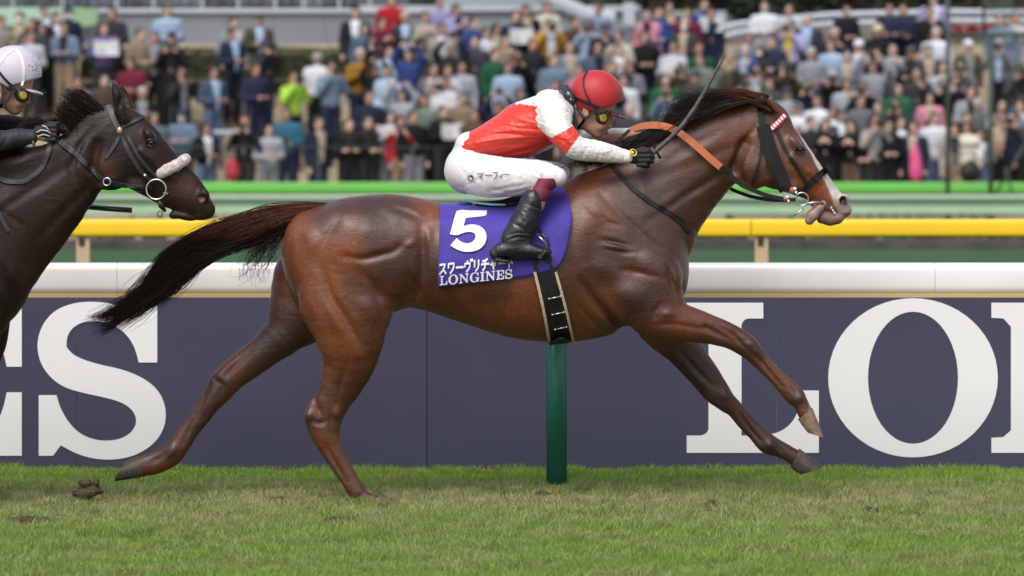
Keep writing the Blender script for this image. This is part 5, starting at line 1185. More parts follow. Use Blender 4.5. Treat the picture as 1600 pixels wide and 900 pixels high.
hel, hf_ = helmet(932.5, 149.5, 0, jockey, M_helm, (.42, .017, .020))
HN = hf_.near_map(); sfh = lambda x, z: surf(HN, hf_.xs, hf_.zs, x, z)
M_strap = mat('black elastic', (.013, .012, .013), rough=.6)
strap('goggle_strap', [(895, 152), (908, 157), (922, 163), (940, 171), (958, 178), (967, 181)], [4.5, 5, 5.5, 5, 4, 3], M_strap, jockey, off=.003, th=.003, sf=sfh, step=3)
strap('helmet_band', [(918, 111), (912, 120), (911, 132), (915, 146), (922, 160), (926, 166)], 2.8, M_strap, jockey, off=.003, th=.003, sf=sfh, step=3)
for pts, ww in (([(894, 158), (896, 172), (898, 188), (902, 202)], 6), ([(900, 168), (907, 178), (913, 187)], 4), ([(932, 171), (922, 181), (913, 188), (904, 200)], 4.5), ([(913, 187), (906, 196), (903, 202)], 4)):
    strap('chin_strap', pts, ww, M_strap, jockey, th=.004, ys=[-.088+.0*i for i in range(len(pts))], step=3)
f = box_field(868, 902, 130, 168, -.13, .1, .003); f.path([P(883, 139, -.05), P(889, 150, -.075), P(893, 158, -.085)], [.022, .028, .02], k=.01); f.path([P(878, 137, 0), P(882, 146, -.03)], [.02, .024], k=.01)
M_plas = mat('dark plastic', (.02, .021, .024), rough=.2, coat=.5); fmesh('goggle_pack', f, M_plas, jockey)
mb = MB(); mb.tube([P(886, 143, -.104), P(892, 151, -.108)], [.003, .0028], 6); mb.ball(P(892, 155, -.11), .005, 8, 6); mb.build('buckle', M_steel, jockey, True)
for s in (-1, 1):
    c = P(941, 184, s*.052); mb = MB(); d = Vector((.45, s*.9, -.05)).normalized(); cc = Vector(c)
    mb.tube([cc-d*.028, cc-d*.004, cc+d*.010, cc+d*.014], [.030, .034, .030, .026], 20); mb.build('goggles', M_plas, jockey, True)
    mb = MB(); mb.tube([cc+d*.013, cc+d*.016, cc+d*.0175], [.021, .020, .015], 20); mb.torus(cc+d*.0165, .012, .002, d, 18, 6); mb.build('lens', mat('amber lens', (.42, .33, .02), rough=.12, coat=.6), jockey, True)
    mb = MB(); mb.tube([cc-d*.01, P(930, 176, s*.078), P(912, 166, s*.09)], [.008, .005, .004], 8); mb.build('goggle_side_strap', M_strap, jockey, True)
mb = MB(); mb.tube([P(942, 184, -.03), P(952, 184, 0), P(942, 184, .03)], [.010, .008, .010], 8); mb.build('goggle_bridge', M_plas, jockey, True)
adopt(jockey)
# saddle, stirrup
saddle = empty('saddle', P(790, 318, -.05)); tag(saddle, 'small black racing saddle with pale blue rim under the crouching jockey', 'saddle')
M_pblue = mat('pale blue rim', (.35, .62, .68), rough=.4)
f = box_field(735, 870, 285, 330, -.2, .2, .005); f.chain(ribs([((745, 314), (745, 322), 0, .09), ((775, 313), (775, 328), 0, .12), ((805, 306), (805, 328), 0, .14), ((835, 292), (840, 322), 0, .15), ((855, 288), (858, 312), 0, .12)]), k=.01); fmesh('seat', f, M_blk, saddle)
mb = MB(); mb.tube([P(726, 313, -.03), P(745, 317, -.08), P(768, 319.5, -.12), P(790, 320, -.14)], [.004, .010, .011, .009], 10, flat=.6); mb.tube([P(726, 313, .03), P(745, 317, .08), P(790, 320, .14)], [.004, .010, .009], 10, flat=.6); mb.tube([P(726, 313, -.03), P(724, 312.5, 0), P(726, 313, .03)], [.004, .006, .004], 8); mb.build('rim', M_pblue, saddle, True)
for s in (-1, 1):
    mb = MB(); mb.tube([P(822, 318, s*.285), P(838, 350, s*.325), P(848, 370, s*.335)], [.018, .016, .014], 8, flat=.4); mb.build('stirrup_leather', M_blk, saddle, True)
    mb = MB(); mb.tube([P(846, 366, s*.36), P(838, 366, s*.385), P(846, 372, s*.41), P(853, 382, s*.415), P(852, 392, s*.41), P(843, 402, s*.40)], [.004, .005, .0055, .006, .006, .006], 8); mb.tube([P(843, 402, s*.40), P(846, 403, s*.31)], .007, 8); mb.tube([P(846, 366, s*.36), P(856, 372, s*.31), P(858, 388, s*.305), P(846, 403, s*.31)], .0045, 8); mb.build('stirrup', M_steel, saddle, True)
adopt(saddle)
# whip
mb = MB(); mb.tube([P(1000, 254, -.185), P(1022, 238, -.19), P(1048, 215, -.19), P(1068, 194, -.19), P(1088, 165, -.18), P(1104, 138, -.175), P(1120, 108, -.17), P(1132, 86, -.165)], [.012, .013, .0125, .012, .0105, .0095, .008, .0065], 10)
M_whip = mat('whip shaft', (.03, .03, .032), rough=.5, var=(.08, .075, .07), vs=60, bump=.3, bs=200, bdist=.002)
o = mb.build('riding_whip', M_whip, None, True); tag(o, 'long dark whip raised over the mane from the near glove', 'whip')
# ================================================================ THE SECOND HORSE AND ITS JOCKEY, COMING IN FROM THE LEFT
Y2 = -.55; DX2 = -1030
K = 25/(25+Y2)
x0_, x1_ = P(-640, 0, Y2)[0], P(340, 0, Y2)[0]; xm = P(120, 0, Y2)[0]
XS2 = np.concatenate([grid(x0_, xm, .0105), grid(xm+.0065, x1_, .0052)]); YS2 = grid(Y2-.34, Y2+.34, .0085); ZS2 = np.concatenate([grid(.2, 1.3, .0105), grid(1.307, 2.1, .0058)])
H2 = Field(XS2, YS2, ZS2)
trunk(H2, Y2, DX2)
r2 = lambda st: ribs(st, Y2)
H2.ell(P(-30, 268, Y2), (.24, .07, .10), .35, .05)
H2.chain(r2([((-130, 300), (-20, 560), 0, .2), ((-85, 275), (8, 515), 0, .185), ((-45, 244), (32, 470), 0, .165), ((-8, 230), (54, 432), 0, .145), ((28, 220), (82, 398), 0, .125), ((62, 216), (108, 364), 0, .11), ((96, 200), (132, 330), 0, .096), ((128, 182), (150, 302), 0, .082), ((152, 170), (164, 288), 0, .072), ((172, 162), (176, 272), 0, .066)]), k=.035)
H2.chain(r2([((178, 160), (158, 284), 0, .066), ((196, 162), (172, 294), 0, .078), ((216, 173), (190, 301), 0, .086), ((233, 191), (206, 306), 0, .084), ((249, 211), (222, 312), 0, .07), ((265, 231), (238, 318), 0, .057), ((280, 249), (254, 324), 0, .05), ((296, 264), (270, 330), 0, .046), ((311, 280), (284, 338), 0, .047), ((322, 296), (298, 342), 0, .046), ((328, 312), (312, 342), 0, .036)]), k=.012)
A2 = lambda x, z, y, r, ang=0, k=.02, op='add': H2.ell(P(x, z, y+Y2), r, ang, k, op)
for s in (-1, 1):
    A2(172, 262, s*.045, (.115, .035, .11), 0, .03); A2(234, 212, s*.068, (.04, .024, .022), -.9, .02)
    H2.path([P(222, 236, s*.08+Y2), P(250, 262, s*.06+Y2), P(272, 280, s*.048+Y2)], [.014, .011, .007], k=.02)
    A2(236, 222, s*.093, (.021, .012, .013), -.7, .008, 'sub'); A2(210, 188, s*.086, (.02, .018, .014), -.9, .03, 'sub')
    A2(318, 306, s*.038, (.03, .019, .034), -.5, .012); A2(315, 310, s*.058, (.014, .024, .018), -.4, .006, 'sub'); A2(214, 290, s*.055, (.045, .02, .025), -.2, .03)
    H2.path([P(158, 284, s*.062+Y2), P(146, 262, s*.074+Y2), P(152, 225, s*.08+Y2)], [.012]*3, k=.04, op='sub')
    H2.path([P(284, 336, s*.048+Y2), P(302, 338, s*.046+Y2), P(314, 334, s*.04+Y2)], [.003, .0035, .003], k=.004, op='sub')
    H2.crease([P(60, 375, Y2), P(110, 322, Y2), P(148, 282, Y2)], .010, .022, s, Y2); H2.crease([P(30, 300, Y2), P(100, 262, Y2), P(145, 240, Y2)], .005, .026, s, Y2)
A2(290, 338, 0, (.055, .034, .02), -.2, .01); A2(272, 336, 0, (.026, .03, .02), .1, .012); A2(312, 336, 0, (.026, .036, .026), -.3, .01)
for s, (a, b, c) in ((-1, ((193, 186), (185, 155), (175, 124))), (1, ((204, 180), (196, 156), (187, 129)))):
    H2.chain([(*P(*a, s*.055+Y2), .028, .024), (*P(*b, s*.07+Y2), .030, .016), (*P((b[0]+c[0])/2, (b[1]+c[1])/2, s*.07+Y2), .022, .012), (*P(*c, s*.065+Y2), .006, .006)], k=.012)
    H2.ell(P(b[0]+4, b[1]+2, s*.07+Y2+s*.014), (.012, .010, .045), -.25, .006, 'sub')
relief(H2, 1, Y2, DX2, 1.2); relief(H2, -1, Y2, DX2, 1.2)
# legs gathered under the body for this phase of the stride
for s, dx in ((-1, 0), (1, 34)):
    lg = [((-15+dx, 455), (-75+dx, 480), s*.15, .085), ((-20+dx, 520), (-70+dx, 530), s*.145, .06), ((-32+dx, 560), (-72+dx, 560), s*.14, .045), ((-40+dx, 592), (-78+dx, 590), s*.14, .038), ((-62+dx, 606), (-90+dx, 584), s*.14, .026), ((-100+dx, 622), (-112+dx, 598), s*.14, .022), ((-122+dx, 630), (-136+dx, 604), s*.14, .026), ((-140+dx, 650), (-156+dx, 632), s*.14, .026), ((-150+dx, 676), (-178+dx, 664), s*.14, .036)]
    H2.chain(r2([(a, b, y, w_) for a, b, y, w_ in lg]), k=.015)
    f2 = [((a[0], a[1]), (b[0], b[1]), s*abs(y), w_) for a, b, y, w_ in LEG_HN]; H2.chain(ribs(f2, Y2, DX2+dx*1.5), k=.015)
H2.blur(1)
V2, F2 = H2.mesh(); V2 = relax(V2, F2, 2); N2 = H2.near_map()
X_, Z_ = px_(V2), pz_(V2)
c2 = coat_cols(V2, (.015, .0085, .007), None, (.036, .016, .011), seed=5)
c2 = mixc(c2, (.085, .034, .019), .75*S5(1-np.hypot((X_-160)/40, (Z_-262)/42))); c2 = mixc(c2, (.075, .034, .022), .8*S5(1-np.hypot((X_-282)/40, (Z_-290)/30)))
c2 = mixc(c2, (.05, .024, .016), .6*S5(1-np.hypot((X_-100)/60, (Z_-290)/70))); c2 = mixc(c2, (.22, .075, .06), (np.hypot(X_-315, (Z_-311)) < 5)*1.0); c2 = mixc(c2, (.05, .03, .022), .7*S5(1-np.hypot((X_-232)/20, (Z_-235)/16)))
horse2 = empty('racehorse', (P(-200, 0, Y2)[0], Y2, 0)); tag(horse2, 'dark brown racehorse with white fleece noseband entering at the left edge', 'horse')
b2 = mesh_np('body', V2, F2.astype(np.int32), coat_mat('dark horse coat', .22), horse2); set_cols(b2, c2)
sy2 = lambda x, z: surf(N2, XS2, ZS2, x, z)
for s in (-1, 1):
    mb = MB(); mb.ball(P(236, 222.5, s*.074+Y2), (.020, .017, .018), 14, 10); mb.build('eye', M_eye, horse2, True)
    mb = MB(); mb.tube([P(228, 225, s*.084+Y2), P(232, 218, s*.092+Y2), P(239, 218.5, s*.091+Y2), P(244, 225, s*.08+Y2)], [.003, .006, .006, .003], 8); mb.tube([P(228, 225, s*.084+Y2), P(236, 229, s*.09+Y2), P(244, 225, s*.08+Y2)], [.003, .004, .003], 8); mb.build('eyelid', M_lid, horse2, True)
W2g = lambda pts, y=0.0: [P(a, b, y+Y2) for a, b in pts]
strands('mane', [W2g([(164, 172), (150, 160), (135, 148), (118, 142), (108, 140)], -.03), W2g([(150, 176), (132, 166), (118, 150), (104, 146), (98, 150)], -.02), W2g([(128, 188), (112, 180), (100, 166), (94, 160)], -.02), W2g([(108, 202), (98, 190), (90, 176), (88, 168)], -.03)], 520, M_mane, horse2, .012, .0019, 10, .012, 31, .45, .03)
strands('mane', [W2g([(104, 204), (86, 196), (66, 188), (52, 186), (36, 190)], -.05), W2g([(90, 208), (66, 202), (46, 196), (30, 204), (26, 216)], -.03), W2g([(60, 216), (40, 212), (28, 214), (14, 226)], -.05)], 420, M_mane, horse2, .012, .0018, 10, .014, 32, .45, .03)
strands('mane', [W2g([(30, 226), (0, 236), (-40, 250), (-80, 262)], -.08), W2g([(40, 222), (0, 228), (-40, 240), (-80, 256)], -.05)], 300, M_mane, horse2, .02, .002, 8, .012, 33, .4, .03)
br2 = empty('bridle', P(200, 220, Y2-.1)); tag(br2, 'brown leather bridle with large steel bit ring on the dark horse at left', 'bridle')
M_bl = mat('worn dark leather', (.014, .012, .012), rough=.42, spec=.45, var=(.04, .043, .05), vs=26, bump=.3, bs=90, bdist=.003)
S2 = dict(sf=sy2)
def strap2(nm, pts, w_, m=M_bl, off=.007, th=.005, ys=None, **kw): return strap(nm, pts, w_, m, br2, off=off, th=th, ys=None if ys is None else [y+Y2 for y in ys], sf=sy2, **kw)
strap2('crown_strap', [(170, 164), (174, 178), (181, 192), (187, 206)], 8, off=.010, th=.007); strap2('browband', [(190, 198), (204, 192), (216, 186), (225, 182)], 4.5, off=.009)
strap2('cheek_piece', [(189, 210), (197, 228), (206, 246), (216, 262), (226, 274)], 6, off=.010); strap2('throat_latch', [(187, 212), (180, 226), (170, 240), (165, 248)], 5)
strap2('side_strap', [(199, 212), (214, 240), (230, 262), (250, 280)], 4.5); strap2('bit_strap', [(226, 274), (234, 282), (240, 284)], 6, off=.012)
f = Field(grid(P(240, 0, Y2)[0], P(302, 0, Y2)[0], .004), grid(Y2-.14, Y2+.14, .004), grid(P(0, 285, Y2)[2], P(0, 240, Y2)[2], .004))
f.path([P(252, 271, Y2-.075), P(262, 265, Y2-.078), P(275, 259, Y2-.066), P(287, 251, Y2-.035), P(290, 249, Y2), P(287, 251, Y2+.035), P(275, 259, Y2+.066), P(252, 271, Y2+.075)], [.025, .027, .027, .026, .025, .026, .027, .025], k=.01)
M_wfl = mat('white fleece', (.66, .62, .62), rough=.95, bump=.9, bs=240, bdist=.005, var=(.40, .31, .27), vs=60); fmesh('noseband', f, M_wfl, br2)
mb = MB(); mb.torus(P(244, 296, Y2-.10), .047, .0045, (.1, 1, 0), 28, 8); mb.tube([P(256, 303, Y2-.10), P(264, 302, Y2-.075)], .008, 8); mb.build('bit_ring', M_steel, br2, True)
mb = MB(); mb.torus(P(167, 284, Y2-.115), .018, .004, (.2, 1, 0), 18, 7); mb.build('martingale_ring', M_steel, br2, True)
mb = MB(); mb.ball(P(187, 204, Y2-.115), (.014, .008, .018), 8, 6); mb.build('buckle', M_brass, br2, True)
mb = MB(); mb.tube([P(226, 272, Y2-.11), P(227, 277, Y2-.11)], .009, 8); mb.build('buckle', M_steel, br2, True)
mb = MB(); mb.tube([P(248, 312, Y2-.09), P(252, 322, Y2-.085), P(258, 330, Y2-.07)], [.010, .014, .008], 8); mb.torus(P(250, 334, Y2-.07), .013, .0022, (.3, 1, 0), 14, 5); mb.build('lip_chain', M_bl, br2, True)
adopt(br2)
rn2 = empty('reins', P(120, 240, Y2-.1)); tag(rn2, 'dark leather reins and neck strap of the dark horse at left', 'reins')
strap('rein', [(84, 210), (100, 226), (118, 240), (138, 260), (152, 274), (166, 284)], [9, 9, 8, 7, 6, 5], M_bl, rn2, off=.012, th=.006, sf=sy2); strap('rein', [(168, 285), (195, 290), (220, 292), (238, 293)], 6.5, M_bl, rn2, off=.014, th=.006, sf=sy2)
strap('neck_strap', [(78, 214), (76, 240), (62, 268), (38, 284), (10, 284), (-20, 270)], 7, M_bl, rn2, off=.010, th=.006, sf=sy2); strap('breast_strap', [(-15, 315), (0, 338), (13, 362)], 6, M_bl, rn2, off=.008, th=.006, sf=sy2); adopt(rn2)
mb = MB(); mb.tube([P(40, 318, Y2+.25), P(135, 323, Y2+.22), P(170, 326, Y2+.2), P(206, 328.5, Y2+.19)], [.012, .0135, .0135, .0135], 10); o = mb.build('riding_whip', M_plas, None, True); tag(o, 'thick black whip end showing under the throat of the dark horse', 'whip')
# the jockey
jk2 = empty('person', (P(-100, 0, Y2)[0], Y2, 1.2)); tag(jk2, 'jockey in black with a pale lilac helmet at the left edge', 'person')
rider_body('body', jk2, -910, -37, Y2, nearhand=(982, 249, -.19), farhand=(985, 236, .12), elbows=((897, 256), (893, 232)))
M_bsilk = mat('black silks', (.016, .017, .021), rough=.55, spec=.4, var=(.028, .03, .036), vs=10, bump=.6, bs=12, bdist=.015)
d2 = lambda st: ribs([((a[0]-910, a[1]-37), (b[0]-910, b[1]-37), y, w_) for a, b, y, w_ in st], Y2)
f = Field(grid(P(-215, 0, Y2)[0], P(62, 0, Y2)[0], .0065), grid(Y2-.36, Y2+.36, .0075), grid(P(0, 245, Y2)[2], P(0, 95, Y2)[2], .0065))
f.chain(d2([((706, 224), (746, 254), 0, .135), ((737, 198), (775, 249), 0, .165), ((768, 180), (812, 249), 0, .175), ((800, 162), (838, 242), 0, .188), ((830, 151), (862, 232), 0, .20), ((853, 145), (880, 215), 0, .185), ((872, 150), (888, 195), 0, .12)]), k=.02)
f.chain(ribs([((-78, 135), (-26, 123), -.13, .085), ((-70, 155), (-17, 138), -.17, .078), ((-60, 178), (-12, 168), -.205, .07), ((-46, 205), (-8, 185), -.24, .06), ((-28, 232), (4, 205), -.245, .056), ((0, 238), (8, 203), -.228, .056), ((26, 231), (26, 200), -.212, .05), ((50, 225), (50, 202), -.198, .042)], Y2), k=.02)
f.chain(ribs([((-70, 145), (-20, 128), .15, .085), ((-40, 206), (-3, 176), .225, .07), ((8, 211), (14, 179), .19, .056), ((40, 212), (42, 184), .15, .044), ((62, 210), (63, 188), .13, .038)], Y2), k=.02)
for pts in ([(-30, 225), (-10, 222), (10, 212)], [(0, 238), (14, 225), (20, 212)], [(28, 235), (34, 222)]): f.crease([P(a, b, Y2) for a, b in pts], .005, .009, -1, Y2)
fmesh('silks_shirt', f, M_bsilk, jk2)
f = Field(grid(P(-225, 0, Y2)[0], P(-5, 0, Y2)[0], .0075), grid(Y2-.38, Y2+.38, .0085), grid(P(0, 285, Y2)[2], P(0, 165, Y2)[2], .0075))
f.chain(d2([((716, 214), (752, 244), 0, .14), ((704, 232), (760, 262), 0, .155), ((698, 254), (762, 285), 0, .15)]), k=.02)
for s in (-1, 1): f.chain(d2([((718, 226), (706, 292), s*.07, .11), ((742, 238), (728, 305), s*.12, .11), ((805, 247), (802, 307), s*.21, .086), ((860, 253), (860, 298), s*.265, .066), ((874, 262), (868, 292), s*.275, .055)]), k=.02)
o, v_ = fmesh('breeches', f, M_breech, jk2, 1); set_cols(o, np.tile(np.array((.70, .66, .67)), (len(v_), 1))); set_cols(o, np.full((len(v_), 3), .3), 'Mud')
for s in (-1, 1):
    f = Field(grid(P(-145, 0, Y2)[0], P(-30, 0, Y2)[0], .006), grid(Y2+min(s*.22, s*.44), Y2+max(s*.22, s*.44), .006), grid(P(0, 380, Y2)[2], P(0, 245, Y2)[2], .006))
    f.chain(d2([((822, 298), (870, 292), s*.30, .06), ((808, 325), (858, 332), s*.318, .060), ((790, 358), (836, 364), s*.343, .05), ((783, 374), (828, 377), s*.348, .045)]), k=.01)
    f.chain(d2([((775, 384), (777, 408), s*.348, .030), ((806, 372), (806, 406), s*.35, .043), ((856, 388), (856, 400), s*.355, .026)]), k=.012); fmesh('boot', f, M_boot, jk2, 1)
M_glove2 = mat('dark glove with pale seams', (.010, .009, .010), rough=.75, bump=.5, bs=120, bdist=.004, var=(.018, .016, .018), vs=30)
glove('glove', jk2, 76, 207, -.19, -1, M_glove2, Y2); glove('glove', jk2, 78, 200, .12, 1, M_glove2, Y2)
for pts in ([(57, 207), (64, 203), (72, 204), (80, 208)], [(59, 213), (68, 210), (78, 213)], [(66, 196), (72, 198), (76, 203)]): mb = MB(); mb.tube([P(a, b, Y2-.232) for a, b in pts], .0022, 5); mb.build('seam', M_wht, jk2, True)
mb = MB(); mb.torus(P(52, 218, Y2-.195), .032, .006, (1, 0, .1), 18, 8); mb.build('cuff', M_skin, jk2, True)
M_helm2 = cloth_mat('lilac helmet cover', rough=.5, spec=.4, bump=.1, bs=30, dirt=(.12, .09, .08), bd=.004)
h2o, h2f = helmet(22, 112, Y2, jk2, M_helm2, (.52, .49, .56), mud=.62)
HN2 = h2f.near_map(); sfh2 = lambda x, z: surf(HN2, h2f.xs, h2f.zs, x, z)
strap('helmet_seam', [(24, 77), (33, 88), (37, 105), (37, 122), (34, 134)], 4, M_wht, jk2, off=.003, th=.003, sf=sfh2, step=3); strap('helmet_seam', [(20, 77), (8, 86), (-2, 100)], 4, M_wht, jk2, off=.003, th=.003, sf=sfh2, step=3)
strap('goggle_strap', [(-18, 92), (-6, 106), (6, 122), (16, 132), (24, 137)], 3.5, M_strap, jk2, off=.003, th=.003, sf=sfh2, step=3)
for pts, ww in (([(2, 126), (6, 140), (4, 155), (0, 168)], 6), ([(24, 138), (16, 150), (10, 160), (0, 168)], 6)): strap('chin_strap', pts, ww, M_strap, jk2, th=.004, ys=[Y2-.088]*len(pts), step=3)
for s in (-1, 1):
    cc = Vector(P(35, 149, s*.052+Y2)); d = Vector((.45, s*.9, -.05)).normalized()
    mb = MB(); mb.tube([cc-d*.028, cc-d*.004, cc+d*.010, cc+d*.014], [.032, .036, .032, .028], 20); mb.build('goggles', M_plas, jk2, True)
    mb = MB(); mb.tube([cc+d*.013, cc+d*.016, cc+d*.0175], [.020, .019, .014], 20); mb.torus(cc+d*.0165, .012, .002, d, 18, 6); mb.build('lens', bpy.data.materials['amber lens'], jk2, True)
    mb = MB(); mb.tube([cc-d*.01, P(20, 141, s*.078+Y2), P(2, 131, s*.09+Y2)], [.012, .009, .005], 8); mb.build('goggle_side_strap', M_strap, jk2, True)
adopt(jk2)
# its saddle, cloth and girth lie outside the picture on the left
sd2 = empty('saddle', P(-110, 300, Y2)); tag(sd2, 'black racing saddle on the dark horse at left', 'saddle')
f = Field(grid(P(-200, 0, Y2)[0], P(-40, 0, Y2)[0], .008), grid(Y2-.2, Y2+.2, .008), grid(P(0, 340, Y2)[2], P(0, 270, Y2)[2], .008)); f.chain(ribs([((-190, 312), (-190, 326), 0, .1), ((-150, 300), (-150, 330), 0, .14), ((-90, 280), (-88, 322), 0, .14)], Y2), k=.01); fmesh('seat', f, M_blk, sd2)
for s in (-1, 1):
    mb = MB(); mb.tube([P(-95, 310, s*.29+Y2), P(-75, 340, s*.33+Y2), P(-62, 352, s*.335+Y2)], [.018, .016, .012], 8, flat=.4); mb.build('stirrup_leather', M_blk, sd2, True)
    mb = MB(); mb.torus(P(-66, 352, s*.35+Y2), .05, .006, (1, 0, 0), 18, 8); mb.build('stirrup', M_steel, sd2, True)
adopt(sd2)
for h_ in (horse2,): adopt(h_)
# ================================================================ TERRACE, WALLS AND TREES BEHIND THE RAILS
def TZ(y):
    D = y+25
    return -.36+.2*float(S5((D-85)/2)) if D < 88.4 else -.16+.46*(D-88.4)
M_terr = mat('tan terrace', (.34, .27, .17), rough=.9, var=(.24, .20, .14), vs=1.6, detail=6, bump=.3, bs=20)
def tstep(x, y):
    D = y+25
    if D < 88.4: return TZ(y)
    k = math.floor((D-88.4)/.5); f = (D-88.4)/.5-k; return -.16+.23*(k+S5((f-.86)/.12))
o = sheet('terrace', -26, 26, 58, 70.0, 0, M_terr, 1, 300, tstep)
M_conc = mat('grey concrete', (.20, .21, .225), rough=.85, var=.9, vs=.8, bump=.2, bs=12); M_coping = mat('pale coping', (.42, .46, .50), rough=.7, var=.9, vs=2)
M_pg = mat('pale green hoarding', (.34, .50, .40), rough=.7, var=.9, vs=1); M_pg2 = mat('green hoarding', (.24, .38, .22), rough=.7, var=.9, vs=1); M_bluegrey = mat('blue grey wall', (.30, .34, .37), rough=.8, var=.88, vs=.7)
M_brownw = mat('brown retaining wall', (.16, .135, .12), rough=.9, var=(.22, .19, .17), vs=2)
YW = 70.2
def wallbox(name, px0, px1, py0, py1, y, th, m, parent=None):
    a, b = P(px0, py0, y), P(px1, py1, y); mb = MB(); mb.box(((a[0]+b[0])/2, y+th/2, (a[2]+b[2])/2), (b[0]-a[0], th, a[2]-b[2])); return mb.build(name, m, parent)
bw = empty('concrete_wall', P(350, 80, YW)); tag(bw, 'grey concrete wall with pale coping behind the left half of the crowd', 'wall')
x_ = 128
for x1 in (196, 270, 350, 428, 508, 590, 660): wallbox('wall_panel', x_+.3, x1-.3, 20, 98, YW, .3, M_conc, bw); x_ = x1
wallbox('coping', 150, 662, 12.5, 20, YW-.08, .42, M_coping, bw); wallbox('kerb', 120, 662, 72, 80, YW-.25, .25, M_coping, bw); adopt(bw)
ho = wallbox('hoarding', -900, 128, 11, 92, YW+.05, .08, M_pg); tag(ho, 'pale green hoarding at the far left behind the crowd', 'hoarding')
ho = empty('sloping_panel', P(135, 40, YW-.3)); a, b, c, d = P(100, 12, YW-.3), P(156, 12, YW-.3), P(150, 38, YW-.3), P(100, 48, YW-.3); mb = MB(); q = [np.array(v) for v in (a, b, c, d)]; mb.add(q+[v+np.array((0, .06, 0)) for v in q], [(0, 1, 2, 3), (4, 7, 6, 5), (0, 4, 5, 1), (1, 5, 6, 2), (2, 6, 7, 3), (3, 7, 4, 0)]); mb.build('panel', M_pg2, ho); adopt(ho); tag(ho, 'slanting green panel where the hoarding meets the grey wall', 'panel')
bw = empty('blue_grey_wall', P(850, 50, YW)); tag(bw, 'blue grey stepped wall behind the middle of the crowd', 'wall')
wallbox('wall_panel', 662, 1135, 17, 140, YW+.1, .3, M_bluegrey, bw); wallbox('coping', 560, 1000, 9, 17, YW-.05, .5, M_coping, bw); wallbox('slab', 690, 850, -14, 9, YW+1.5, .4, M_bluegrey, bw)
adopt(bw)
pil = wallbox('stone_pillar', 974, 992, 4, 40, YW-.4, .25, M_coping); tag(pil, 'short pale stone pillar rising above the middle of the crowd', 'pillar')
ra = empty('white_ramp_rail', P(890, 10, YW)); mb = MB(); mb.tube([P(838, -12, YW-.6), P(880, 6, YW-.6), P(915, 22, YW-.6), P(960, 30, YW-.6)], .09, 10, flat=1.6); mb.build('handrail', M_coping, ra); adopt(ra); tag(ra, 'pale sloping ramp parapet above the crowd right of the red helmet', 'parapet')
bw = wallbox('retaining_wall', 1135, 2600, 36, 150, YW+.2, .4, M_brownw); tag(bw, 'brown retaining wall behind the right part of the crowd', 'wall')
dr = empty('white_double_barrier', P(1400, 25, YW)); tag(dr, 'curving white double barrier above the right part of the crowd', 'barrier')
M_wbar = mat('white barrier', (.48, .53, .60), rough=.5)
for dy, nm in ((0, 'upper_beam'), (13.5, 'lower_beam')):
    mb = MB(); mb.tube([P(1122, 46+dy, YW-.9), P(1150, 38+dy, YW-.8), P(1210, 31+dy, YW-.7), P(1300, 23+dy, YW-.5), P(1400, 20+dy, YW-.5), P(1480, 18.5+dy, YW-.5), P(1720, 18+dy, YW-.5)], .05, 10, flat=1.0); mb.build(nm, M_wbar, dr, True)
for px in (1140, 1220, 1310, 1400, 1490, 1580): wallbox('post', px-2, px+2, 24, 60, YW-.42, .06, M_brownw, dr)
adopt(dr)
M_redf = mat('red flowers', (.35, .012, .02), rough=.8)
rr = random.Random(8)
for i, (px, nb) in enumerate(((1495, 'leftmost'), (1519, 'second from left'), (1544, 'third from left'), (1572, 'rightmost'))):
    mb = MB(); c = P(px, 46, YW-.1); leafball(mb, c, (.13, .12, .10), 130, .04, rr); o = mb.build('flower_box', M_redf); tag(o, nb+' of the four clumps of red flowers under the white barrier', 'flowers')
M_hedge = mat('hedge leaves', (.035, .05, .018), rough=.8, var=(.06, .07, .025), vs=5)
def hedge(px0, px1, label, y=67.9, t=77.5, b=124):
    mb = MB(); a = P(px0, t, y); c = P(px1, b, y); n = int((c[0]-a[0])*900)
    mb.box(((a[0]+c[0])/2, y+.35, (a[2]+c[2])/2-.03), (c[0]-a[0]-.05, .5, a[2]-c[2]-.06))
    for i in range(n):
        x, yy, z = rr.uniform(a[0], c[0]), rr.choice((rr.uniform(y+.02, y+.12), rr.uniform(y, y+.7))), rr.uniform(c[2], a[2]); z = a[2]+rr.uniform(-.03, .03) if yy > y+.13 else z
        v = Vector((rr.gauss(0, 1), rr.gauss(0, 1), rr.gauss(0, 1))).normalized()*.035; w2 = v.orthogonal().normalized()*.02; p = Vector((x, yy, z)); mb.add([p-v, p+w2, p+v, p-w2], [(0, 1, 2, 3)])
    o = mb.build('hedge', M_hedge); tag(o, label, 'hedge'); return o
hedge(122, 262, 'clipped dark hedge at the far left below the grey wall'); hedge(262, 420, 'clipped dark hedge below the middle of the grey wall'); hedge(420, 572, 'clipped dark hedge below the right end of the grey wall')
# upper deck
M_deck = mat('deck', (.2, .2, .21), rough=.9); dk = empty('upper_deck', P(300, 8, YW+.5)); tag(dk, 'railed upper deck above the grey wall at top left', 'deck')
zd = P(0, 13, YW)[2]-.01; mb = MB(); mb.box((-7, YW+3, zd-.1), (12, 5, .2)); mb.build('floor', M_deck, dk); mb = MB(); mb.box((-7, YW+5.6, zd+1.5), (12, .2, 3.2)); mb.build('back_wall', mat('dark back wall', (.05, .05, .055), rough=.9), dk)
for px in (20, 98, 182, 240, 316, 372, 430, 474, 530, 578): wallbox('rail_post', px-1.6, px+1.6, -70, 13, YW+.35, .06, M_coping, dk)
wallbox('handrail', -60, 640, -76, -71, YW+.33, .08, M_coping, dk); wallbox('lower_bar', -60, 640, 1.2, 2.4, YW+.36, .03, M_coping, dk); adopt(dk)
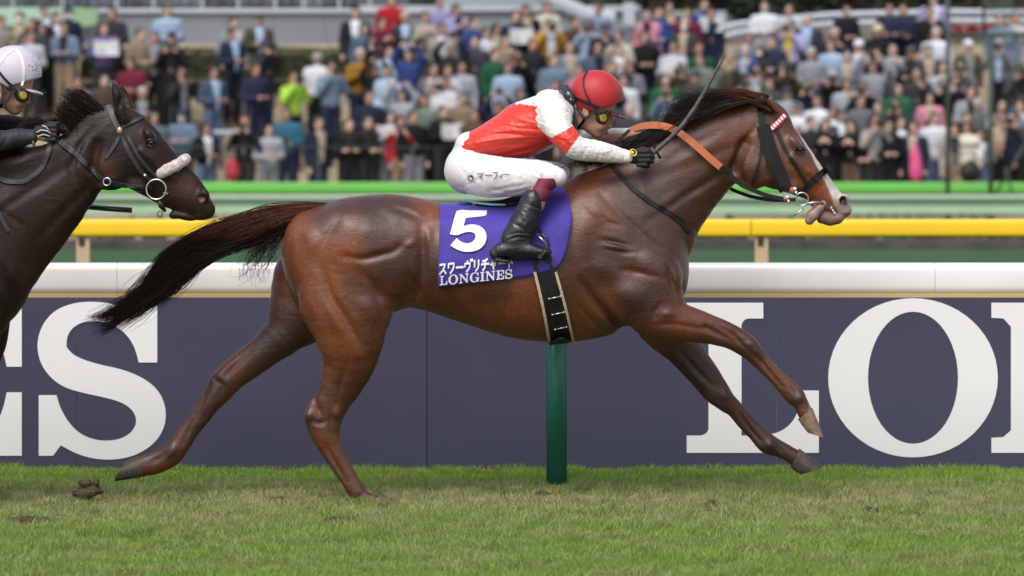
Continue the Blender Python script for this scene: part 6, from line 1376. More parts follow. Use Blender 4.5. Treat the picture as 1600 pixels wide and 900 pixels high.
# trees behind
M_leafd = mat('dark evergreen leaves', (.016, .028, .014), rough=.8, var=(.03, .045, .02), vs=2.5); M_leafr = mat('rusty autumn leaves', (.09, .035, .018), rough=.8, var=(.045, .028, .015), vs=3); M_bark = mat('bark', (.05, .04, .03), rough=.9)
def tree(px, y, zb, h, r, m, label, n=1500, cat='tree'):
    c = P(px, 0, y); root = empty('tree', (c[0], y, zb)); tag(root, label, cat, 'trees behind the stand')
    mb = MB(); mb.tube([(c[0], y, zb), (c[0]+.05, y, zb+h*.35), (c[0]-.05, y, zb+h*.8)], [.16, .12, .04], 8)
    for k in range(6): a = rr.uniform(0, 6.28); mb.tube([(c[0], y, zb+h*(.3+.08*k)), (c[0]+math.cos(a)*r*.7, y+math.sin(a)*r*.7, zb+h*(.42+.09*k))], [.06, .02], 5)
    mb.build('trunk', M_bark, root)
    mb = MB(); lobes = [(rr.gauss(0, .45)*r, rr.gauss(0, .4)*r, rr.uniform(.25, .95)*h) for _ in range(11)]
    for lx, ly, lz in lobes: leafball(mb, (c[0]+lx, y+ly, zb+lz), (r*.55, r*.55, h*.17), n//11, .085, rr)
    mb.build('crown', m, root); adopt(root)
for i, (px, y, r, m, lb) in enumerate([(700, 74, 1.5, M_leafd, 'dark evergreen left of all the other trees behind the crowd'), (880, 75, 1.6, M_leafr, 'rusty brown tree just right of the pale slab above the crowd'), (960, 74.5, 1.4, M_leafr, 'rusty brown tree behind the short pale pillar'), (1030, 74, 1.6, M_leafd, 'dark evergreen just right of the short pale pillar'),
        (1110, 74.5, 1.7, M_leafd, 'dark evergreen behind the left end of the white double barrier'), (1170, 74, 1.5, M_leafd, 'dark evergreen behind the spectator in the white shirt'), (1240, 74.4, 1.6, M_leafd, 'dark evergreen left of the reddish tree at top right'), (1300, 74.2, 1.4, M_leafd, 'dark evergreen touching the left side of the reddish tree at top right'),
        (1365, 73.8, 1.2, M_leafr, 'reddish autumn tree at top right between dark evergreens'), (1440, 74.3, 1.6, M_leafd, 'dark evergreen just left of the dark green frame'), (1520, 74, 1.4, M_leafr, 'rusty tree seen through the dark green frame'), (1590, 74.4, 1.6, M_leafd, 'dark evergreen at the top right corner')]): tree(px, y, 2.3, 4.0, r, m, lb)
bd = sheet('hillside', -70, 70, 72.5, 118, 0, mat('dark hillside', (.02, .028, .016), rough=1, var=(.035, .04, .02), vs=1), 1, 20, lambda x, y: 2.3+.0*x+(y-72.5)*.22)
# dark green steel frame on the right
fr = empty('steel_frame', P(1515, 290, 58.5)); tag(fr, 'tall dark green steel frame standing in front of the crowd at far right', 'frame')
M_dg = mat('dark green steel', (.02, .045, .032), rough=.5); YF = 58.5
def bar(nm, x0, y0, x1, y1, r): mb = MB(); mb.tube([P(x0, y0, YF), P(x1, y1, YF)], r, 8); mb.build(nm, M_dg, fr, True)
bar('upright', 1481, -60, 1481, 352, .037); bar('upright', 1548, 55, 1548, 352, .04); bar('upright', 1537, -60, 1537, 55, .022); bar('crossbar', 1481, 55, 1720, 53, .04); bar('crossbar', 1537, 14, 1720, 13, .02); bar('crossbar', 1481, 228, 1532, 228, .02); bar('brace', 1612, 208, 1556, 302, .022); bar('brace', 1570, 262, 1590, 330, .02); adopt(fr)
wr = MB(); wr.tube([P(-60, 229.5, 61.5), P(705, 229.5, 61.5)], .011, 6); M_wire = mat('wire', (.06, .07, .07), rough=.6)
wf = empty('wire_rail', P(300, 229, 61.5)); wr.build('top_wire', M_wire, wf, True)
for px in (60, 206, 352, 498, 644): mb = MB(); mb.tube([P(px, 229, 61.5), P(px, 229, 61.5)*np.array((1, 1, 0))+np.array((0, 0, -.3))], .014, 6); mb.build('post', M_wire, wf, True)
adopt(wf); tag(wf, 'thin dark wire rail in front of the front row at left', 'rail')
# ================================================================ THE CROWD
M_cloth = mat('crowd clothing', None, rough=.85, spec=.2, objcol=True, var=.72, vs=5, bump=.5, bs=9, bdist=.03)
M_trs = mat('crowd trousers', None, rough=.85, spec=.2, objcol=True, var=.8, vs=6); M_hair = mat('crowd hair', None, rough=.5, spec=.4, objcol=True); M_shoe = mat('crowd shoes', (.05, .045, .045), rough=.6)
M_face = bpy.data.materials.new('crowd skin'); M_face.use_nodes = True; t_ = M_face.node_tree; b_ = t_.nodes['Principled BSDF']; oi_ = t_.nodes.new('ShaderNodeObjectInfo'); vc_ = t_.nodes.new('ShaderNodeVertexColor'); vc_.layer_name = 'Col'; mx_ = t_.nodes.new('ShaderNodeMix'); mx_.data_type = 'RGBA'; mx_.blend_type = 'MULTIPLY'; mx_.inputs['Factor'].default_value = 1
t_.links.new(oi_.outputs['Color'], mx_.inputs[6]); t_.links.new(vc_.outputs['Color'], mx_.inputs[7]); t_.links.new(mx_.outputs[2], b_.inputs['Base Color']); b_.inputs['Roughness'].default_value = .55
def arm_pose(pose, s):
    """shoulder, elbow, wrist, hand for one side; the figure faces -y"""
    sh = (s*.185, .0, 1.40)
    return {'stand': [sh, (s*.24, .02, 1.13), (s*.23, -.06, .88), (s*.225, -.09, .80)], 'hold': [sh, (s*.25, .02, 1.14), (s*.12, -.24, 1.12), (s*.05, -.28, 1.14)],
            'cross': [sh, (s*.25, -.03, 1.14), (s*.03, -.24, 1.16), (-s*.09, -.23, 1.18)], 'photo': [sh, (s*.27, -.10, 1.22), (s*.12, -.20, 1.45), (s*.065, -.20, 1.52)],
            'high': [sh, (s*.26, -.08, 1.58), (s*.14, -.16, 1.78), (s*.07, -.18, 1.84)], 'read': [sh, (s*.25, -.02, 1.15), (s*.17, -.26, 1.20), (s*.13, -.30, 1.26)],
            'one': [sh, (s*.25, -.06, 1.18), (s*.12, -.20, 1.36), (s*.04, -.20, 1.46)] if s > 0 else [sh, (s*.24, .02, 1.13), (s*.22, -.10, .90), (s*.21, -.13, .82)],
            'clap': [sh, (s*.26, -.02, 1.17), (s*.11, -.24, 1.30), (s*.02, -.27, 1.37)]}[pose]
def crowd_proto(pose):
    out = {}; G_ = lambda h: Field(grid(-.42, .42, h), grid(-.42, .22, h), grid(-.02, 1.98, h))
    lean = {'read': .03, 'photo': .0}.get(pose, 0)
    f = G_(.017)
    f.path([(0, .0, .98), (0, .0, 1.18), (0, .0, 1.36)], [.12, .11, .11], k=.05); f.cone((0, .01, 1.42), (0, -.01, 1.56), .055, .05, k=.04)
    hz = 1.625; f.ell((0, -.005, hz+.02), (.075, .092, .098), 0, .02); f.ell((0, -.035, hz-.05), (.055, .062, .065), 0, .02); f.cone((0, -.10, hz), (0, -.112, hz-.022), .010, .014, k=.012)
    for s in (-1, 1):
        f.ell((s*.077, .005, hz-.005), (.012, .018, .028), 0, .008); f.ell((s*.032, -.093, hz+.008), (.016, .01, .009), 0, .01, 'sub')
        p = arm_pose(pose, s); f.path(p[:3], [.055, .042, .03], k=.02); f.cone(p[2], p[3], .032, .036, k=.01)
        d = (np.array(p[3])-np.array(p[2])); d /= np.linalg.norm(d)
        for j in range(4): q = np.array(p[3])+np.array(((j-1.5)*.018, 0, 0)); f.cone(q, q+d*.055, .010, .008, k=.004)
        f.cone(np.array(p[3]), np.array(p[3])+d*.02+np.array((-s*.04, 0, .01)), .013, .010, k=.006)
        f.path([(s*.09, 0, .95), (s*.10, 0, .52), (s*.11, .02, .10)], [.09, .062, .045], k=.03); f.cone((s*.11, .02, .05), (s*.12, -.12, .04), .042, .034, k=.02)
    v, q = f.mesh(); v = relax(v, q, 1); out['body'] = (v, q)
    f = G_(.019)
    f.ell((0, 0, 1.24), (.195, .135, .26), 0, .02); f.path([(-.13, 0, 1.40), (.13, 0, 1.40)], [.085, .085], k=.06); f.ell((0, 0, 1.02), (.185, .14, .14), 0, .05); f.cone((0, .0, 1.44), (0, .0, 1.49), .075, .065, k=.02)
    for s in (-1, 1): p = arm_pose(pose, s); f.path(p[:3], [.078, .063, .047], k=.03)
    f.crease([(-.12, 0, 1.2), (.1, 0, 1.12)], .006, .03, -1); f.crease([(0, 0, 1.42), (0, 0, .95)], .006, .018, -1); f.crease([(-.14, 0, 1.05), (.14, 0, 1.02)], .006, .025, -1)
    v, q = f.mesh(); out['jacket'] = (relax(v, q, 1), q)
    f = G_(.021); f.ell((0, .01, .93), (.175, .13, .12), 0, .03)
    for s in (-1, 1): f.path([(s*.09, 0, .92), (s*.10, 0, .52), (s*.11, .02, .09)], [.108, .082, .068], k=.03)
    v, q = f.mesh(); out['trousers'] = (relax(v, q, 1), q)
    return out
def crowd_hair(kind):
    f = Field(grid(-.16, .16, .013), grid(-.22, .16, .013), grid(1.36, 1.80, .013)); hz = 1.625
    if kind == 'short': f.ell((0, .012, hz+.035), (.088, .100, .098), 0, .01); f.ell((0, -.10, hz-.03), (.09, .075, .085), 0, .015, 'sub')
    elif kind == 'long': f.ell((0, .012, hz+.032), (.092, .104, .102), 0, .01); f.ell((0, .05, hz-.08), (.095, .07, .15), 0, .03); f.ell((0, -.10, hz-.04), (.062, .085, .10), 0, .015, 'sub')
    elif kind == 'cap': f.ell((0, .0, hz+.05), (.092, .108, .078), 0, .008); f.ell((0, -.13, hz+.028), (.07, .065, .010), 0, .008); f.ell((0, -.10, hz-.06), (.09, .085, .075), 0, .01, 'sub')
    else: f.ell((0, .0, hz+.045), (.094, .105, .085), 0, .008); f.ell((0, 0, hz+.02), (.15, .16, .010), 0, .012)
    v, q = f.mesh(); return relax(v, q, 1), q
def np_mesh(name, vq, m):
    o = mesh_np(name, vq[0], vq[1].astype(np.int32), m, None); me = o.data; bpy.data.objects.remove(o); return me
PROTO = {}
for pose in ('stand', 'hold', 'cross', 'photo', 'high', 'read', 'one', 'clap'):
    d = crowd_proto(pose); PROTO[pose] = {k: np_mesh(k, d[k], {'body': M_face, 'jacket': M_cloth, 'trousers': M_trs}[k]) for k in d}
    v = d['body'][0]; c = np.ones((len(v), 3), np.float32); hz = 1.625
    for s in (-1, 1): m_ = np.exp(-((v[:, 0]-s*.032)/.014)**2-((v[:, 2]-hz-.006)/.010)**2)*(v[:, 1] < -.05); c *= 1-.85*m_[:, None]; m_ = np.exp(-((v[:, 0]-s*.032)/.020)**2-((v[:, 2]-hz-.03)/.007)**2)*(v[:, 1] < -.05); c *= 1-.7*m_[:, None]
    m_ = np.exp(-((v[:, 0])/.025)**2-((v[:, 2]-hz+.062)/.008)**2)*(v[:, 1] < -.05); c *= 1-m_[:, None]*np.array((.35, .6, .6)); c[v[:, 2] < .09] = (.12, .10, .10)
    a_ = PROTO[pose]['body'].color_attributes.new('Col', 'FLOAT_COLOR', 'POINT'); cc = np.ones((len(v), 4), np.float32); cc[:, :3] = c; a_.data.foreach_set('color', cc.ravel())
# open-fronted versions: the same jacket with the shirt showing between its edges
INN = [mat('shirt front '+n, c, rough=.85, spec=.2, var=.8, vs=9) for n, c in (('white', (.60, .62, .66)), ('pale blue', (.34, .44, .60)), ('grey', (.20, .21, .23)), ('black', (.015, .015, .018)), ('tan', (.38, .30, .22)), ('yellow', (.62, .45, .06)))]
for pose in PROTO:
    me = PROTO[pose]['jacket']; n = len(me.polygons); ce = np.empty(n*3, np.float32); me.polygons.foreach_get('center', ce); ce = ce.reshape(-1, 3)
    wd = .030+.055*np.clip((ce[:, 2]-1.0)/.45, 0, 1); fr = (np.abs(ce[:, 0]) < wd) & (ce[:, 1] < -.055) & (ce[:, 2] > .93) & (ce[:, 2] < 1.5) & (ce[:, 1] > -.185)
    for k, mi in enumerate(INN):
        m2 = me.copy(); m2.name = 'open_jacket'; m2.materials.append(mi); m2.polygons.foreach_set('material_index', fr.astype(np.int32)); PROTO[pose]['open%d' % k] = m2
HAIRM = {k: np_mesh('hair' if k in ('short', 'long') else k, crowd_hair(k), M_hair) for k in ('short', 'long', 'cap', 'hat')}
mb = MB(); mb.ball((0, -.075, 1.578), (.052, .05, .042), 10, 7); mb_ = mb.build('face_mask', M_wht); MASK = mb_.data; bpy.data.objects.remove(mb_)
mb = MB(); mb.box((0, 0, 0), (.13, .05, .085)); mb.tube([(0, -.02, 0), (0, -.13, 0)], [.036, .042], 12); mb.ball((0, 0, .05), (.03, .025, .02), 8, 5); mb_ = mb.build('camera', M_plas, None); CAMM = mb_.data; bpy.data.objects.remove(mb_)
mb = MB(); mb.box((0, 0, 0), (.16, .010, .08)); mb_ = mb.build('phone', M_plas, None, False, .002); PHONM = mb_.data; bpy.data.objects.remove(mb_)
M_paper = mat('newsprint', (.55, .55, .56), rough=.8, var=(.38, .38, .40), vs=9, detail=8)
V_, F_ = [], []
for i in range(9):
    for j in range(3): x = (i-4)*.055; V_.append((x, -.03*abs(i-4)*.5+.02*math.sin(j*2+i), (j-1)*.14))
for i in range(8):
    for j in range(2): F_.append((i*3+j, (i+1)*3+j, (i+1)*3+j+1, i*3+j+1))
mb_ = mesh_np('newspaper', np.array(V_), F_, M_paper); PAPM = mb_.data; bpy.data.objects.remove(mb_)
COLS = {'navy': (.020, .026, .055), 'black': (.012, .012, .015), 'grey': (.17, .18, .20), 'dark grey': (.05, .052, .06), 'white': (.62, .64, .68), 'light blue': (.36, .47, .62), 'blue': (.035, .07, .25), 'brown': (.10, .07, .05), 'tan': (.27, .20, .135), 'beige': (.34, .31, .28), 'cream': (.60, .56, .48),
        'red': (.45, .02, .03), 'green': (.02, .11, .055), 'maroon': (.13, .015, .035), 'yellow': (.60, .42, .04), 'lime': (.45, .75, .08), 'mustard': (.42, .22, .03), 'teal': (.04, .16, .22), 'pink': (.55, .22, .30), 'lilac': (.38, .36, .58), 'denim': (.09, .13, .21), 'olive': (.085, .085, .05), 'light grey': (.40, .42, .46), 'charcoal': (.028, .028, .033), 'blue grey': (.16, .22, .30), 'grey green': (.15, .19, .16), 'purple': (.12, .09, .22)}
SK = [(.48, .30, .22), (.42, .25, .18), (.52, .34, .26), (.38, .21, .15)]
# photographed spectators: head x, head top y, garment colour, garment, pose, trousers, headgear/hair, extra
PPL = [(2, 27, 'beige', 'coat', 'stand', 'grey', 'short', ''), (31, 20, 'brown', 'coat', 'hold', 'charcoal', 'short', 'mask'), (70, 10, 'black', 'suit', 'stand', 'charcoal', 'short', ''), (50, 30, 'dark grey', 'jacket', 'clap', 'black', 'short', ''), (88, 20, 'navy', 'jacket', 'hold', 'navy', 'short', ''), (106, 13, 'navy', 'parka', 'stand', 'tan', 'cap', 'mask'),
 (66, 38, 'charcoal', 'coat', 'clap', 'black', 'long', ''), (48, 50, 'white', 'shirt', 'hold', 'charcoal', 'short', ''), (101, 37, 'blue grey', 'jacket', 'cross', 'tan', 'short', ''), (163, 38, 'purple', 'checked shirt', 'read', 'charcoal', 'short', 'paper'), (176, 14, 'charcoal', 'T-shirt', 'cross', 'black', 'short', ''), (219, 46, 'tan', 'shirt', 'hold', 'olive', 'short', ''), (242, 51, 'olive', 'jacket', 'stand', 'black', 'short', ''), (262, 9, 'light blue', 'shirt', 'hold', 'navy', 'short', 'phone'),
 (268, 60, 'black', 'jacket', 'photo', 'black', 'short', 'camera'), (205, 92, 'maroon', 'top', 'hold', 'black', 'long', ''), (365, 29, 'light grey', 'jacket', 'stand', 'grey', 'short', ''), (363, 45, 'navy', 'suit', 'hold', 'black', 'short', ''), (404, 24, 'olive', 'jacket', 'cross', 'olive', 'cap', ''), (414, 63, 'charcoal', 'coat', 'photo', 'navy', 'hat', 'camera'), (283, 107, 'charcoal', 'jacket', 'photo', 'black', 'short', 'camera'),
 (333, 106, 'denim', 'blazer', 'hold', 'denim', 'short', ''), (399, 101, 'navy', 'sweater', 'hold', 'navy', 'short', ''), (122, 122, 'grey', 'coat', 'stand', 'tan', 'short', ''), (163, 118, 'brown', 'coat', 'hold', 'brown', 'short', ''), (223, 138, 'black', 'vest', 'read', 'black', 'short', 'old'), (285, 173, 'blue grey', 'jacket', 'cross', 'charcoal', 'cap', 'mask'), (321, 194, 'black', 'jacket', 'hold', 'denim', 'long', ''), (383, 185, 'black', 'jacket', 'photo', 'charcoal', 'short', 'redhair camera'), (241, 176, 'grey', 'coat', 'stand', 'grey', 'short', ''), (18, 182, 'blue', 'top', 'stand', 'navy', 'short', ''),
 (457, 113, 'lime', 'jacket', 'photo', 'black', 'short', 'camera'), (517, 98, 'blue grey', 'hoodie', 'photo', 'navy', 'short', 'phone'), (496, 84, 'white', 'top', 'stand', 'black', 'hat', ''), (556, 13, 'charcoal', 'open jacket', 'stand', 'charcoal', 'short', ''), (563, 78, 'mustard', 'sweater', 'clap', 'navy', 'short', 'old'), (596, 29, 'maroon', 'sweater', 'clap', 'black', 'short', ''), (612, -8, 'red', 'jacket', 'stand', 'white', 'short', ''), (633, 20, 'dark grey', 'jacket', 'stand', 'navy', 'short', 'old'),
 (639, 79, 'blue', 'sweater', 'high', 'blue', 'short', 'phone'), (664, 20, 'beige', 'jacket', 'clap', 'grey', 'short', ''), (691, 38, 'beige', 'vest', 'stand', 'brown', 'short', ''), (686, -4, 'lilac', 'shirt', 'stand', 'blue', 'short', ''), (577, 144, 'navy', 'jacket', 'hold', 'navy', 'short', ''), (606, 104, 'light blue', 'shirt', 'one', 'denim', 'short', ''), (628, 141, 'light grey', 'hoodie', 'high', 'grey', 'short', 'camera'), (448, 170, 'teal', 'jacket', 'hold', 'navy', 'short', 'camera'), (497, 184, 'navy', 'jacket', 'stand', 'navy', 'short', ''),
 (546, 187, 'black', 'jacket', 'cross', 'black', 'short', ''), (574, 183, 'charcoal', 'jacket', 'hold', 'charcoal', 'short', ''), (611, 176, 'white', 'jacket', 'clap', 'grey', 'long', ''), (626, 182, 'red', 'jacket', 'one', 'tan', 'long', ''), (645, 175, 'black', 'coat', 'stand', 'grey', 'short', ''), (677, 101, 'grey', 'jacket', 'one', 'grey', 'short', ''), (692, 167, 'black', 'sweater', 'read', 'charcoal', 'short', 'paper'), (420, 196, 'light grey', 'coat', 'hold', 'grey', 'short', ''), (664, 150, 'grey green', 'jacket', 'stand', 'black', 'short', ''),
 (713, 8, 'lilac', 'jacket', 'clap', 'navy', 'short', ''), (741, 28, 'blue', 'jacket', 'hold', 'navy', 'short', ''), (759, 44, 'white', 'top', 'clap', 'brown', 'short', ''), (775, 38, 'beige', 'coat', 'one', 'grey', 'long', ''), (791, 57, 'tan', 'coat', 'one', 'black', 'short', ''), (806, 18, 'navy', 'coat', 'read', 'navy', 'short', 'paper'), (822, 9, 'black', 'jacket', 'stand', 'navy', 'short', ''), (855, 4, 'cream', 'coat', 'hold', 'tan', 'short', ''), (859, 31, 'mustard', 'open jacket', 'photo', 'grey', 'short', 'camera'), (897, 27, 'brown', 'jacket', 'stand', 'navy', 'short', ''),
 (935, 7, 'blue grey', 'shirt', 'stand', 'grey', 'short', ''), (945, 37, 'navy', 'sweater', 'one', 'navy', 'cap', ''), (968, 49, 'cream', 'coat', 'clap', 'beige', 'short', ''), (773, 78, 'green', 'sweater', 'stand', 'black', 'short', ''), (809, 82, 'black', 'jacket', 'photo', 'denim', 'short', 'camera'), (742, 58, 'dark grey', 'coat', 'stand', 'black', 'short', ''), (722, 98, 'light grey', 'jacket', 'stand', 'black', 'short', ''), (700, 103, 'white', 'hoodie', 'clap', 'blue', 'short', ''), (695, 122, 'white', 'shirt', 'read', 'grey', 'short', 'paper'), (722, 146, 'tan', 'coat', 'hold', 'beige', 'short', ''), (742, 172, 'brown', 'coat', 'stand', 'brown', 'short', ''),
 (794, 99, 'light blue', 'denim jacket', 'stand', 'denim', 'short', ''), (906, 103, 'pink', 'top', 'one', 'beige', 'short', ''), (832, 62, 'charcoal', 'coat', 'stand', 'black', 'short', ''), (966, 71, 'tan', 'jacket', 'clap', 'tan', 'short', ''), (957, 96, 'beige', 'coat', 'stand', 'beige', 'short', ''), (973, 119, 'white', 'shirt', 'stand', 'navy', 'short', ''), (985, 98, 'grey', 'coat', 'hold', 'tan', 'long', ''), (1007, 51, 'black', 'sweater', 'hold', 'black', 'short', ''), (1031, 13, 'blue', 'shirt', 'hold', 'blue', 'short', ''), (1045, 4, 'charcoal', 'jacket', 'clap', 'black', 'short', ''),
 (1013, 16, 'pink', 'coat', 'stand', 'grey', 'long', ''), (1070, 32, 'dark grey', 'jacket', 'hold', 'denim', 'short', 'old mask'), (1075, 14, 'maroon', 'coat', 'stand', 'black', 'short', ''), (1100, 0, 'blue', 'jacket', 'read', 'navy', 'short', 'paper'), (1110, 14, 'navy', 'coat', 'stand', 'navy', 'short', ''), (1195, 3, 'white', 'shirt', 'cross', 'light grey', 'short', ''), (1234, 8, 'light grey', 'shirt', 'clap', 'grey', 'short', ''), (1261, 24, 'dark grey', 'coat', 'stand', 'charcoal', 'short', 'old'), (1235, 33, 'lilac', 'shirt over yellow', 'photo', 'charcoal', 'short', 'camera'),
 (1207, 58, 'navy', 'polo shirt', 'hold', 'olive', 'short', ''), (1052, 66, 'light grey', 'jacket', 'read', 'light blue', 'short', 'paper'), (1092, 68, 'green', 'sweater', 'stand', 'green', 'short', ''), (1095, 86, 'grey green', 'jacket', 'cross', 'grey', 'short', ''), (1040, 117, 'green', 'jacket', 'stand', 'brown', 'short', ''), (1148, 92, 'brown', 'jacket', 'stand', 'olive', 'short', ''), (1165, 72, 'blue', 'jacket', 'one', 'navy', 'short', 'old'), (1183, 103, 'grey green', 'jacket', 'photo', 'navy', 'short', 'camera'), (1130, 90, 'grey green', 'coat', 'stand', 'grey', 'short', ''), (1268, 76, 'light grey', 'knit sweater', 'hold', 'denim', 'short', 'old'), (1299, 64, 'light blue', 'shirt', 'hold', 'denim', 'short', ''),
 (1242, 163, 'white', 'shirt', 'stand', 'grey', 'short', ''), (1278, 151, 'white', 'shirt', 'stand', 'navy', 'short', ''), (1290, 187, 'black', 'coat', 'clap', 'black', 'long', ''), (1322, 10, 'black', 'jacket', 'hold', 'black', 'short', ''), (1325, 80, 'blue grey', 'jacket', 'stand', 'grey', 'short', ''), (1342, 64, 'white', 'top', 'stand', 'grey', 'cap', 'whitecap'), (1364, 96, 'light grey', 'long shirt', 'high', 'light grey', 'short', 'camera'), (1372, 40, 'black', 'jacket', 'stand', 'denim', 'hat', 'blonde'), (1390, 7, 'navy', 'T-shirt', 'cross', 'black', 'short', ''), (1411, 8, 'navy', 'shirt', 'hold', 'navy', 'short', 'phone'),
 (1323, 124, 'light grey', 'hoodie', 'one', 'grey', 'short', ''), (1404, 132, 'green', 'jacket', 'stand', 'green', 'short', ''), (1432, 107, 'dark grey', 'coat', 'one', 'grey', 'short', ''), (1450, 72, 'dark grey', 'jacket', 'hold', 'charcoal', 'short', ''), (1463, 45, 'white', 'sweater', 'stand', 'beige', 'short', 'old'), (1453, 11, 'black', 'jacket', 'one', 'black', 'short', ''), (1459, -10, 'lilac', 'jacket', 'stand', 'navy', 'short', ''), (1474, 98, 'white', 'T-shirt', 'stand', 'navy', 'short', ''), (1453, 146, 'pink', 'jacket', 'stand', 'pink', 'long', ''), (1513, 64, 'olive', 'jacket', 'stand', 'charcoal', 'cap', 'whitecap'), (1562, 62, 'grey', 'jacket', 'photo', 'black', 'cap', 'camera'),
 (1565, 23, 'blue grey', 'shirt', 'stand', 'grey', 'short', ''), (1586, 21, 'white', 'shirt', 'clap', 'light grey', 'short', ''), (1517, 136, 'light grey', 'jacket', 'cross', 'grey', 'short', ''), (1367, 180, 'beige', 'jacket', 'photo', 'charcoal', 'short', 'camera'), (1312, 174, 'charcoal', 'coat', 'hold', 'black', 'long', ''), (1331, 190, 'black', 'coat', 'clap', 'brown', 'long', ''), (1407, 184, 'black', 'jacket', 'clap', 'black', 'short', ''), (1428, 192, 'navy', 'coat', 'stand', 'black', 'short', ''), (1454, 188, 'grey', 'cardigan', 'stand', 'denim', 'long', ''), (1461, 177, 'white', 'shirt', 'stand', 'denim', 'short', ''),
 (1491, 195, 'beige', 'coat', 'stand', 'tan', 'long', ''), (1511, 191, 'cream', 'hoodie', 'stand', 'black', 'long', ''), (1511, 178, 'dark grey', 'coat', 'stand', 'denim', 'short', ''), (1552, 179, 'brown', 'coat', 'hold', 'black', 'short', ''), (1567, 176, 'navy', 'jacket', 'stand', 'black', 'short', ''), (1585, 178, 'dark grey', 'jacket', 'photo', 'black', 'short', 'camera'), (1594, 158, 'light blue', 'top', 'one', 'navy', 'short', ''), (1267, 184, 'charcoal', 'coat', 'stand', 'black', 'short', ''), (1247, 200, 'black', 'jacket', 'stand', 'black', 'short', ''), (1348, 204, 'charcoal', 'jacket', 'hold', 'charcoal', 'long', ''), (1388, 190, 'black', 'jacket', 'hold', 'black', 'short', ''), (1372, 160, 'dark grey', 'jacket', 'stand', 'grey', 'short', ''), (1300, 168, 'navy', 'coat', 'stand', 'black', 'short', ''), (1345, 150, 'grey', 'jacket', 'stand', 'charcoal', 'short', ''), (1532, 205, 'grey', 'coat', 'hold', 'denim', 'short', '')]
rr = random.Random(21)
GAR = ['jacket', 'coat', 'sweater', 'hoodie', 'shirt']
FC = ['navy', 'black', 'charcoal', 'dark grey', 'grey', 'blue grey', 'brown', 'olive', 'light grey', 'black', 'navy', 'charcoal', 'blue grey', 'denim', 'black', 'dark grey', 'grey green', 'light blue']
tries = 0
def far_ok(x, y, dx, dy): return all(abs(x-p[0]) > dx or abs(y-p[1]) > dy for p in PPL)
while len(PPL) < 205 and tries < 9000:
    tries += 1; x = rr.uniform(566, 1602); y = rr.uniform(2, 202) if x > 980 else rr.uniform(5, 200)
    if y > 165 and x < 990 and x > 735: continue
    if x > 1130 and y < 45: continue
    if x < 720 and y > 150: continue
    if 690 < x < 990 and y < 20: continue
    if not far_ok(x, y, 20, 18): continue
    PPL.append((x, y, rr.choice(FC), rr.choice(GAR), rr.choice(['stand', 'hold', 'cross', 'photo', 'photo', 'one', 'clap', 'high', 'photo']), rr.choice(['black', 'navy', 'grey', 'charcoal', 'denim', 'tan']), rr.choice(['short', 'short', 'short', 'long', 'cap']), rr.choice(['', '', '', '', 'mask', 'camera' if 0 else '', 'old'])))
RN = lambda y: 'front row' if y > 165 else 'second row' if y > 132 else 'third row' if y > 98 else 'fourth row' if y > 64 else 'fifth row' if y > 32 else 'top row'
POSED = {'stand': '', 'hold': ' with hands together', 'cross': ' with arms crossed', 'photo': ' photographing', 'high': ' with both arms raised', 'read': ' reading a paper', 'one': ' with one hand raised', 'clap': ' clapping'}
def desc(p):
    s_ = p[2]+' '+p[3]+POSED[p[4]]
    if p[6] in ('cap', 'hat'): s_ += ' and '+p[6]
    if 'mask' in p[7]: s_ += ' in white mask'
    elif p[6] == 'long': s_ += ', long hair'
    return s_
ORD = POSN
def unique_labels():
    keys = {}
    for i, p in enumerate(PPL): keys.setdefault((desc(p), RN(p[1])), []).append(i)
    out = {}
    for (d, r), ids in keys.items():
        ids.sort(key=lambda i: PPL[i][0])
        for n, i in enumerate(ids):
            b = 'spectator in '+d+', '+r
            if len(ids) > 1: b += ', '+(ORD[n]+' such from the left' if n else 'leftmost such')
            out[i] = b
    return out
LAB = unique_labels()
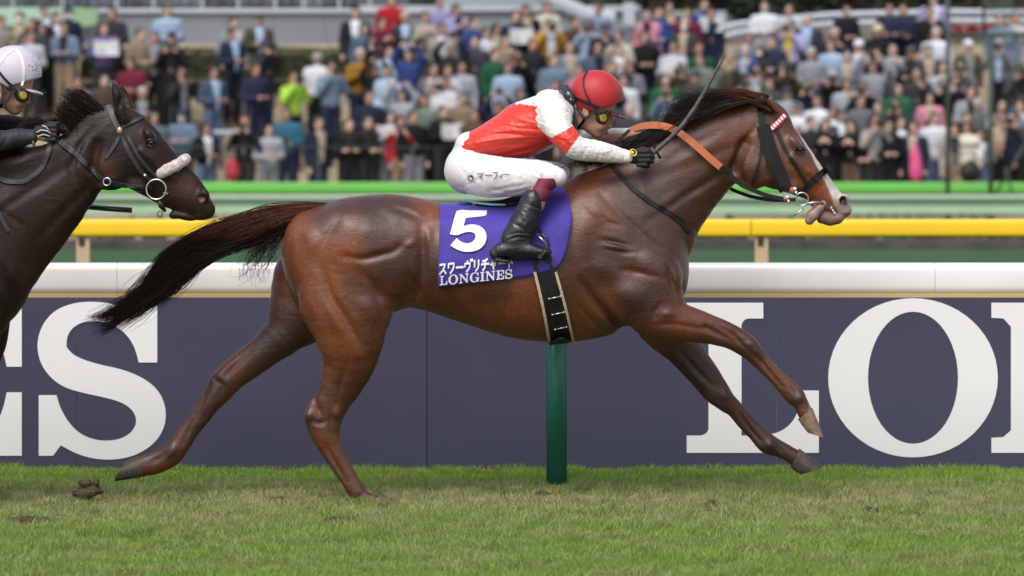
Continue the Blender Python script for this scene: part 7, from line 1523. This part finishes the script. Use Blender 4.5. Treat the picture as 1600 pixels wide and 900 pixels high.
def place_person(i, p, label, z_feet=None, y=None, group='spectators standing on the terrace'):
    px, py, col, gar, pose, trs, hd, ex = p; r_ = random.Random(i*7+1)
    H = 1.70*r_.uniform(.97, 1.03)*(.95 if hd == 'long' else 1)
    if y is None:
        lo, hi = 87.0, 94.6
        for _ in range(40):
            D = (lo+hi)/2; zh = 2-(py-HORIZ)/FPX*D; 
            if zh-H > TZ(D-25): lo = D
            else: hi = D
        D = max(D, 87.3); y = D-25; H = min(max(2-(py-HORIZ)/FPX*D-TZ(y), 1.35), 1.86); z_feet = TZ(y)
    k = H/1.722; ex += ' camera' if (pose in ('photo', 'high') and 'phone' not in ex and 'camera' not in ex and i < 500) else ''; x = (px-800)/FPX*(y+25); root = empty('person', (x, y, z_feet)); root.scale = (k*r_.uniform(.95, 1.1), k, k); root.rotation_euler = (0, 0, r_.uniform(-.45, .45)+(.25 if px < 900 else -.1))
    tag(root, label, 'person', group)
    c = COLS[col]; v = r_.uniform(.65, 1.05); skin = SK[r_.randrange(4)]
    def part(nm, me, colr):
        o = bpy.data.objects.new(nm, me); o.color = (*[min(q, 1) for q in colr], 1); link(o, root)
    part('body', PROTO[pose]['body'], skin); jk = 'open%d' % r_.randrange(5) if (gar in ('suit', 'blazer', 'open jacket', 'vest', 'cardigan') or (gar in ('jacket', 'coat') and r_.random() < .45)) else 'jacket'
    if gar == 'shirt over yellow': jk = 'open5'
    if gar in ('suit', 'blazer', 'open jacket'): jk = 'open%d' % (0 if px < 700 and gar == 'open jacket' or px > 800 else r_.randrange(2))
    part('jacket', PROTO[pose][jk], [q*v for q in c]); part('trousers', PROTO[pose]['trousers'], COLS[trs])
    hc = (.35, .33, .32) if 'old' in ex else (.30, .09, .03) if 'redhair' in ex else (.5, .42, .28) if 'blonde' in ex else (.60, .62, .68) if 'whitecap' in ex else r_.choice([(.012, .010, .009), (.02, .014, .011), (.03, .018, .012)]) if hd in ('short', 'long') else r_.choice([(.02, .025, .05), (.05, .05, .05), (.25, .24, .22), (.04, .045, .03)])
    part('hair' if hd in ('short', 'long') else hd, HAIRM[hd], hc)
    if 'mask' in ex: part('face_mask', MASK, (.8, .8, .85))
    M_ = Matrix.Translation(root.location) @ root.rotation_euler.to_matrix().to_4x4() @ Matrix.Diagonal((*root.scale, 1))
    def held(nm, me, loc, lb, cat, rot=(0, 0, 0)):
        o = bpy.data.objects.new(nm, me); link(o); o.location = M_ @ Vector(loc); o.rotation_euler = (rot[0], rot[1], root.rotation_euler.z+rot[2]); tag(o, lb, cat, cat+'s held in the crowd')
    w_ = label.replace('spectator', 'the spectator').split(', leftmost')[0]
    short = 'the spectator '+' '.join(label.split(' ')[1:])
    short = ' '.join(short.replace(POSED[pose], '').replace(' in white mask', '').replace(', long hair', '').split())
    if 'camera' in ex:
        loc = {'photo': (0, -.215, 1.60), 'high': (0, -.2, 1.90), 'hold': (0, -.33, 1.17)}[pose]; held('camera', CAMM, loc, 'camera of '+short, 'camera')
    if 'phone' in ex: loc = {'photo': (0, -.24, 1.58), 'high': (0, -.2, 1.92), 'hold': (0, -.33, 1.20)}[pose]; held('phone', PHONM, loc, 'phone of '+short, 'phone')
    if 'paper' in ex: held('newspaper', PAPM, (0, -.34, 1.28), 'newspaper of '+short, 'newspaper', (-.25, 0, 0))
for i, p in enumerate(PPL): place_person(i, p, LAB[i])
# people on the upper deck: only shoes and trouser legs come into the picture
for i, (px, c) in enumerate([(30, 'navy'), (62, 'charcoal'), (90, 'black'), (130, 'navy'), (155, 'denim'), (205, 'black'), (232, 'charcoal'), (285, 'denim'), (300, 'grey'), (335, 'black'), (360, 'navy'), (400, 'charcoal'), (448, 'black'), (490, 'grey'), (515, 'navy'), (545, 'black')]):
    place_person(500+i, (px, 0, c, 'coat', 'stand', c, 'short', ''), '%s person from the left on the upper deck, in %s' % (ORD[i], c), z_feet=zd, y=YW+rr.uniform(.9, 2.2), group='spectators on the upper deck')
# odds and ends among the crowd
M_bagr = mat('red bag', (.34, .02, .035), rough=.7, bump=.5, bs=15); M_pinkb = mat('pink bag', (.55, .07, .20), rough=.7, bump=.4, bs=12); M_sheet = mat('pale blue sheet', (.45, .58, .70), rough=.6, var=.8, vs=6)
def blob(name, px, py, D, r, m, label, cat, parts=None):
    c = P(px, py, D-25); f = Field(grid(c[0]-.4, c[0]+.4, .02), grid(D-25-.25, D-25+.25, .02), grid(c[2]-.5, c[2]+.5, .02)); f.ell(c, r, .05, .03); f.ell((c[0], c[1], c[2]-r[2]*.4), (r[0]*1.1, r[1]*1.1, r[2]*.6), 0, .05)
    f.path([(c[0]-.05, c[1], c[2]+r[2]*.8), (c[0], c[1], c[2]+r[2]*1.25), (c[0]+.05, c[1], c[2]+r[2]*.8)], [.012, .012, .012], k=.02); v, q = f.mesh(); o = mesh_np(name, relax(v, q, 2), q.astype(np.int32), m); tag(o, label, cat)
blob('shoulder_bag', 363, 265, 87, (.11, .10, .19), M_bagr, 'bright red bag hanging low in the front row beside the red haired photographer', 'bag')
blob('shoulder_bag', 1431, 256, 86.9, (.10, .08, .30), M_pinkb, 'tall pink bag in the front row beside the grey cardigan', 'bag')
blob('black_bag', 1516, 266, 86.8, (.17, .10, .15), M_blk, 'black bag held in front by the spectator in the cream hoodie', 'bag')
def table(px, py, D, w_, label):
    c = P(px, py, D-25); t = empty('folding_table', (c[0], D-25, TZ(D-25))); tag(t, label, 'table', 'tables between the spectators at left'); mb = MB(); mb.box((c[0], D-25, c[2]), (w_, .5, .05)); mb.build('tabletop', M_sheet, t, bevel=.01); h = c[2]-TZ(D-25)
    for s in (-1, 1):
        for u in (-1, 1): mb = MB(); mb.tube([(c[0]+s*(w_/2-.06), D-25+u*.2, TZ(D-25)-.03), (c[0]+s*(w_/2-.06), D-25+u*.2, c[2]-.02)], .015, 6); mb.build('leg', M_steel, t)
    adopt(t)
for px, py, D, w_, lb in [(205, 132, 91.6, .7, 'pale blue table behind the ears of the dark horse'), (310, 150, 91.4, .75, 'pale blue table left of the navy sweater'), (360, 132, 92.2, .6, 'pale table behind the blue blazer'), (487, 155, 91.4, .7, 'pale blue table right of the lime jacket'), (541, 158, 91.3, .5, 'small pale blue table under the grey hoodie'), (352, 206, 89.3, .4, 'low blue table in front of the navy sweater')]: table(px, py, D, w_, lb)
